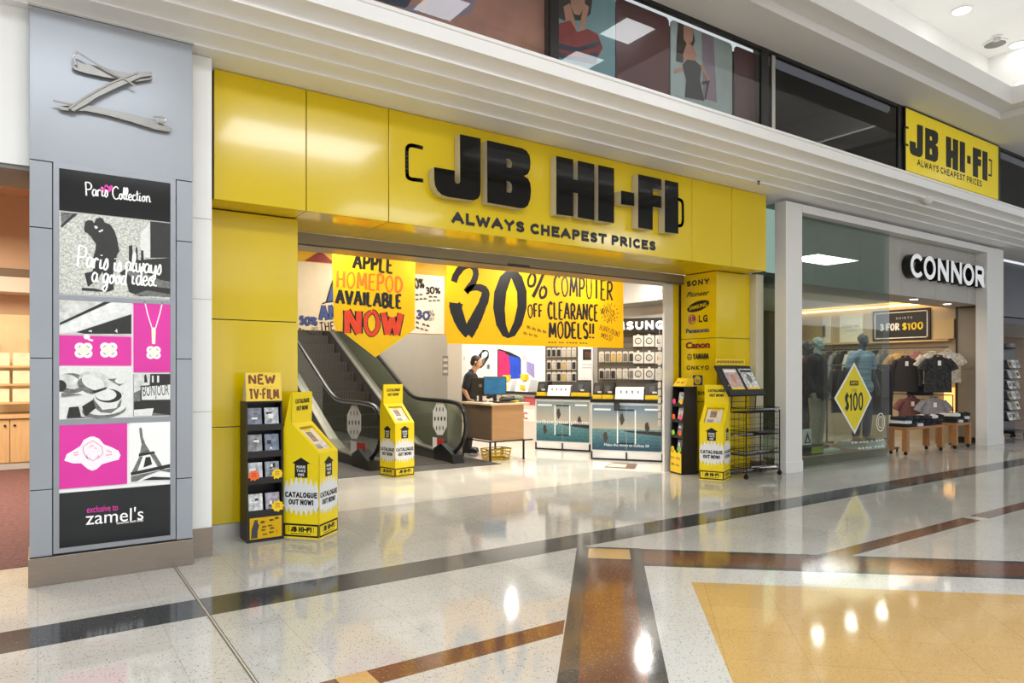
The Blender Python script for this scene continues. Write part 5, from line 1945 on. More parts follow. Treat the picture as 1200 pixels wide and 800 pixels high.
lh(PWH, kl, 'AN', 200, 560, 330, 558, 115, .2, BLUE, .04, INK)
m_.poly(kl([(245, 425), (305, 225), (318, 225), (318, 410)]), PWH, .0065, BLUE)
m_.stroke(kl([(245, 425), (275, 320), (310, 222)]), PWH, .007, .02, INK); m_.stroke(kl([(215, 435), (240, 425), (318, 415)]), PWH, .007, .018, INK)
lh(PWH, kl, 'THE', 200, 650, 310, 640, 68, .14, INK)
lh(PWH, kl, '50%', 40, 590, 170, 600, 55, .28, BLUE, .05, INK)
lh(PWH, kl, 'OFF', 135, 640, 185, 640, 22, .14, INK); lh(PWH, kl, '~~~~!', 30, 640, 155, 690, 26, .14, INK)
solo(m_, 'wall_poster', 'cream hand lettered poster on the bulkhead left of the pointed banner', 'poster', 'hand lettered posters above the escalator')
m_ = MB(); m_.prism(kl([(80, 102), (202, 26), (310, 122)]), PWH, .001, .004, mat('dark_red_card', (142, 30, 14), 0.5))
solo(m_, 'paper_triangle', 'dark red paper triangle on the yellow bulkhead above the cream poster', 'decoration')
kr = lambda pts: [PWH.px(*p) for p in c3(pts, 8.88, 480, 310)]
rx_ = PWH.px(520.5, 350)[0]
m_ = MB(); m_.box(lx1 + .55, rx_, 9.328, 9.334, 2.065, kr([(100, 100)])[0][1], PAPER)
lh(PWH, kr, '50%', 15, 250, 150, 240, 95, .2, INK); lh(PWH, kr, 'OFF', 105, 245, 150, 240, 36, .12, INK); lh(PWH, kr, '~~~', 20, 335, 135, 330, 36, .14, INK); lh(PWH, kr, '~~~~', 20, 385, 180, 370, 34, .14, INK)
lh(PWH, kr, '30%', 170, 300, 315, 300, 60, .3, INK); lh(PWH, kr, '~~', 200, 350, 285, 350, 32, .18, INK); lh(PWH, kr, '~~~', 200, 392, 315, 385, 30, .16, INK)
lh(PWH, kr, '30', 65, 555, 200, 575, 80, .22, BLUE, .05, INK); lh(PWH, kr, '%', 205, 540, 260, 530, 60, .12, INK); lh(PWH, kr, 'OFF', 200, 585, 255, 585, 34, .12, INK)
lh(PWH, kr, '~ ~~', 60, 620, 205, 660, 40, .14, INK); lh(PWH, kr, '~~~', 60, 670, 190, 705, 36, .14, INK)
solo(m_, 'wall_poster', 'white hand lettered sale poster on the bulkhead right of the pointed banner', 'poster', 'hand lettered posters above the escalator')

# ================================================================== ESCALATOR
esc = thing('escalator', 'grey escalator with glass balustrades rising into the hi-fi shop', 'escalator', (4.925, 9.6, 0))
EX = (4.2, 5.65)
RAILC = mat('handrail_rubber', (22, 20, 19), 0.3, var=0.1)
STEPM = mat('step_metal', (92, 88, 82), 0.4, 0.5, var=0.15, vscale=30)
DECK = mat('deck_steel', (188, 182, 170), 0.3, 0.7, var=0.05)
SKIRT = mat('escalator_panel', (82, 78, 72), 0.4, 0.4, var=0.08)
EGL = glass('balustrade_glass', (220, 226, 218), 1.4)
sl = math.tan(math.radians(27.5))
rail = [(10.25, .13), (9.95, .2), (9.72, .34), (9.6, .55), (9.6, .74), (9.7, .9), (9.9, .98), (10.4, 1.005), (11.2, 1.01), (11.55, 1.06), (11.9, 1.2)]
rail = smooth_line(rail, 5) + [(11.9 + t, 1.2 + t * sl) for t in (.5, 1.5, 2.5, 3.5, 4.6)]
deckp = [(9.98, .16), (10.6, .17), (11.2, .2), (11.6, .33), (12.0, .53)] + [(12.0 + t, .53 + t * sl) for t in (1, 2, 3, 4.5)]
for X in EX:
    side = -1 if X == EX[0] else 1
    m_ = MB(); m_.tube([(X, y, z) for y, z in rail], .036, RAILC, 8); part(m_, 'handrail', esc, world=True, smooth=True)
    inner = [p for p in rail if p[1] > .3 or p[0] > 10.5]
    gl_ = [(y + .02, z - .03) for y, z in rail[6:]]
    poly_ = gl_ + [(y, z) for y, z in deckp[::-1]]
    m_ = MB(); m_.prism(poly_, Fr((X - .006, 0, 0), (0, 1, 0), (0, 0, 1)), 0, .012, EGL); part(m_, 'glass_panel', esc, 'green grey glass panel', world=True)
    m_ = MB(); m_.bar([(X, y, z) for y, z in deckp], .16, .03, DECK); part(m_, 'deck', esc, world=True)
    # outer panel below the deck
    low = [(y, max(0.0, z - .5) if y > 12 else 0.0) for y, z in deckp]
    m_ = MB(); m_.prism([(y, z - .014) for y, z in deckp] + low[::-1], Fr((X - .07, 0, 0), (0, 1, 0), (0, 0, 1)), 0, .14, SKIRT); part(m_, 'side_panel', esc, world=True)
    m_ = MB(); m_.prism([(9.82, 0), (9.86, .15), (10.25, .30), (10.5, .2), (10.5, 0)], Fr((X - .1, 0, 0), (0, 1, 0), (0, 0, 1)), 0, .2, BLK); part(m_, 'newel_base', esc, world=True, bevel=.01)
m_ = MB(); m_.box(EX[0] + .08, EX[1] - .08, 9.95, 11.3, 0.006, .016, mat('landing_plate', (120, 114, 106), 0.35, 0.7, var=0.1, vscale=40)); part(m_, 'landing_plate', esc, world=True)
for i in range(13):
    y0_ = 11.3 + .4 * i
    zt = min(.016 + .0 + max(0, i - 0) * .4 * sl, 4)
    m_ = MB(); m_.box(EX[0] + .09, EX[1] - .09, y0_, y0_ + .41, zt - .2 if i else 0.0, zt + .02, STEPM)
    for k in range(24):
        x = EX[0] + .12 + k * (EX[1] - EX[0] - .24) / 24
        m_.box(x, x + .02, y0_ - .004, y0_ + .4, zt - .15 if i else .0, zt + .026, DKGREY)
    part(m_, 'step', esc, world=True)
# safety stickers on the glass
for X, (cx_, cy_), nm in ((EX[0], (415, 495), 'left'), (EX[1], (515.5, 490.5), 'right')):
    F_ = FXL(X - .0065)
    m_ = MB()
    pts = [F_.px(cx_ + dx, cy_ + dy) for dx, dy in ((-3, -20.5), (3, -20.5), (8.2, -9), (8.2, 9), (3, 19), (-3, 19), (-8.2, 9), (-8.2, -9))]
    m_.prism(pts[::-1] if sum(p[0] * q[1] - q[0] * p[1] for p, q in zip(pts, pts[1:] + pts[:1])) < 0 else pts, F_, .0, .001, PAPER)
    for rr, nn in ((-11, 3), (0, 4), (11, 3)):
        for k in range(nn):
            c_ = F_.px(cx_ + (k - (nn - 1) / 2) * 3.8, cy_ + rr)
            m_.poly(arc(c_[0], c_[1], .028 if nn == 4 else .018, 0, 330, 10, .04), F_, .0015, INK)
    solo(m_, 'safety_sticker', 'white elongated octagon safety sticker on the %s escalator balustrade' % nm, 'sticker', 'escalator safety stickers')
for X, (x0_, y0_, x1_, y1_), nm in ((EX[0], (411, 520, 429, 534), 'left'), (EX[1], (507, 514, 520, 526), 'right')):
    F_ = FXL(X - .0065)
    a, bb = F_.px(x0_, y1_); a1, b1 = F_.px(x1_, y0_)
    m_ = MB(); m_.fbox(F_, a, a1, bb, b1, 0, .001, PAPER); m_.fbox(F_, a + (a1 - a) * .4, a1, bb, b1, .001, .0015, RED)
    solo(m_, 'warning_label', 'small red and white label low on the %s escalator balustrade' % nm, 'label', 'escalator warning labels')
# grey notice on the wall end behind the escalator
F_ = FY(10.695)
a, bb = F_.px(518.5, 440); a1, b1 = F_.px(525, 417)
m_ = MB(); m_.fbox(F_, a, a1, bb, b1, 0, .006, MIDGREY)
for k in range(3):
    m_.fbox(F_, a + .01, a1 - .01, bb + .05 + k * .1, bb + .1 + k * .1, .006, .007, LTGREY)
solo(m_, 'wall_notice', 'small grey notice on the end of the wall behind the escalator', 'notice')

# ================================================================== SERVICE COUNTER
cx0 = atY(577, 500, 9.72).x; cx1 = atY(612, 500, 9.72).x + .03
cy0, cy1 = 9.72, 10.64
ctr = thing('service_counter', 'brown laminate service counter on thin black legs behind the escalator', 'counter', ((cx0 + cx1) / 2, 10.1, 0))
m_ = MB(); m_.box(cx0, cx1, cy0, cy0 + .03, .34, .93, TAN); part(m_, 'front_panel', ctr, world=True)
m_ = MB(); m_.box(cx0 - .001, cx0 + .03, cy0 + .031, cy1, .34, .93, TAND); part(m_, 'side_panel', ctr, world=True)
m_ = MB(); m_.box(cx1 - .03, cx1, cy0 + .031, cy1, .34, .93, TAN); part(m_, 'side_panel', ctr, world=True)
m_ = MB(); m_.box(cx0 - .06, cx1 + .1, cy0 - .04, cy1 + .05, .932, .968, mat('pale_worktop', (214, 190, 156), 0.35, var=0.05)); part(m_, 'worktop', ctr, world=True, bevel=.005)
for x in (cx0 - .06, cx1 - .02):
    for y in (cy0 - .02, cy1 - .05):
        m_ = MB(); m_.box(x, x + .025, y, y + .025, 0, .34, BLK); part(m_, 'leg', ctr, world=True)
m_ = MB()
m_.box(cx0 - .06, cx1 + .18, cy0 - .02, cy0 + .005, .318, .338, BLK); m_.box(cx0 - .06, cx0 - .035, cy0, cy1, .318, .338, BLK); m_.box(cx1 - .02, cx1 + .005, cy0, cy1, .318, .338, BLK)
part(m_, 'base_rail', ctr, world=True)
ZT = .969
mon = thing('computer_monitor', 'black computer monitor with a glowing blue screen on the counter', 'monitor', (cx0 + .36, 10.2, ZT), math.radians(-30))
SCR = mat('screen_blue', (14, 84, 124), 0.2, var=0.5, vscale=3, emit=0.7)
m_ = MB(); m_.box(-.2, .2, -.02, .02, .12, .44, BLK); part(m_, 'housing', mon, bevel=.006)
m_ = MB(); m_.box(-.188, .188, -.0215, -.02, .135, .425, SCR); part(m_, 'screen', mon, 'glowing blue screen')
m_ = MB(); m_.box(-.03, .03, -.005, .035, .0, .2, BLK); m_.lathe([(.11, 0), (.11, .012), (.03, .02)], (0, .02, 0), BLK, 18); part(m_, 'stand', mon)
mon2 = thing('computer_monitor', 'dark backed computer monitor seen from behind, in front of the shop assistant', 'monitor', (cx0 + .21, 10.42, ZT), math.radians(125))
m_ = MB(); m_.box(-.17, .17, -.02, .025, .1, .42, DKGREY); m_.prism(arc(0, .28, .03, 0, 340, 14), Fr((0, .0255, 0), (-1, 0, 0), (0, 0, 1)), 0, .002, ALU); part(m_, 'housing', mon2, bevel=.008)
m_ = MB(); m_.box(-.03, .03, -.005, .03, 0, .2, DKGREY); m_.box(-.09, .09, -.08, .1, 0, .012, DKGREY); part(m_, 'stand', mon2)
kbd = thing('keyboard', 'flat black keyboard at the front edge of the counter', 'keyboard', (cx0 + .3, 9.8, ZT), .05)
m_ = MB(); m_.box(-.2, .2, -.06, .07, 0.001, .016, BLK); part(m_, 'case', kbd, bevel=.004)
m_ = MB()
for r_ in range(4):
    for c_ in range(14):
        m_.box(-.19 + c_ * .0272, -.19 + c_ * .0272 + .022, -.05 + r_ * .027, -.05 + r_ * .027 + .021, .016, .021, DKGREY)
part(m_, 'keys', kbd)
bag = thing('camera_bag', 'slumped black and grey green soft bag lying on the counter', 'bag', (cx0 + .58, 9.98, ZT))
m_ = MB(); m_.ell((-.1, 0, .045), (.17, .12, .055), BLK, 18, 10); m_.ell((.0, .03, .07), (.1, .09, .05), BLK, 16, 8); part(m_, 'body', bag, smooth=True)
m_ = MB(); m_.ell((.1, -.02, .05), (.12, .1, .07), mat('grey_green_cloth', (110, 126, 104), 0.8, var=0.4, vscale=30), 16, 8); part(m_, 'flap', bag, smooth=True)
m_ = MB(); m_.tube(smooth_line([(-.2, -.06), (-.1, -.1), (.05, -.12)], 4) and [Vector((x, y, .02)) for x, y in smooth_line([(-.2, -.06), (-.1, -.1), (.05, -.12)], 4)], .012, YTAG, 6); part(m_, 'strap', bag, smooth=True)
phd = thing('phone_dock', 'white mobile phone standing on a yellow tagged dock at the back of the counter', 'phone', (cx1 - .02, 10.3, ZT))
m_ = MB(); m_.box(-.05, .05, -.03, .03, 0, .1, YTAG); part(m_, 'dock', phd)
m_ = MB(); m_.fbox(Fr((0, -.01, .1), (1, 0, 0), (0, .15, 1)), -.035, .035, 0, .15, -.008, 0, WHT2); m_.fbox(Fr((0, -.01, .1), (1, 0, 0), (0, .15, 1)), -.03, .03, .03, .13, 0, .001, BLK); part(m_, 'handset', phd, bevel=.003)
# basket below the counter
bk = thing('shopping_basket', 'yellow plastic shopping basket on the floor under the counter', 'basket', (cx0 + .24, 9.98, 0))
YPL = mat('yellow_plastic', (230, 190, 20), 0.35, var=0.04)
m_ = MB(); m_.prism(rrect(-.2, .2, -.13, .13, .03), FZ(0.002), 0, .012, YPL)
for k in range(4):
    z = .02 + k * .055
    s_ = 1 + k * .05
    pts = [Vector((x * s_, y * s_, z)) for x, y in rrect(-.2, .2, -.13, .13, .03)]
    m_.tube(pts, .009, YPL, 6, closed=True)
for i in range(16):
    q = rrect(-.2, .2, -.13, .13, .03)
    p = q[(i * len(q)) // 16]
    m_.tube([(p[0], p[1], .01), (p[0] * 1.16, p[1] * 1.16, .19)], .008, YPL, 6)
for sx in (-.1, .0, .1, ):
    m_.tube([(sx, -.13, .01), (sx, -.152, .19)], .008, YPL, 6); m_.tube([(sx, .13, .01), (sx, .152, .19)], .008, YPL, 6)
part(m_, 'tub', bk, smooth=True)
m_ = MB(); m_.tube([(-.215, y, .16 + .0) for y in (-.02,)] + [Vector((-.2, -.15, .19)), Vector((0, -.16, .2)), Vector((.2, -.15, .19))], .006, RUBBER, 6); part(m_, 'handle', bk, smooth=True)

# ================================================================== PHONE DISPLAY UNITS
SLAT = mat('slat_wall_grey', (96, 88, 77), 0.6, var=0.08)
GAP = mat('slat_gap', (70, 66, 60), 0.6)


def lerp(c0, c1, t):
    return tuple(int(round(a + (b_ - a) * t)) for a, b_ in zip(c0, c1))


def sea_poster(m_, F_, x0, x1, z0, z1, variant):
    hor = z0 + (z1 - z0) * .47
    n = 9
    for i in range(n):
        t = i / n
        c = lerp((186, 178, 160), (96, 128, 158) if variant else (124, 146, 156), t)
        m_.fbox(F_, x0, x1, hor + (z1 - hor) * t, hor + (z1 - hor) * (i + 1) / n, 0, .002, mat('print_sky_%d_%d' % (variant, i), c, 0.4, var=0.03, vscale=5))
    for i in range(6):
        t = i / 6
        c = lerp((98, 140, 148), (24, 66, 92) if variant else (40, 92, 104), t)
        m_.fbox(F_, x0, x1, z0 + (hor - z0) * (5 - i) / 6, z0 + (hor - z0) * (6 - i) / 6, 0, .002, mat('print_sea_%d_%d' % (variant, i), c, 0.4, var=0.35, vscale=14, stretch=(1, 1, 4)))
    c = (x0 + x1) / 2
    # pier line, phone outline, swimmers
    m_.prism([(c - .03, hor - .04), (x1, hor - .1), (x1, hor - .03), (c - .03, hor - .02)], F_, .002, .0026, PDK)
    pw, pz0, pz1 = .16, z0 + .12, z1 - .08
    for q in ((c - pw, c - pw + .02, pz0, pz1), (c + pw - .02, c + pw, pz0, pz1)):
        m_.fbox(F_, *q, .002, .004, BLW)
    m_.fbox(F_, c - pw + .03, c + pw - .03, pz1 - .012, pz1 + .012, .002, .004, INK); m_.fbox(F_, c - pw + .03, c + pw - .03, pz0 - .01, pz0 + .012, .002, .004, INK)
    for x, z, s_ in ((c - .08, hor + .17, 1.0), (c + .34, hor + .04, .9), (c - .36, hor - .14, .9)):
        m_.prism([(x - .015, z + .09 * s_), (x + .02, z + .1 * s_), (x + .035, z + .03), (x + .05, z - .02), (x + .01, z - .1 * s_), (x - .01, z - .1 * s_), (x - .035, z), (x - .03, z + .05)], F_, .004, .0046, mat('print_figure', (70, 58, 52), 0.5, var=0.4, vscale=40))
    m_.fbox(F_, x0 + .03, x0 + .32, z1 - .09, z1 - .06, .002, .003, BLW); m_.fbox(F_, x1 - .28, x1 - .04, z1 - .08, z1 - .05, .002, .003, BLW)
    if variant:
        m_.text('Make the move to Galaxy S8', F_, c, z0 + .07, .045, BLW, .003, .0, align='CENTER', width=.75)
    else:
        m_.text('unbox your phone', F_, c, hor - .02, .075, BLW, .005, .0, align='CENTER', width=(x1 - x0) * .98)


def unit(label, p0, p1, variant):
    v = Vector(p1) - Vector(p0)
    L = v.length
    rz = math.atan2(v.y, v.x)
    t_ = thing('phone_display_unit', label, 'display unit', (p0[0], p0[1], 0), rz, 'phone display units')
    F_ = Fr((0, 0, 0), (1, 0, 0), (0, 0, 1))
    m_ = MB(); m_.box(0, L, .005, .5, .03, .97, WHT2); part(m_, 'cabinet', t_)
    m_ = MB(); m_.box(0, L, -.002, .3, .0, .03, BLK)
    for x in (0, L / 2 - .012, L - .025):
        m_.box(x, x + .025, -.015, .03, 0.0, .14 if x else .14, BLK)
    part(m_, 'base_rail', t_)
    m_ = MB(); sea_poster(m_, F_, .02, L - .02, .17, .93, variant); m_.box(L / 2 - .002, L / 2 + .002, -.006, 0, .03, .97, LTGREY); part(m_, 'front_poster', t_, 'printed seaside picture')
    m_ = MB(); m_.box(-.01, L + .01, -.02, .52, .975, 1.03, BLK); part(m_, 'shelf', t_)
    m_ = MB(); m_.box(0, L, .5, .56, 0.03, 2.42, SLAT)
    for k in range(11):
        m_.box(0, L, .496, .5, 1.1 + k * .1, 1.112 + k * .1, GAP)
    part(m_, 'slat_wall', t_)
    if variant:
        m_ = MB(); m_.box(-.02, L + .02, .42, .5, 2.17, 2.42, BLK); m_.block('SAMSUNG', Fr((0, .42, 0), (1, 0, 0), (0, 0, 1)), L - .03, 2.22, .15, BLW, .002, .27, align='RIGHT', width=1.2); part(m_, 'header_sign', t_, 'black header with white lettering')
    m_ = MB(); m_.box(L - .015, L + .015, .1, .56, 1.03, 2.42, WHT); part(m_, 'end_panel', t_)
    return t_, L, rz


U2 = unit('phone display unit with a blue seaside picture, nearest the white jamb', (7.802, 9.046, 0), (8.519, 8.071, 0), 1)
U1 = unit('phone display unit with a pale seaside picture, further back in the shop', (7.944, 10.843, 0), (8.51, 9.888, 0), 0)
PKW = mat('pack_white', (206, 200, 190), 0.4, var=0.04)
PKC = [mat('pack_%s' % n_, c_, 0.35, var=0.2, vscale=20) for n_, c_ in (('black', (44, 42, 42)), ('smoke', (110, 104, 98)), ('gold', (190, 156, 90)), ('clear', (186, 178, 164)), ('brown', (96, 76, 60)))]
protos = {}


def pack(kind, ci):
    """a hang pack: card with header hole and the case, or a white box with a round window"""
    key = (kind, ci)
    if key in protos:
        return protos[key], False
    t_ = thing('phone_case_pack' if kind != 'box' else 'accessory_box', 'x', 'pack')
    F_ = Fr((0, 0, 0), (1, 0, 0), (0, 0, 1))
    if kind == 'case':
        m_ = MB(); m_.prism([(-.045, 0), (.045, 0), (.045, .17), (.03, .19), (-.03, .19), (-.045, .17)], F_, -.012, 0, PKW, [arc(0, .177, .006, 0, 330, 8)]); part(m_, 'card', t_)
        m_ = MB(); m_.prism(rrect(-.034, .034, .015, .15, .01), F_, 0, .012, PKC[ci]); m_.prism(arc(0.012, .13, .009, 0, 330, 8), F_, .012, .013, BLK); part(m_, 'case', t_)
    elif kind == 'box':
        m_ = MB(); m_.box(-.085, .085, 0, .05, 0, .19, PKW); m_.prism([(-.025, .19), (.025, .19), (.015, .22), (-.015, .22)], F_, -.01, 0, PKW); part(m_, 'carton', t_)
        m_ = MB(); m_.prism(arc(0, .095, .06, 0, 350, 20), F_, 0, .002, PKC[1]); m_.prism(arc(0, .095, .045, 0, 350, 20), F_, .002, .003, PKC[3]); m_.stroke(arc(0, .095, .05, 30, 300, 12), F_, .0035, .012, PKC[0]); part(m_, 'window', t_)
    else:
        m_ = MB(); m_.box(-.055, .055, 0, .04, 0, .2, PKW); part(m_, 'carton', t_)
        m_ = MB(); m_.prism(rrect(-.03, .03, .05, .14, .02), F_, 0, .002, PKC[1 + ci % 3]); part(m_, 'picture', t_)
    protos[key] = t_
    return t_, True


ORD = ['first', 'second', 'third', 'fourth', 'fifth', 'sixth', 'seventh']
KIND_TXT = {'case': 'phone case hang pack', 'box': 'white accessory box with a round window', 'slim': 'slim white accessory box'}
CTXT = ['black', 'smoke grey', 'gold', 'clear', 'brown']


def hang(U, kind, ci, x, z, label, group):
    t_, L, rz = U
    R_ = Matrix.Rotation(rz, 3, 'Z')
    yb = .44 if kind != 'case' else .475
    loc = Vector(t_.location) + R_ @ Vector((x, yb, 0))
    loc.z = z
    o, new = pack(kind, ci)
    if new:
        o.location = loc; o.rotation_euler = (0, 0, rz); o['label'] = label; o['group'] = group
    else:
        dup(o, loc, rz, label, group)


for r_, z in enumerate((1.78, 1.53, 1.30)):
    for k in range(6):
        ci = [0, 3, 0, 2, 3, 0][k] if r_ else [0, 0, 0, 3, 3, 3][k]
        hang(U1, 'case', ci, .09 + k * .105, z, '%s case pack, %s in %s row of the far phone unit' % (CTXT[ci], ORD[k], ['top', 'middle', 'bottom'][r_]), 'phone case packs on the far unit')
for r_, z in enumerate((1.66, 1.36)):
    for k in range(6):
        ci = [3, 1, 2, 2, 1, 0][k] if r_ == 0 else [0, 1, 0, 3, 3, 1][k]
        hang(U2, 'case', ci, .08 + k * .105, z, '%s case pack, %s in %s row of the near phone unit' % (CTXT[ci], ORD[k], ['upper', 'lower'][r_]), 'phone case packs on the near unit')
for r_, z in enumerate((1.93, 1.64, 1.36)):
    for k in range(2):
        hang(U2, 'box', 0, .73 + k * .19, z, 'white box with round window, %s in %s row of the near phone unit' % (['left', 'right'][k], ['top', 'middle', 'bottom'][r_]), 'round window boxes on the near unit')
    hang(U2, 'slim', r_, 1.08, z - .01, 'slim white box at the right end, %s row of the near phone unit' % ['top', 'middle', 'bottom'][r_], 'slim boxes on the near unit')


def tier(U, x0, x1, kind, label):
    t_, L, rz = U
    o = thing('demo_display', label, 'phone display', tuple(Vector(t_.location) + Vector((0, 0, 1.031))), rz, 'demonstration phone displays')
    F_ = Fr((0, .07, 0), (1, 0, 0), (0, .25, 1))
    if kind == 'white':
        m_ = MB(); m_.prism([(.05, 0), (.12, .2), (.35, .2), (.35, 0)], Fr((x0, 0, 0), (0, 1, 0), (0, 0, 1)), 0, x1 - x0, WHT2); part(m_, 'block', o)
        F_ = Fr((0, .049, 0), (1, 0, 0), (0, .07, .2))
        n = 4
        for k in range(n):
            m_ = MB(); x = x0 + (x1 - x0) * (k + 1) / (n + 1); m_.fbox(F_, x - .012, x + .012, .11, .15, 0, .012, MIDGREY); part(m_, 'phone', o)
    else:
        m_ = MB(); m_.box(x0, x1, .03, .35, 0, .07, YTAG)
        part(m_, 'price_strip', o, 'yellow price strip')
        m_ = MB(); m_.prism([(.05, .07), (.12, .27), (.35, .27), (.35, .07)], Fr((x0, 0, 0), (0, 1, 0), (0, 0, 1)), 0, x1 - x0, BLK); part(m_, 'block', o)
        F_ = Fr((0, .049, .07), (1, 0, 0), (0, .07, .2))
        m_ = MB(); c_ = (x0 + x1) / 2; m_.fbox(F_, c_ - .05, c_ + .04, .04, .16, 0, .012, DKGREY); m_.fbox(F_, c_ - .0, c_ + .07, .03, .06, 0, .014, ALU); part(m_, 'phone', o)


tier(U2, .02, .18, 'b', 'black phone display with a yellow strip, first on the near unit shelf')
tier(U2, .19, .37, 'b', 'black phone display with a yellow strip, second on the near unit shelf')
tier(U2, .40, .88, 'white', 'white sloping block with four small phones on the near unit shelf')
tier(U2, .91, 1.15, 'b', 'black phone display with a yellow strip, at the right end of the near unit shelf')
tier(U1, .01, .2, 'b', 'black phone display with a yellow strip, at the left end of the far unit shelf')
tier(U1, .22, .68, 'white', 'white sloping block with four small phones on the far unit shelf')
tier(U1, .72, 1.08, 'b', 'black phone display with a yellow strip, at the right end of the far unit shelf')
t_, L, rz = U1
R_ = Matrix.Rotation(rz, 3, 'Z')
m_ = MB(); m_.box(.7, 1.08, .47, .49, 1.33, 2.1, WHT2); m_.box(.8, 1.06, .466, .47, 1.72, 1.93, PDK); m_.box(.84, 1.02, .465, .466, 1.76, 1.88, mat('dark_photo', (90, 60, 54), 0.4, var=0.5, vscale=20))
for z in (1.62, 1.56):
    m_.box(.78, 1.06, .467, .47, z, z + .02, LTGREY)
m_.v = [R_ @ q + Vector(t_.location) for q in m_.v]
solo(m_, 'information_board', 'white board with a dark picture on the right half of the far phone unit', 'board')
# hanging white cable / tag and black hang tag at the units
m_ = MB(); F_ = Fr((0, -.02, 0), (1, 0, 0), (0, 0, 1)); m_.fbox(F_, .40, .49, .84, .985, .0, .01, BLK); m_.fbox(F_, .415, .475, .86, .96, .01, .011, DKGREY)
t2, L2, rz2 = U2
R2 = Matrix.Rotation(rz2, 3, 'Z')
m_.v = [R2 @ q + Vector(t2.location) for q in m_.v]
solo(m_, 'shelf_tag', 'small black tag hanging over the blue seaside picture of the near phone unit', 'tag')
m_ = MB()
for i in range(12):
    m_.box(1.13, 1.18, -.03, -.01, .6 + i * .125, .6 + i * .125 + .1, PKW)
m_.tube([(1.155, -.02, .58), (1.155, -.02, 2.2)], .004, LTGREY, 5)
m_.v = [R2 @ q + Vector(t2.location) for q in m_.v]
solo(m_, 'clip_strip', 'long hanging strip of small white packs at the right edge of the near phone unit', 'strip')

# ---- white wall with the big phone pictures, and its counter
b = MB(); b.box(9.2, 9.38, 11.6, 17.6, 0, 3.2, WHT2); struct(b, 'wall_right')
FW = FXL(9.19)


def k13(pts):
    return [FW.px(*p) for p in c3(pts, 8.89, 520, 400)]


def ccw(P_):
    return P_[::-1] if sum(p[0] * q[1] - q[0] * p[1] for p, q in zip(P_, P_[1:] + P_[:1])) < 0 else P_


m_ = MB()
m_.prism(ccw([FW.px(*p) for p in ((575, 403.5), (627, 403.5), (627, 455), (575, 453))]), FW, -.008, 0, WHT2)
m_.prism(ccw(k13([(560, 85), (580, 78), (690, 110), (790, 160), (805, 190), (805, 385), (560, 390)])), FW, 0, .003, INK)
m_.prism(ccw(k13([(570, 92), (635, 110), (650, 128), (690, 150), (690, 390), (570, 390)])), FW, .003, .004, mat('print_hot_pink', (236, 34, 104), 0.4, var=0.06, vscale=2, emit=.15))  # faint glow put into the pink, blue and lilac print; the poster is unlit
m_.prism(ccw(k13([(675, 142), (740, 160), (775, 165), (798, 195), (798, 385), (690, 390), (692, 260)])), FW, .004, .005, mat('print_royal_blue', (26, 74, 206), 0.4, var=0.2, vscale=3, emit=.15))
m_.prism(ccw(k13([(865, 205), (945, 235), (945, 385), (865, 320)])), FW, 0, .003, mat('print_lilac', (150, 140, 196), 0.4, var=0.1, emit=.1))
m_.prism(ccw(k13([(820, 150), (860, 140), (860, 200), (825, 200)])), FW, 0, .003, mat('print_pale_pink', (236, 206, 216), 0.4))
solo(m_, 'phone_poster', 'big white poster of a pink and blue phone on the shop right wall', 'poster')
m_ = MB()
m_.prism(ccw([FW.px(*p) for p in ((529, 411), (573, 409), (573, 455), (529, 454))]), FW, -.008, 0, WHT2)
a, bb = FW.px(533, 422); a1, b1 = FW.px(545, 422)
m_.text('Pixel 2', FW, a, bb, .09, MIDGREY, .001, 0, width=a1 - a)
for pts in ([(365, 140), (410, 85), (455, 90), (470, 110), (470, 165), (420, 250), (385, 280), (372, 275), (372, 240), (355, 250)],):
    m_.prism(ccw(k13(pts)), FW, 0, .003, INK)
m_.prism(ccw(k13([(400, 120), (440, 100), (460, 115), (455, 150), (400, 205), (390, 190)])), FW, .003, .004, PLT)
m_.prism(ccw(k13([(395, 190), (430, 165), (425, 215), (390, 255)])), FW, .003, .0045, PMD)
m_.prism(ccw(k13([(450, 245), (475, 235), (475, 285), (450, 285)])), FW, 0, .003, PMD)
solo(m_, 'phone_poster', 'white poster with tilted black phones on the wall behind the shop assistant', 'poster')
wc = thing('wall_counter', 'long white counter with a black edge along the shop right wall', 'counter', (8.95, 14.4, 0))
m_ = MB(); m_.box(8.75, 9.19, 11.9, 17.0, 0.0, 1.0, mat('counter_cream', (226, 214, 204), 0.5)); part(m_, 'cabinet', wc, world=True)
m_ = MB(); m_.box(8.68, 9.19, 11.8, 17.1, 1.0, 1.055, BLK); part(m_, 'worktop', wc, world=True)
m_ = MB()
PNKP = mat('pink_red_panel', (196, 84, 96), 0.5, var=0.1)
for y0_, z0_, z1_ in ((11.95, .78, .95), (11.95, .42, .68)):
    m_.box(8.742, 8.75, y0_, y0_ + 1.0, z0_, z1_, PNKP if z0_ > .7 else PAPER)
F8 = FXL(8.74); m_.block('EC', F8, -12.6, .46, .16, PNKP, .003, .2, width=.4)
for z in (.25, .5, .75):
    m_.box(8.742, 8.75, 13.4, 17, z, z + .02, PNKP)
part(m_, 'front_shelf', wc, world=True)
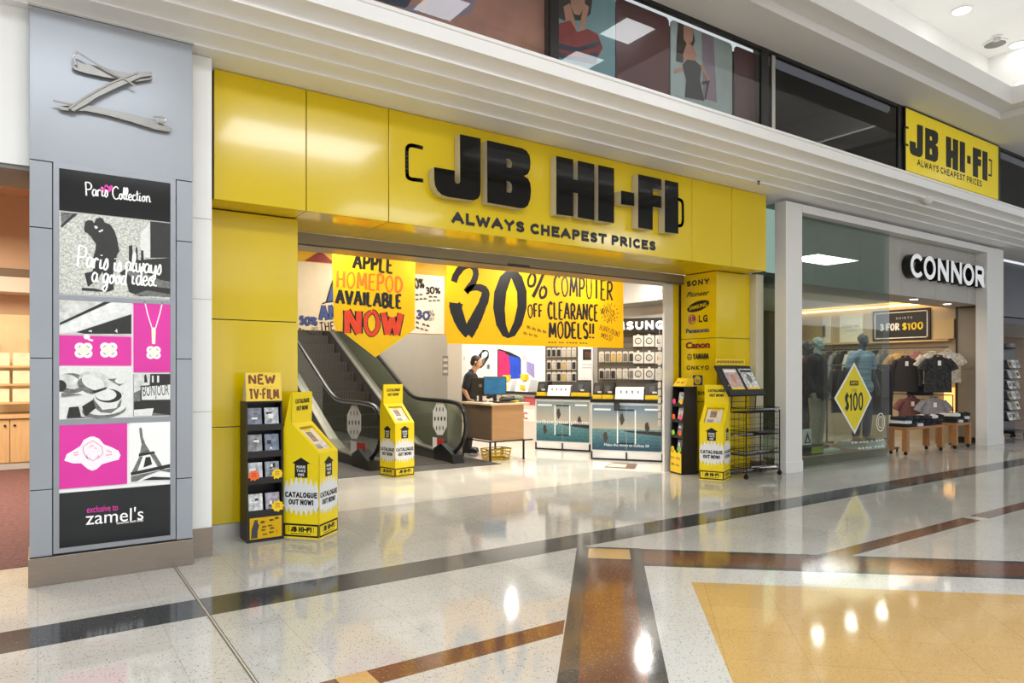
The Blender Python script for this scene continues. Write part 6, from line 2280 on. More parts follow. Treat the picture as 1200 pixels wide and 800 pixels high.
for i, (y, w_, h_, mt_, lb) in enumerate(((12.3, .5, .26, WHT2, 'white sloping display block below the lilac phone picture'), (13.0, .6, .24, WHT2, 'white sloping display block below the blue phone picture'))):
    m_ = MB(); m_.prism([(0, 0), (.08, h_), (.28, h_), (.28, 0)], Fr((8.8, y, 1.056), (1, 0, 0), (0, 0, 1)), -w_, 0, mt_)
    m_.box(8.815, 8.9, y + .1, y + .3, 1.056 + h_, 1.056 + h_ + .12, YTAG); m_.box(8.79, 8.8, y + .1, y + .28, 1.1, 1.2, YTAG)
    solo(m_, 'demo_display', lb + ', with yellow tags', 'phone display')
# floor sticker in front of the units
pts = [atZ(*p) for p in ((718, 541.5), (747, 543.5), (744, 549.5), (708, 547.5))]
m_ = MB()
F_ = FZ(.0)
o_ = ccw([(p.x, p.y) for p in pts])
m_.prism(o_, F_, 0.0, .002, mat('sticker_brown', (120, 92, 74), 0.5, var=0.2, vscale=40))
c_ = Vector((sum(p[0] for p in o_) / 4, sum(p[1] for p in o_) / 4))
m_.prism([tuple(c_ + (Vector(p) - c_) * .62 + Vector((-.05, .05))) for p in o_], F_, .002, .0025, mat('sticker_pale', (222, 200, 184), 0.5))
solo(m_, 'floor_sticker', 'brown and pale sticker on the floor in front of the near phone unit', 'sticker')
# downlights in the shop entrance soffit are not built: none can be seen

# ================================================================== FASHION SHOP (right): shell
CEM = mat('cement_panel', (176, 172, 166), 0.6, var=0.06, vscale=2.5)
FRW = mat('frame_white', (226, 225, 222), 0.45, var=0.01)
b = MB()
b.box(9.05, 9.45, 6.15, 6.34, 0, 4.0, FRW)
b.box(15.73, 16.49, 6.15, 6.36, 0, 4.0, FRW)
b.box(9.45, 15.73, 6.15, 6.34, 3.88, 4.0, FRW)
struct(b, 'trim_50', bevel=0.004)
b = MB(); b.box(9.04, 9.46, 6.14, 6.34, 0, .17, FRW); b.box(15.72, 16.5, 6.14, 6.36, 0, .17, FRW); struct(b, 'baseboard_front', bevel=0.004)
b = MB(); b.box(9.45, 12.215, 6.285, 6.297, 0.0, 3.88, SHOPGLS); struct(b, 'window_20')
b = MB(); b.box(9.06, 9.068, 6.34, 7.2, 0.1, 4.0, GLSG); struct(b, 'window_21')
cf = thing('shop_fascia', 'grey cement panelled fascia above the menswear shop entrance', 'fascia', (13, 6.36, 2.86))
jx = [9.45, atY(956, 300, 6.36).x, atY(1008, 300, 6.36).x, 12.3, atY(1056, 300, 6.36).x, atY(1096, 300, 6.36).x, atY(1133, 300, 6.36).x, 16.2]
for xa, xb in zip(jx[:-1], jx[1:]):
    m_ = MB(); m_.box(xa + .003, xb - .003, 6.36, 6.4, 2.86, 3.98, CEM); part(m_, 'cement_panel', cf, world=True)
m_ = MB(); m_.box(9.45, 16.2, 6.401, 6.5, 2.905, 3.98, DKGREY); part(m_, 'backing', cf, world=True)
b = MB(); b.box(9.52, 16.2, 6.402, 7.05, 2.865, 2.9, CEM); b.box(9.52, 16.4, 7.05, 11.2, 3.06, 3.12, WHT); b.box(9.52, 16.2, 7.05, 7.1, 2.87, 3.06, CEM); struct(b, 'ceiling')
WRM = mat('warm_wall', (196, 178, 150), 0.6, var=0.05, vscale=2)
b = MB(); b.box(16.2, 16.32, 6.9, 11.2, 0, 3.1, WRM); struct(b, 'wall_right')
b = MB(); b.box(9.52, 16.2, 11.1, 11.2, 0, 3.1, mat('dark_wall', (84, 76, 70), 0.6, var=0.1)); struct(b, 'wall_back')
b = MB(); b.box(9.53, 9.58, 7.3, 11.2, 0, 3.1, WRM); struct(b, 'wall_left')
rv = thing('entrance_pier', 'beige cement pier with black metal edges, right of the menswear entrance', 'pier', (16.3, 6.6, 0))
m_ = MB(); m_.box(16.15, 16.45, 6.38, 6.88, .12, 1.545, mat('cement_beige', (150, 141, 128), 0.6, var=0.05, vscale=3)); m_.box(16.15, 16.45, 6.38, 6.88, 1.552, 2.86, MATS['cement_beige']); part(m_, 'cladding_panel', rv, world=True)
m_ = MB(); m_.box(16.13, 16.17, 6.355, 6.38, 0, 2.86, BLK); m_.box(16.13, 16.17, 6.88, 6.905, 0, 2.86, BLK); m_.box(16.13, 16.17, 6.38, 6.88, 2.84, 2.862, BLK); part(m_, 'black_edge', rv, world=True)
m_ = MB(); m_.box(16.14, 16.46, 6.37, 6.89, 0, .12, BLK); part(m_, 'plinth', rv, world=True)
# raised letters
cs = thing('shop_sign', 'raised white letters with black sides on the grey cement fascia', 'sign', (14.4, 6.36, 3.2))
YL = 6.2
FC = FY(YL)
LWH = mat('sign_letter_white', (240, 241, 244), 0.4, emit=0.25)
kc = lambda x, y: FC.px(x / 10 + 1050, y / 10 + 285)


def ring(cx_, cy_, rx, ry, a0=0, a1=360, n=36):
    return [(cx_ + rx * math.cos(math.radians(a0 + (a1 - a0) * i / n)), cy_ + ry * math.sin(math.radians(a0 + (a1 - a0) * i / n))) for i in range(n + (1 if a1 - a0 < 360 else 0))]


def letter(o_, hs):
    m_ = MB(); m_.prism(o_, FC, -.15, 0.0, BLK, hs); L_ = part(m_, 'letter', cs, world=True)
    m_ = MB(); m_.prism(o_, FC, 0.0005, .006, LWH, hs); part(m_, 'letter_face', L_, 'white lit face', world=True)


def bounds(l, r, t, bt):
    x0, z1 = kc(l, t); x1, _ = kc(r, t); _, z0 = kc(l, bt)
    return x0, x1, z0, z1


Z0c = kc(240, 402)[1]; Z1c = kc(240, 122)[1]
hC = Z1c - Z0c
st = .08
xs_ = [(kc(170, 0)[0], kc(300, 0)[0]), (kc(325, 0)[0], kc(462, 0)[0]), (kc(490, 0)[0], kc(614, 0)[0]), (kc(645, 0)[0], kc(768, 0)[0]), (kc(785, 0)[0], kc(912, 0)[0]), (kc(930, 0)[0], kc(1030, 0)[0])]
zc = (Z0c + Z1c) / 2
for i, ch in enumerate('CONNOR'):
    x0, x1 = xs_[i]
    z0, z1 = Z0c + .008, Z1c - .008
    c_ = (x0 + x1) / 2
    if ch == 'C':
        rx, ry = (x1 - x0) / 2 + .04, hC / 2
        cx_ = x0 + rx
        letter(ring(cx_, zc, rx, ry, 42, 318, 30) + ring(cx_, zc, rx - st, ry - st, 318, 42, 30), [])
    elif ch == 'O':
        rx, ry = (x1 - x0) / 2, hC / 2
        letter(ring(c_, zc, rx, ry), [ring(c_, zc, rx - st, ry - st)])
    elif ch == 'N':
        letter([(x0, z0), (x0 + st, z0), (x0 + st, z0 + hC * .62), (x1 - st * 1.0, z0), (x1, z0), (x1, z1), (x1 - st, z1), (x1 - st, z1 - hC * .62), (x0 + st * 1.0, z1), (x0, z1)], [])
    else:
        zm = z0 + hC * .38
        r_ = (z1 - zm) / 2
        bowl = [(x1 - r_ + r_ * math.cos(math.radians(q)), zm + r_ + r_ * math.sin(math.radians(q))) for q in range(90, -91, -15)]
        ih = [(x1 - r_ + (r_ - st) * math.cos(math.radians(q)), zm + r_ + (r_ - st) * math.sin(math.radians(q))) for q in range(90, -91, -15)]
        letter([(x0, z0), (x0 + st, z0), (x0 + st, zm), (x0 + st * 1.1, zm), (x1 - st * .9, z0), (x1 + .02, z0)] + bowl[::-1][3:] + [(x0, z1)], [[(x0 + st, zm + st), (x0 + st, z1 - st)] + ih])
# downlights in the entrance soffit
for px_, py_, nm in ((1071, 350.5, 'left'), (1110, 356, 'right')):
    p = atZ(px_, py_, 2.864)
    dl = thing('downlight', 'round downlight in the menswear entrance soffit, %s one' % nm, 'light', tuple(p), 0, 'menswear soffit downlights')
    m_ = MB(); m_.lathe([(.09, 0), (.09, -.006), (.075, -.006)], (0, 0, 0), WHT2, 24); part(m_, 'trim_ring', dl)
    m_ = MB(); m_.lathe([(.07, -.004), (.07, -.0065)], (0, 0, 0), mat('lamp_glow_white', (255, 250, 240), 0.5, emit=9.0), 20); part(m_, 'lamp', dl, 'glowing lens')
LEDM = mat('led_warm', (255, 214, 150), 0.5, emit=4.5)
b = MB(); b.box(16.09, 16.19, 7.15, 11.0, 2.975, 3.01, LEDM); solo(b, 'led_strip', 'warm glowing strip light along the top of the menswear right wall', 'light')
b = MB(); b.box(16.0, 16.19, 7.0, 11.0, 2.15, 2.185, PINE); solo(b, 'wall_shelf', 'long pale timber shelf along the menswear right wall', 'shelf')
FRt = FXL(16.19)


def wsign(label, px0, px1, za, zb, draw, base, name='wall_poster', cat='poster'):
    a0 = FRt.px(px0, 380)[0]; a1 = FRt.px(px1, 380)[0]
    m_ = MB(); m_.fbox(FRt, a0, a1, za, zb, 0, .04, base)
    draw(m_, a0, a1)
    return solo(m_, name, label, cat)


def d1(m_, a0, a1):
    F_ = FRt
    for q in ((a0 + .05, a1 - .05, 2.25, 2.27), (a0 + .05, a1 - .05, 2.83, 2.85), (a0 + .05, a0 + .07, 2.25, 2.85), (a1 - .07, a1 - .05, 2.25, 2.85)):
        m_.fbox(F_, *q, .04, .042, PAPER)
    c_ = (a0 + a1) / 2
    m_.block('SHIRTS', F_, c_ + .08, 2.68, .05, LTGREY, .041, .16, align='CENTER', width=.36, gap=.6)
    m_.block('3 FOR', F_, a0 + .17, 2.43, .17, PAPER, .041, .2, width=.45)
    m_.block('$100', F_, a1 - .14, 2.43, .17, YTAG, .041, .2, align='RIGHT', width=.46)


wsign('black framed three for one hundred dollars shirt sign on the menswear right wall', 1023.5, 1091, 2.2, 2.9, d1, mat('sign_brown_black', (30, 24, 22), 0.5), 'wall_sign', 'sign')
wsign('white poster on the menswear right wall, left of the black shirt sign', 985, 1012, 2.2, 2.86, lambda m_, a0, a1: (m_.text('CASUAL', FRt, (a0 + a1) / 2, 2.55, .07, MIDGREY, .041, .02, align='CENTER', width=.45), m_.text('SHIRT', FRt, (a0 + a1) / 2, 2.45, .05, LTGREY, .041, .02, align='CENTER', width=.3)), PAPER)
wsign('narrow white poster furthest back on the menswear right wall', 965, 974, 2.2, 2.86, lambda m_, a0, a1: m_.fbox(FRt, a0 + .08, a1 - .2, 2.35, 2.65, .04, .041, PMD), PAPER)
b = MB(); b.box(16.1, 16.19, 6.93, 7.32, 2.2, 2.62, mat('warm_panel', (206, 176, 126), 0.5)); solo(b, 'colour_board', 'small warm toned panel right of the black shirt sign', 'panel')
b = MB(); b.box(16.05, 16.19, 6.95, 7.1, .55, 1.15, mat('amber_glow', (255, 196, 110), 0.5, emit=1.6)); solo(b, 'wall_light', 'amber glowing light box beside the beige cement pier', 'light')

# ------------------------------------------------------------------ garments
CL = {n_: mat('cloth_' + n_, c_, 0.85, var=v_, vscale=s_, bump=.15, bscale=30) for n_, c_, v_, s_ in (
    ('charcoal', (50, 46, 48), .12, 20), ('navy', (32, 36, 48), .12, 20), ('print', (44, 44, 46), .9, 26), ('pink', (172, 118, 118), .25, 18), ('cream', (206, 198, 186), .35, 22), ('grey', (140, 138, 144), .15, 20), ('rose', (120, 76, 76), .2, 20), ('black', (22, 22, 24), .2, 20), ('white', (214, 214, 214), .1, 20), ('denim', (52, 62, 80), .2, 30), ('paleblue', (160, 182, 206), .3, 14), ('beige', (176, 166, 148), .15, 20), ('tan', (190, 160, 110), .15, 20), ('dkred', (90, 40, 44), .2, 20))}


def loft(mb, rings, mt, n=20):
    """stack of ellipses (cx, cy, z, rx, ry)"""
    vs, fs = [], []
    for cx_, cy_, z, rx, ry in rings:
        for k in range(n):
            q = 2 * math.pi * k / n
            vs.append((cx_ + rx * math.cos(q), cy_ + ry * math.sin(q), z))
    for i in range(len(rings) - 1):
        for k in range(n):
            l = (k + 1) % n
            fs.append((i * n + k, i * n + l, i * n + n + l, i * n + n + k))
    fs.append(tuple(range(n))[::-1]); fs.append(tuple((len(rings) - 1) * n + k for k in range(n)))
    return mb.add(vs, fs, mt)


def shirt(label, loc, rz, mt, long=False, tag=True, length=.76, group='shirts on the menswear wall'):
    """shirt on a hanger; local x across the shoulders, front faces -y, z = 0 at the hanger hook"""
    t_ = thing('hanging_shirt', label, 'shirt', loc, rz, group)
    m_ = MB()
    L = length
    loft(m_, [(0, 0, -L, .25, .05), (0, 0, -L * .75, .245, .06), (.0, -.005, -L * .5, .24, .065), (0, 0, -.24, .235, .06), (0, 0, -.15, .215, .05), (0, 0, -.11, .13, .045), (0, 0, -.085, .075, .04)], mt)
    for s_ in (-1, 1):
        if long:
            m_.tube([(s_ * .18, 0, -.15), (s_ * .27, -.01, -.35), (s_ * .28, -.02, -.55), (s_ * .27, -.02, -.7)], [.06, .06, .05, .045], mt, 10)
        else:
            m_.tube([(s_ * .17, 0, -.15), (s_ * .26, -.01, -.27), (s_ * .30, -.015, -.36)], [.065, .075, .08], mt, 10)
    part(m_, 'body', t_, smooth=True)
    m_ = MB()
    for s_ in (-1, 1):
        m_.add([(s_ * .008, -.066, -.17), (s_ * .075, -.05, -.13), (s_ * .07, -.035, -.07), (s_ * .02, -.05, -.085)], [(0, 1, 2, 3)] if s_ < 0 else [(3, 2, 1, 0)], mt)
    m_.tube([(.07, -.03, -.075), (.05, .035, -.06), (-.05, .035, -.06), (-.07, -.03, -.075)], .018, mt, 6)
    part(m_, 'collar', t_)
    m_ = MB(); m_.tube([(0, 0, -.07), (0, 0, -.02), (.015, 0, .0), (.03, 0, -.015)], .003, ALU, 5); m_.tube([(-.2, 0, -.135), (0, 0, -.07), (.2, 0, -.135)], .006, OAK, 6); part(m_, 'hanger', t_)
    if tag:
        m_ = MB(); m_.fbox(Fr((.02, -.075, -.22), (1, 0, 0), (0, 0, 1)), -.03, .03, -.05, .05, 0, .002, PAPER); part(m_, 'price_tag', t_)
    return t_


RZS = -math.pi / 2 + .55       # facing out of the shop, towards the mall
for label, px_, pyt, X, c_, lg in (
    ('charcoal long sleeved shirt with a white tag, hanging left on the menswear wall', 1061, 415, 15.35, 'charcoal', True),
    ('navy shirt hanging between the charcoal and the patterned shirt', 1078, 424, 15.65, 'navy', False),
    ('black shirt with a pale small pattern hanging on the menswear wall', 1099, 414, 15.3, 'print', False),
    ('dusty pink shirt hanging behind the navy shirt', 1075, 410, 15.95, 'pink', False),
    ('cream patterned shirt hanging at the right end, beside the beige pier', 1110, 408, 15.78, 'cream', False),
    ('pale cream shirt hanging behind the black patterned shirt', 1092, 410, 15.62, 'cream', False),
    ('tan shirt hanging behind the charcoal shirt', 1055, 410, 16.0, 'tan', False)):
    p = atX(px_, pyt, X)
    shirt(label, (p.x, p.y, p.z + .02), RZS, CL[c_], lg, c_ in ('charcoal', 'print', 'cream'), length=.82 if c_ in ('charcoal', 'print') else .74)
for label, px_, pyt, X, c_ in (('rose coloured shirt hanging low below the charcoal shirt', 1068, 462, 15.65, 'rose'), ('grey shirt hanging low below the black patterned shirt', 1094, 463, 15.65, 'grey')):
    p = atX(px_, pyt, X)
    shirt(label, (p.x, p.y, p.z + .02), RZS, CL[c_], False, True, length=.6)
lr = thing('floor_rail', 'low black clothes rail standing below the shirts on the menswear wall', 'rail', (15.65, 7.4, 0))
zl_ = 1.5 - 27 / 815 * 14.9
m_ = MB(); m_.tube([(15.65, 6.75, zl_), (15.65, 8.1, zl_)], .011, BLK, 8); part(m_, 'rail', lr, world=True, smooth=True)
for y in (6.75, 8.1):
    m_ = MB(); m_.tube([(15.65, y, .02), (15.65, y, zl_)], .011, BLK, 8); m_.box(15.5, 15.8, y - .02, y + .02, 0, .02, BLK); part(m_, 'upright', lr, world=True)
wr = thing('wall_rail', 'dark metal clothes rail below the timber shelf on the menswear wall', 'rail', (16.0, 8.0, 1.99))
m_ = MB(); m_.tube([(15.98, 6.98, 2.02), (15.98, 10.8, 2.02)], .012, BLK, 8); part(m_, 'rail', wr, world=True, smooth=True)
for y in (7.2, 8.2, 9.2, 10.4):
    m_ = MB(); m_.tube([(15.98, y, 2.02), (16.19, y, 2.02)], .009, BLK, 6); part(m_, 'bracket', wr, world=True)
rc = random.Random(3)
for i in range(12):
    y = 8.35 + i * .19
    cn = ['grey', 'charcoal', 'beige', 'navy', 'white', 'black'][i % 6]
    t_ = shirt('%s shirt in the row along the menswear wall, %s from the front' % (cn, ['first', 'second', 'third', 'fourth', 'fifth', 'sixth', 'seventh', 'eighth', 'ninth', 'tenth', 'eleventh', 'twelfth'][i]), (15.98, y, 2.03), math.pi, CL[cn], i % 2 == 0, False, .75, 'row of shirts along the menswear wall')

# ------------------------------------------------------------------ tables with folded clothes, garment rack
def table(label, x0, x1, y0, y1, h):
    t_ = thing('display_table', label, 'table', ((x0 + x1) / 2, (y0 + y1) / 2, 0), 0, 'menswear display tables')
    m_ = MB(); m_.box(x0, x1, y0, y1, h - .05, h, OAK); part(m_, 'tabletop', t_, world=True, bevel=.006)
    for x in (x0, x1 - .09):
        for y in (y0, y1 - .09):
            m_ = MB(); m_.box(x, x + .09, y, y + .09, .07, h - .05, OAK); lg_ = part(m_, 'leg', t_, world=True, bevel=.004)
            m_ = MB(); m_.lathe([(.03, -.012), (.035, 0), (.03, .012)], (x + .045, y + .045, .035), RUBBER, 14, axis=(1, .1, 0)); m_.box(x + .03, x + .06, y + .03, y + .06, .05, .075, BLK); part(m_, 'castor', lg_, 'black castor', world=True)
    return t_


table('pale timber display table on castors in the menswear entrance, left one', 12.75, 14.15, 6.25, 6.6, .5)
table('pale timber display table on castors in the menswear entrance, right one', 14.6, 15.25, 6.24, 6.62, .5)


def folded(label, x, y, z, w_, d_, h_, mt, rz):
    t_ = thing('folded_shirt', label, 'shirt', (x, y, z), rz, 'folded shirts on the entrance tables')
    m_ = MB()
    m_.prism(rrect(-w_ / 2, w_ / 2, -d_ / 2, d_ / 2, .05), FZ(.001), 0, h_, mt)
    part(m_, 'body', t_, bevel=h_ * .4, smooth=True)
    m_ = MB(); m_.tube([(-.07, -d_ / 2 + .04, h_), (0, -d_ / 2 + .09, h_ + .012), (.07, -d_ / 2 + .04, h_), (0, -d_ / 2 + .02, h_ + .004)], .014, mt, 6, closed=True); part(m_, 'collar', t_)
    return t_


k = 0
for tx0, tx1, ty, nm, cols in ((12.75, 14.15, 6.44, 'left', ['black', 'charcoal', 'white', 'black', 'navy', 'black']), (14.6, 15.25, 6.44, 'right', ['black', 'white', 'black'])):
    n = len(cols)
    for i, cn in enumerate(cols):
        x = tx0 + (tx1 - tx0) * (i + .5) / n
        wd = min(.3, (tx1 - tx0) / n * .92)
        z = .501
        for lv in range(3):
            c2_ = cols[(i + lv * 2) % n]
            hh = .05
            folded('folded %s shirt, %s in pile %s from the left on the %s entrance table' % (c2_, ['lowest', 'middle', 'top'][lv], ['one', 'two', 'three', 'four', 'five', 'six'][i], nm), x, ty - .02 * lv, z, wd, .33, hh, CL[c2_], rc.uniform(-.06, .06))
            z += hh + .014 if lv < 2 else 0
rk2 = thing('garment_rack', 'black metal garment rack on castors just inside the menswear window', 'rack', (13.05, 7.3, 0))
for y in (6.67, 7.95):
    m_ = MB(); m_.tube([(13.05, y, .07), (13.05, y, 1.62)], .014, BLK, 8); part(m_, 'upright', rk2, world=True, smooth=True)
    m_ = MB(); m_.box(12.83, 13.27, y - .02, y + .02, .06, .09, BLK); part(m_, 'foot', rk2, world=True)
    for x in (12.86, 13.24):
        m_ = MB(); m_.lathe([(.025, -.01), (.03, 0), (.025, .01)], (x, y, .03), RUBBER, 12, axis=(0, 1, 0)); part(m_, 'castor', rk2, world=True)
m_ = MB(); m_.tube([(13.05, 6.67, 1.62), (13.05, 7.95, 1.62)], .014, BLK, 8); part(m_, 'top_rail', rk2, world=True, smooth=True)
for i in range(6):
    cn = ['black', 'charcoal', 'black', 'navy', 'black', 'charcoal'][i]
    shirt('%s long sleeved shirt on the black garment rack, %s from the front' % (cn, ['first', 'second', 'third', 'fourth', 'fifth', 'sixth'][i]), (13.05, 6.78 + i * .19, 1.64), math.pi + .12, CL[cn], True, False, .95, 'shirts on the garment rack')

# window sticker diamond, small window sign, circle decal, floor line of text
FG = FY(6.2845)
dm = [FG.px(1001, 424.5), FG.px(1021.5, 466), FG.px(1001.5, 508.5), FG.px(977.5, 466.5)]
m_ = MB(); m_.prism(dm[::-1], FG, 0, .002, PAPER)
c_ = Vector((sum(p[0] for p in dm) / 4, sum(p[1] for p in dm) / 4))
m_.prism([tuple(c_ + (Vector(p) - c_) * .91) for p in dm[::-1]], FG, .002, .003, mat('diamond_yellow', (226, 206, 20), 0.5, var=.02))
u_ = FG.px(1001, 448); m_.fbox(FG, c_.x - .13, c_.x + .13, u_[1] - .05, u_[1] + .03, .003, .004, INK)
m_.text('SHIRTS', FG, c_.x, u_[1] - .03, .045, YTAG, .0045, .01, align='CENTER', width=.2)
m_.text('2 FOR', FG, c_.x, FG.px(1001, 458)[1] - .02, .06, mat('sign_olive', (90, 84, 20), 0.5), .0036, 0, align='CENTER', width=.16)
m_.block('$100', FG, c_.x, FG.px(1001, 481)[1], FG.px(1001, 461)[1] - FG.px(1001, 481)[1] + .02, INK, .0036, .14, align='CENTER', width=.56)
solo(m_, 'window_sticker', 'yellow diamond sale sticker with white border on the menswear window', 'sticker')
cc = FG.px(1032, 494.5)
m_ = MB()
ryy = .16
m_.prism(ring(cc[0], cc[1], .135, ryy, 0, 360, 40), FG, 0, .001, PAPER, [ring(cc[0], cc[1], .12, ryy - .016, 0, 360, 40)])
m_.prism(ring(cc[0], cc[1], .085, .1, 0, 360, 30), FG, 0, .001, PAPER, [ring(cc[0], cc[1], .075, .09, 0, 360, 30)])
solo(m_, 'window_sticker', 'white ring shaped sticker low on the right of the menswear window', 'sticker')
m_ = MB()
a, bb = FG.px(998, 536); a1 = FG.px(1036, 533)[0]
m_.hand('~~ ~~~ ~ ~~~', FG, a, .30, .05, PAPER, .001, .14, width=a1 - a); m_.hand('~~~~ ~~~', FG, a + .2, .19, .06, PAPER, .001, .14, width=(a1 - a) * .8)
solo(m_, 'window_lettering', 'two lines of small white lettering at the foot of the menswear window', 'lettering')
sp0 = atY(951, 530, 6.6)
b = thing('window_sign', 'small black and yellow sign block standing at the left foot of the menswear window', 'sign', (sp0.x, 6.62, 0.14))
m_ = MB(); m_.box(-.2, .28, -.05, .05, 0.0, .17, BLK); m_.box(-.05, .26, -.052, -.05, .03, .13, mat('sign_lime', (190, 196, 60), 0.5)); part(m_, 'block', b)
m_ = MB(); m_.box(-.22, .0, -.02, .02, .17, .42, PAPER); m_.prism([(-.2, .2), (-.02, .2), (-.06, .28), (-.11, .38), (-.16, .28)], FY(-.0205), 0, .001, INK); m_.prism([(-.15, .22), (-.07, .22), (-.11, .3)], FY(-.022), 0, .001, PAPER); part(m_, 'card', b, 'white card with a black arrow')
b = MB(); b.box(9.55, 12.45, 6.45, 7.6, 0.0, .14, mat('window_platform', (128, 108, 88), 0.5, var=0.06, stretch=(.4, 4, 4))); struct(b, 'trim_51')

# ================================================================== NEXT SHOP AT THE RIGHT EDGE
b = MB(); b.box(16.5, 30, 6.9, 7.0, 2.75, 4.05, mat('dark_bulkhead', (70, 74, 84), 0.35, var=0.15, vscale=.6)); b.box(16.5, 30, 10.5, 10.6, 0, 3.0, mat('warm_brown_wall', (150, 120, 92), 0.6, var=0.15, vscale=1.2)); b.box(16.5, 30, 6.9, 10.6, 2.72, 2.78, WHT); struct(b, 'wall_front')
b = MB(); b.box(16.5, 30, 6.86, 6.9, 2.6, 2.74, BLK); b.box(16.36, 16.49, 6.4, 10.5, 0, 2.9, WRM); struct(b, 'trim_52')
sd = thing('pack_stand', 'black display stand with rows of white cards at the right edge of the view', 'stand', (18.65, 6.75, 0))
m_ = MB(); m_.box(18.32, 19.0, 6.85, 6.9, .1, 2.0, BLK); part(m_, 'back_panel', sd, world=True)
m_ = MB(); m_.box(18.3, 19.0, 6.6, 6.95, .08, .14, BLK); part(m_, 'base', sd, world=True)
for x in (18.34, 18.94):
    for y in (6.63, 6.9):
        m_ = MB(); m_.lathe([(.03, -.012), (.038, 0), (.03, .012)], (x, y, .04), RUBBER, 12, axis=(1, 0, 0)); part(m_, 'castor', sd, world=True)
for i in range(6):
    z = .38 + i * .24
    m_ = MB(); m_.box(18.33, 18.98, 6.7, 6.85, z - .02, z, BLK); part(m_, 'shelf', sd, world=True)
    for k in range(3):
        m_ = MB(); m_.fbox(Fr((18.35 + k * .21, 6.72, z + .001), (1, 0, 0), (0, .3, 1)), 0, .18, 0, .19, -.01, 0, [PAPER, LTGREY, CL['beige']][(i + k) % 3]); m_.fbox(Fr((18.35 + k * .21, 6.72, z + .001), (1, 0, 0), (0, .3, 1)), .03, .15, .06, .14, 0, .001, [PMD, PDK, DVDC[7]][(i * 2 + k) % 3])
        solo(m_, 'greeting_card', 'white card, %s in the %s row up on the stand at the right edge' % (['left', 'middle', 'right'][k], ['first', 'second', 'third', 'fourth', 'fifth', 'sixth'][i]), 'card', 'cards on the stand at the right edge')
hat = thing('felt_hat', 'grey brimmed hat on top of the card stand at the right edge', 'hat', (18.6, 6.82, 2.0))
m_ = MB(); m_.lathe([(.2, 0), (.2, .012), (.12, .02), (.115, .1), (.09, .14), (.03, .15)], (0, 0, 0), CL['grey'], 24); part(m_, 'crown', hat, smooth=True)
m_ = MB(); m_.lathe([(.123, .02), (.122, .05)], (0, 0, 0), CL['black'], 24); part(m_, 'band', hat)

# ================================================================== CEILING AND BULKHEAD FITTINGS
GLOW = mat('lamp_glow', (255, 252, 246), 0.5, emit=14.0)
for px_, py_, nm in ((1127, 12, 'left'), (1193, 52, 'right')):
    p = atZ(px_, py_, 6.397)
    dl = thing('downlight', 'bright round downlight in the white coffer ceiling, %s one' % nm, 'light', tuple(p), 0, 'coffer downlights')
    m_ = MB(); m_.lathe([(.13, 0), (.13, -.012), (.11, -.012)], (0, 0, 0), WHT2, 24); part(m_, 'trim_ring', dl)
    m_ = MB(); m_.lathe([(.105, -.008), (.105, -.013)], (0, 0, 0), GLOW, 24); part(m_, 'lamp', dl, 'glowing lens')
p = atZ(1168, 43, 6.397)
sm = thing('smoke_detector', 'small white smoke detector on the coffer ceiling', 'detector', tuple(p))
m_ = MB(); m_.lathe([(.07, 0), (.07, -.02), (.06, -.02)], (0, 0, 0), WHT2, 20); part(m_, 'base', sm)
m_ = MB(); m_.lathe([(.05, -.02), (.045, -.06), (.02, -.07)], (0, 0, 0), LTGREY, 20); part(m_, 'sensor', sm, smooth=True)
p = atZ(1188, 51, 6.397) + Vector((-.25, .15, 0))
spk = thing('ceiling_speaker', 'flat round grey speaker grille on the coffer ceiling', 'speaker', tuple(p))
m_ = MB(); m_.lathe([(.16, 0), (.16, -.015), (.14, -.02)], (0, 0, 0), WHT2, 28); part(m_, 'ring', spk)
m_ = MB(); m_.lathe([(.138, -.018), (.138, -.021)], (0, 0, 0), MIDGREY, 28); part(m_, 'grille', spk)
# square panel lights in the flat ceiling, seen mirrored in the upper windows
for x, y in ((5.45, 4.5), (5.5, 3.6), (3.48, 3.8), (-1.2, 3.0), (14.5, 3.6)):
    t_ = thing('panel_light', 'square panel light in the flat mall ceiling %s' % {5.45: 'nearest the coffer', 5.5: 'second from the coffer', 3.48: 'third from the coffer', -1.2: 'above the jeweller pillar side', 14.5: 'right of the coffer'}[x], 'light', (x, y, 5.31), 0, 'panel lights in the flat ceiling')
    m_ = MB(); m_.prism([(-.25, -.25), (.25, -.25), (.25, .25), (-.25, .25)], Fr((0, 0, 0), (1, 0, 0), (0, -1, 0)), 0, .012, WHT2, [[(-.22, -.22), (.22, -.22), (.22, .22), (-.22, .22)]]); part(m_, 'frame', t_)
    m_ = MB(); m_.box(-.218, .218, -.218, .218, -.009, -.002, mat('panel_glow', (250, 252, 255), 0.5, emit=7.0)); part(m_, 'diffuser', t_, 'glowing diffuser')
p = atY(1077, 237, 5.33)
cmr = thing('security_camera', 'white camera with a dark tilted lens on the bulkhead above the menswear window', 'camera', tuple(p + Vector((.12, .0, .12))))
m_ = MB(); m_.box(-.0, .14, -.03, .12, .0, .14, LTGREY); part(m_, 'bracket', cmr, bevel=.01)
AX = Vector((-.826 * .62 - .5635 * .35, .5635 * .62 - .826 * .35, .38)).normalized()
m_ = MB(); m_.lathe([(.06, -.12), (.085, -.08), (.085, .1), (.075, .1)], (.02, -.02, -.03), WHT, 22, axis=tuple(AX)); part(m_, 'housing', cmr, smooth=True)
m_ = MB(); m_.lathe([(.072, .094), (.072, .103)], (.02, -.02, -.03), DKGREY, 22, axis=tuple(AX)); part(m_, 'lens', cmr, 'dark lens disc')
p = atZ(889, 212, 4.05)
m_ = MB(); m_.lathe([(.02, .0), (.02, -.01), (.008, -.015), (.008, -.035), (.018, -.04), (.018, -.045)], tuple(p), DKGREY, 12)
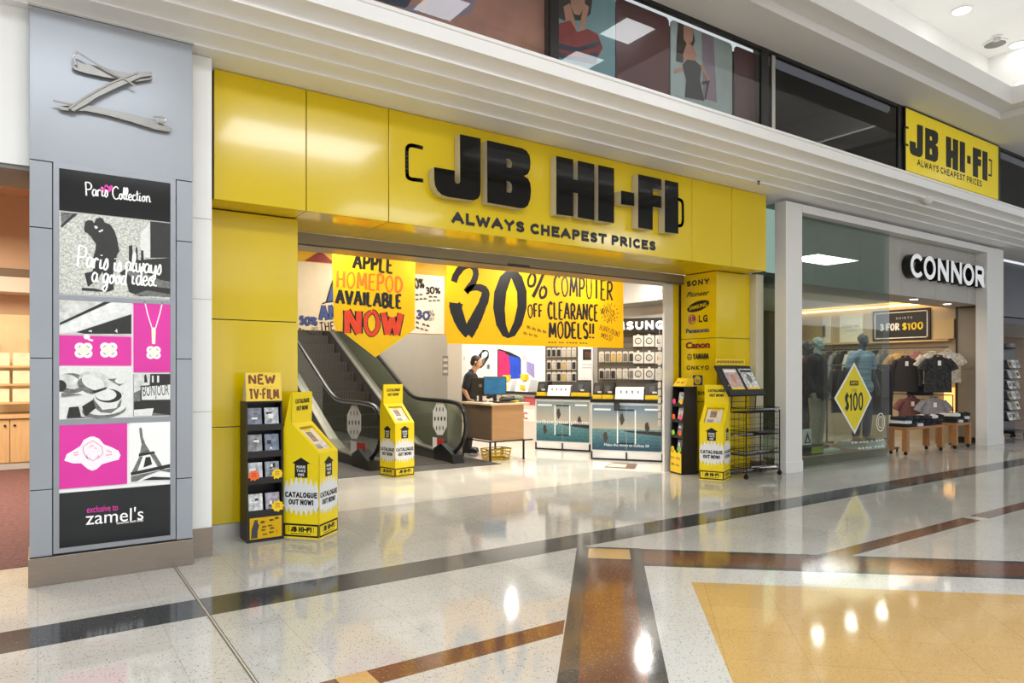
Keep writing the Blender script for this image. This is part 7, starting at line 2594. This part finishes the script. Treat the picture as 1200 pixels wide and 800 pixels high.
solo(m_, 'sprinkler', 'tiny dark sprinkler under the white bulkhead above the yellow fascia', 'sprinkler')
p = atZ(152, 27, 4.086)
Fd = Fr((p.x, p.y, 4.0865), (1, 0, 0), (0, -1, 0))
m_ = MB(); m_.text('48', Fd, 0, -.03, .07, INK, .001, .04, align='CENTER', depth=.002)
solo(m_, 'shop_number', 'small black shop number forty eight under the bulkhead above the grey pillar', 'number')

# ================================================================== FIGURES
def cap(mb, p0, r0, p1, r1, mt, n=12):
    """closed tapered limb with round ends"""
    p0, p1 = Vector(p0), Vector(p1)
    d = (p1 - p0)
    L = d.length
    d = d / L if L > 1e-6 else Vector((0, 0, 1))
    pts, rs = [], []
    for t in (-.98, -.85, -.6, -.3):
        pts.append(p0 + d * r0 * t); rs.append(r0 * math.sqrt(1 - t * t))
    for t in (0, .5, 1):
        pts.append(p0 + d * L * t); rs.append(r0 + (r1 - r0) * t)
    for t in (.3, .6, .85, .98):
        pts.append(p1 + d * r1 * t); rs.append(r1 * math.sqrt(1 - t * t))
    return mb.tube(pts, rs, mt, n)


def chain(mb, pts, rs, mt):
    for a, b_, ra, rb in zip(pts[:-1], pts[1:], rs[:-1], rs[1:]):
        cap(mb, a, ra, b_, rb, mt)


def flesh(mb, name, parent, voxel=.008, it=4, label=None):
    o = part(mb, name, parent, label, smooth=False)
    r = o.modifiers.new('remesh', 'REMESH')
    r.mode = 'VOXEL'
    r.voxel_size = voxel
    r.use_smooth_shade = True
    s_ = o.modifiers.new('smooth', 'SMOOTH')
    s_.factor = .5
    s_.iterations = it
    return o


def hand_mesh(mb, wrist, d, n, side, mt, curl=.6):
    """palm and five separate fingers; d = pointing direction, n = palm normal, side = +1 thumb on the d x n side"""
    d, n = Vector(d).normalized(), Vector(n).normalized()
    s_ = d.cross(n).normalized() * side
    w_ = Vector(wrist)
    for k in (-.028, -.01, .01, .028):
        cap(mb, w_ + s_ * k * .7, .013, w_ + d * .075 + s_ * k, .012, mt, 8)
    for k, ln in ((-.03, .062), (-.01, .076), (.011, .08), (.031, .07)):
        b0 = w_ + d * .08 + s_ * k
        d1 = (d + n * curl * .5).normalized(); d2 = (d + n * curl * 1.4).normalized()
        b1 = b0 + d1 * ln * .5; b2 = b1 + d2 * ln * .5
        cap(mb, b0, .0095, b1, .009, mt, 8); cap(mb, b1, .009, b2, .0078, mt, 8)
    t0 = w_ + d * .025 + s_ * .03
    t1 = t0 + (d * .6 + s_ * .8).normalized() * .04; t2 = t1 + (d + s_ * .2 + n * .3).normalized() * .032
    cap(mb, t0, .013, t1, .011, mt, 8); cap(mb, t1, .011, t2, .009, mt, 8)


def head_mesh(mb, c, R, mt, face=True, s=1.0):
    """head with brow, nose, lips, chin and ears; local x forward, z up"""
    c = Vector(c)
    E_ = lambda off, r: mb.ell(c + R @ (Vector(off) * s), tuple(q * s for q in r), mt, 16, 12, R)
    E_((-.012, 0, .03), (.098, .076, .088))          # skull
    E_((.02, 0, -.03), (.070, .062, .085))           # face
    E_((.045, 0, -.085), (.036, .036, .032))         # chin
    E_((-.01, 0, -.06), (.06, .055, .05))            # jaw
    E_((.068, 0, .028), (.022, .05, .014))           # brow
    if face:
        cap(mb, c + R @ Vector((.088, 0, .012)) * s, .009 * s, c + R @ Vector((.108, 0, -.022)) * s, .015 * s, mt, 8)
        E_((.082, 0, -.052), (.016, .024, .007)); E_((.08, 0, -.064), (.015, .022, .007))
        for y in (-1, 1):
            E_((.076, y * .03, .002), (.012, .016, .01)); E_((-.008, y * .076, -.005), (.018, .01, .032))
            E_((.062, y * .038, -.03), (.02, .02, .02))


def basis(fwd, up):
    f = Vector(fwd).normalized(); u = Vector(up)
    l = u.cross(f).normalized(); u = f.cross(l).normalized()
    return Matrix((f, l, u)).transposed()


# ---- shop assistant behind the counter
mx, my = 6.60, 11.12
rz = math.radians(-38)
man = thing('person', 'shop assistant in a dark polo shirt standing behind the counter, looking down at a monitor', 'person', (mx, my, 0), rz)
RH = basis((1, -.08, -.32), (0.3, 0, 1))
b = MB()
hc = (.16, -.0, 1.665)
head_mesh(b, hc, RH, SKIN)
chain(b, [(.07, 0, 1.44), (.13, 0, 1.58)], [.062, .056], SKIN)
chain(b, [(.0, 0, .95), (.02, 0, 1.15), (.05, 0, 1.36)], [.13, .135, .12], SKIN)
chain(b, [(.05, -.15, 1.40), (.05, .15, 1.40)], [.08, .08], SKIN)
chain(b, [(.045, -.205, 1.405), (-.04, -.255, 1.16), (.03, -.24, 1.015)], [.056, .043, .031], SKIN)         # near arm, straight down
chain(b, [(.045, .205, 1.405), (.16, .23, 1.16), (.36, .08, 1.10)], [.056, .043, .031], SKIN)              # far arm, reaching
hand_mesh(b, (.035, -.238, .995), (.75, .15, -.18), (0, 0, -1), 1, SKIN, .25)
hand_mesh(b, (.37, .075, 1.095), (.85, -.35, -.15), (-.1, .1, -1), -1, SKIN, .7)
for s_ in (-1, 1):
    chain(b, [(0, s_ * .09, .9), (.02, s_ * .1, .5), (-.01, s_ * .1, .09)], [.085, .058, .042], SKIN)
    chain(b, [(-.02, s_ * .1, .055), (.13, s_ * .12, .04)], [.04, .034], SKIN)
flesh(b, 'body', man, .007, 5)
POLO = mat('polo_cloth', (30, 28, 34), 0.85, var=.15, vscale=16, bump=.2, bscale=20)
b = MB()
chain(b, [(.0, 0, .9), (.02, 0, 1.12), (.05, 0, 1.36)], [.155, .158, .14], POLO)
chain(b, [(.0, -.05, .92), (.0, .05, .92)], [.15, .15], POLO)
chain(b, [(.05, -.16, 1.405), (.05, .16, 1.405)], [.092, .092], POLO)
chain(b, [(.045, -.2, 1.405), (-.01, -.248, 1.22)], [.075, .068], POLO)
chain(b, [(.045, .2, 1.405), (.13, .23, 1.23)], [.075, .068], POLO)
chain(b, [(.06, -.05, 1.49), (.06, .05, 1.49)], [.055, .055], POLO)
flesh(b, 'polo_shirt', man, .011, 4)
b = MB()
for s_ in (-1, 1):
    chain(b, [(0, s_ * .08, .88), (.02, s_ * .1, .5), (-.01, s_ * .1, .1)], [.115, .085, .07], CL['charcoal'])
chain(b, [(0, -.06, .9), (0, .06, .9)], [.14, .14], CL['charcoal'])
flesh(b, 'trousers', man, .012, 3)
for s_ in (-1, 1):
    b = MB(); chain(b, [(-.03, s_ * .1, .05), (.06, s_ * .11, .05), (.14, s_ * .12, .045)], [.048, .048, .042], BLK); b.box(-.08, .19, s_ * .115 - .045, s_ * .115 + .045, 0.0, .03, RUBBER)
    flesh(b, 'shoe', man, .009, 3)
b = MB()
c_ = Vector(hc)
b.ell(c_ + RH @ Vector((-.028, 0, .042)), (.1, .083, .088), HAIR, 18, 12, RH)
b.ell(c_ + RH @ Vector((-.06, 0, -.01)), (.062, .078, .08), HAIR, 16, 10, RH)
for s_ in (-1, 1):
    b.ell(c_ + RH @ Vector((.005, s_ * .073, -.03)), (.016, .007, .05), HAIR, 10, 8, RH)
flesh(b, 'hair', man, .008, 3, 'short dark hair and sideburns')
b = MB(); b.ell((.155, .045, 1.24), (.045, .055, .14), mat('blue_print_cloth', (112, 122, 160), 0.8, var=.4, vscale=18), 14, 10)
b.ell((.165, .03, 1.12), (.04, .05, .06), mat('grey_print_cloth', (120, 124, 130), 0.8, var=.4, vscale=22), 12, 8); part(b, 'shirt_print', man, 'pale blue print on the chest', smooth=True)
b = MB(); b.tube([(.06, -.06, 1.53), (.13, -.04, 1.4), (.175, .0, 1.25), (.175, .0, 1.1)], .006, CL['navy'], 6); b.box(.165, .18, -.03, .03, 1.02, 1.1, PAPER); part(b, 'lanyard', man)
b = MB()
for k in range(4):
    b.ell((.36 + .03 * k, .0 + .03 * (k % 2), 1.02 + .01 * k), (.05, .04, .03), BLK, 10, 8)
o = None
gad = thing('handset', 'dark handset and cable held in the hands of the shop assistant', 'handset', (mx, my, 0), rz)
b.v = [q + Vector((.02, .0, .0)) for q in b.v]
flesh(b, 'body', gad, .008, 2)
b = MB(); b.tube(smooth_line([(0, 0)], 1) and [Vector((.42, .03, 1.04)), Vector((.46, .0, 1.0)), Vector((.5, -.04, .99)), Vector((.56, -.02, .985))], .005, RUBBER, 6); part(b, 'cable', gad)


# ---- shop dummies in the menswear window
DUM = mat('dummy_grey', (78, 82, 90), 0.35, var=.05)
DUML = mat('dummy_pale', (176, 188, 190), 0.35, var=.05)


def dummy(label, loc, rz, skin_, top, bottoms, jacket=False, hs=1.0):
    t_ = thing('shop_dummy', label, 'shop dummy', loc, rz, 'shop dummies in the menswear window')
    b = MB()
    R_ = basis((1, 0, 0), (0, 0, 1))
    head_mesh(b, (.03, 0, 1.79), R_, skin_)
    chain(b, [(.0, 0, 1.54), (.015, 0, 1.70)], [.062, .055], skin_)
    chain(b, [(0, 0, 1.0), (0, 0, 1.22), (0, 0, 1.44)], [.13, .125, .13], skin_)
    chain(b, [(0, -.16, 1.5), (0, .16, 1.5)], [.08, .08], skin_)
    for s_ in (-1, 1):
        chain(b, [(0, s_ * .215, 1.5), (-.03, s_ * .285, 1.22), (.06, s_ * .30, .98)], [.056, .043, .032], skin_)
        hand_mesh(b, (.065, s_ * .30, .965), (.25, 0, -1), (0, -s_, 0), s_, skin_, .4)
        chain(b, [(0, s_ * .09, .95), (.02, s_ * .11, .52), (-.02, s_ * .12, .1)], [.088, .06, .043], skin_)
        chain(b, [(-.03, s_ * .12, .055), (.12, s_ * .14, .04)], [.04, .034], skin_)
    flesh(b, 'body', t_, .009, 4)
    b = MB()
    r0 = .03 if jacket else .015
    chain(b, [(0, 0, .95), (0, 0, 1.2), (0, 0, 1.44)], [.14 + r0, .14 + r0, .145 + r0], top)
    chain(b, [(0, -.06, .96), (0, .06, .96)], [.14 + r0, .14 + r0], top)
    chain(b, [(0, -.17, 1.5), (0, .17, 1.5)], [.088 + r0 / 2, .088 + r0 / 2], top)
    for s_ in (-1, 1):
        if jacket:
            chain(b, [(0, s_ * .215, 1.5), (-.03, s_ * .285, 1.22), (.06, s_ * .30, 1.0)], [.08, .066, .055], top)
        else:
            chain(b, [(0, s_ * .21, 1.5), (-.02, s_ * .27, 1.32)], [.078, .074], top)
    chain(b, [(.01, -.05, 1.58), (.01, .05, 1.58)], [.055, .055], top)
    flesh(b, 'jacket' if jacket else 'shirt', t_, .012, 4)
    b = MB()
    chain(b, [(0, -.07, .97), (0, .07, .97)], [.14, .14], bottoms)
    for s_ in (-1, 1):
        chain(b, [(0, s_ * .09, .95), (.02, s_ * .11, .52), (-.02, s_ * .12, .12)], [.115, .085, .068], bottoms)
    flesh(b, 'trousers', t_, .012, 3)
    for s_ in (-1, 1):
        b = MB(); chain(b, [(-.04, s_ * .12, .055), (.05, s_ * .13, .05), (.14, s_ * .14, .045)], [.046, .046, .04], CL['tan']); flesh(b, 'shoe', t_, .009, 3)
    b = MB(); b.lathe([(.2, 0), (.2, .008), (.02, .01)], (0, 0, 0), ALU, 24); part(b, 'base_plate', t_)
    return t_


p1 = atY(1010, 430, 6.72); p2 = atY(957, 430, 6.95)
dummy('shop dummy with a pale blue striped shirt and jeans behind the diamond sticker', (p1.x, 6.72, .265), math.radians(-105), DUM, mat('striped_shirt', (158, 180, 206), 0.8, var=.35, vscale=6, stretch=(.2, .2, 4)), CL['denim'])
dummy('pale headed shop dummy in a dark jacket at the left of the menswear window', (p2.x, 6.95, .185), math.radians(-80), DUML, CL['black'], CL['beige'], True)
p3 = atY(944.5, 430, 7.35)
dummy('dark shop dummy at the far left of the menswear window, behind the white post', (p3.x, 7.35, .145), math.radians(-80), DUM, CL['dkred'], CL['charcoal'], True)
b = MB(); b.box(p1.x - .3, p1.x + .3, 6.47, 7.0, .14, .264, WHT2); solo(b, 'plinth', 'low white plinth under the shop dummy in jeans', 'plinth')
b = MB(); b.box(p2.x - .28, p2.x + .28, 6.7, 7.2, .14, .184, WHT2); solo(b, 'plinth', 'low white plinth under the pale headed shop dummy', 'plinth')
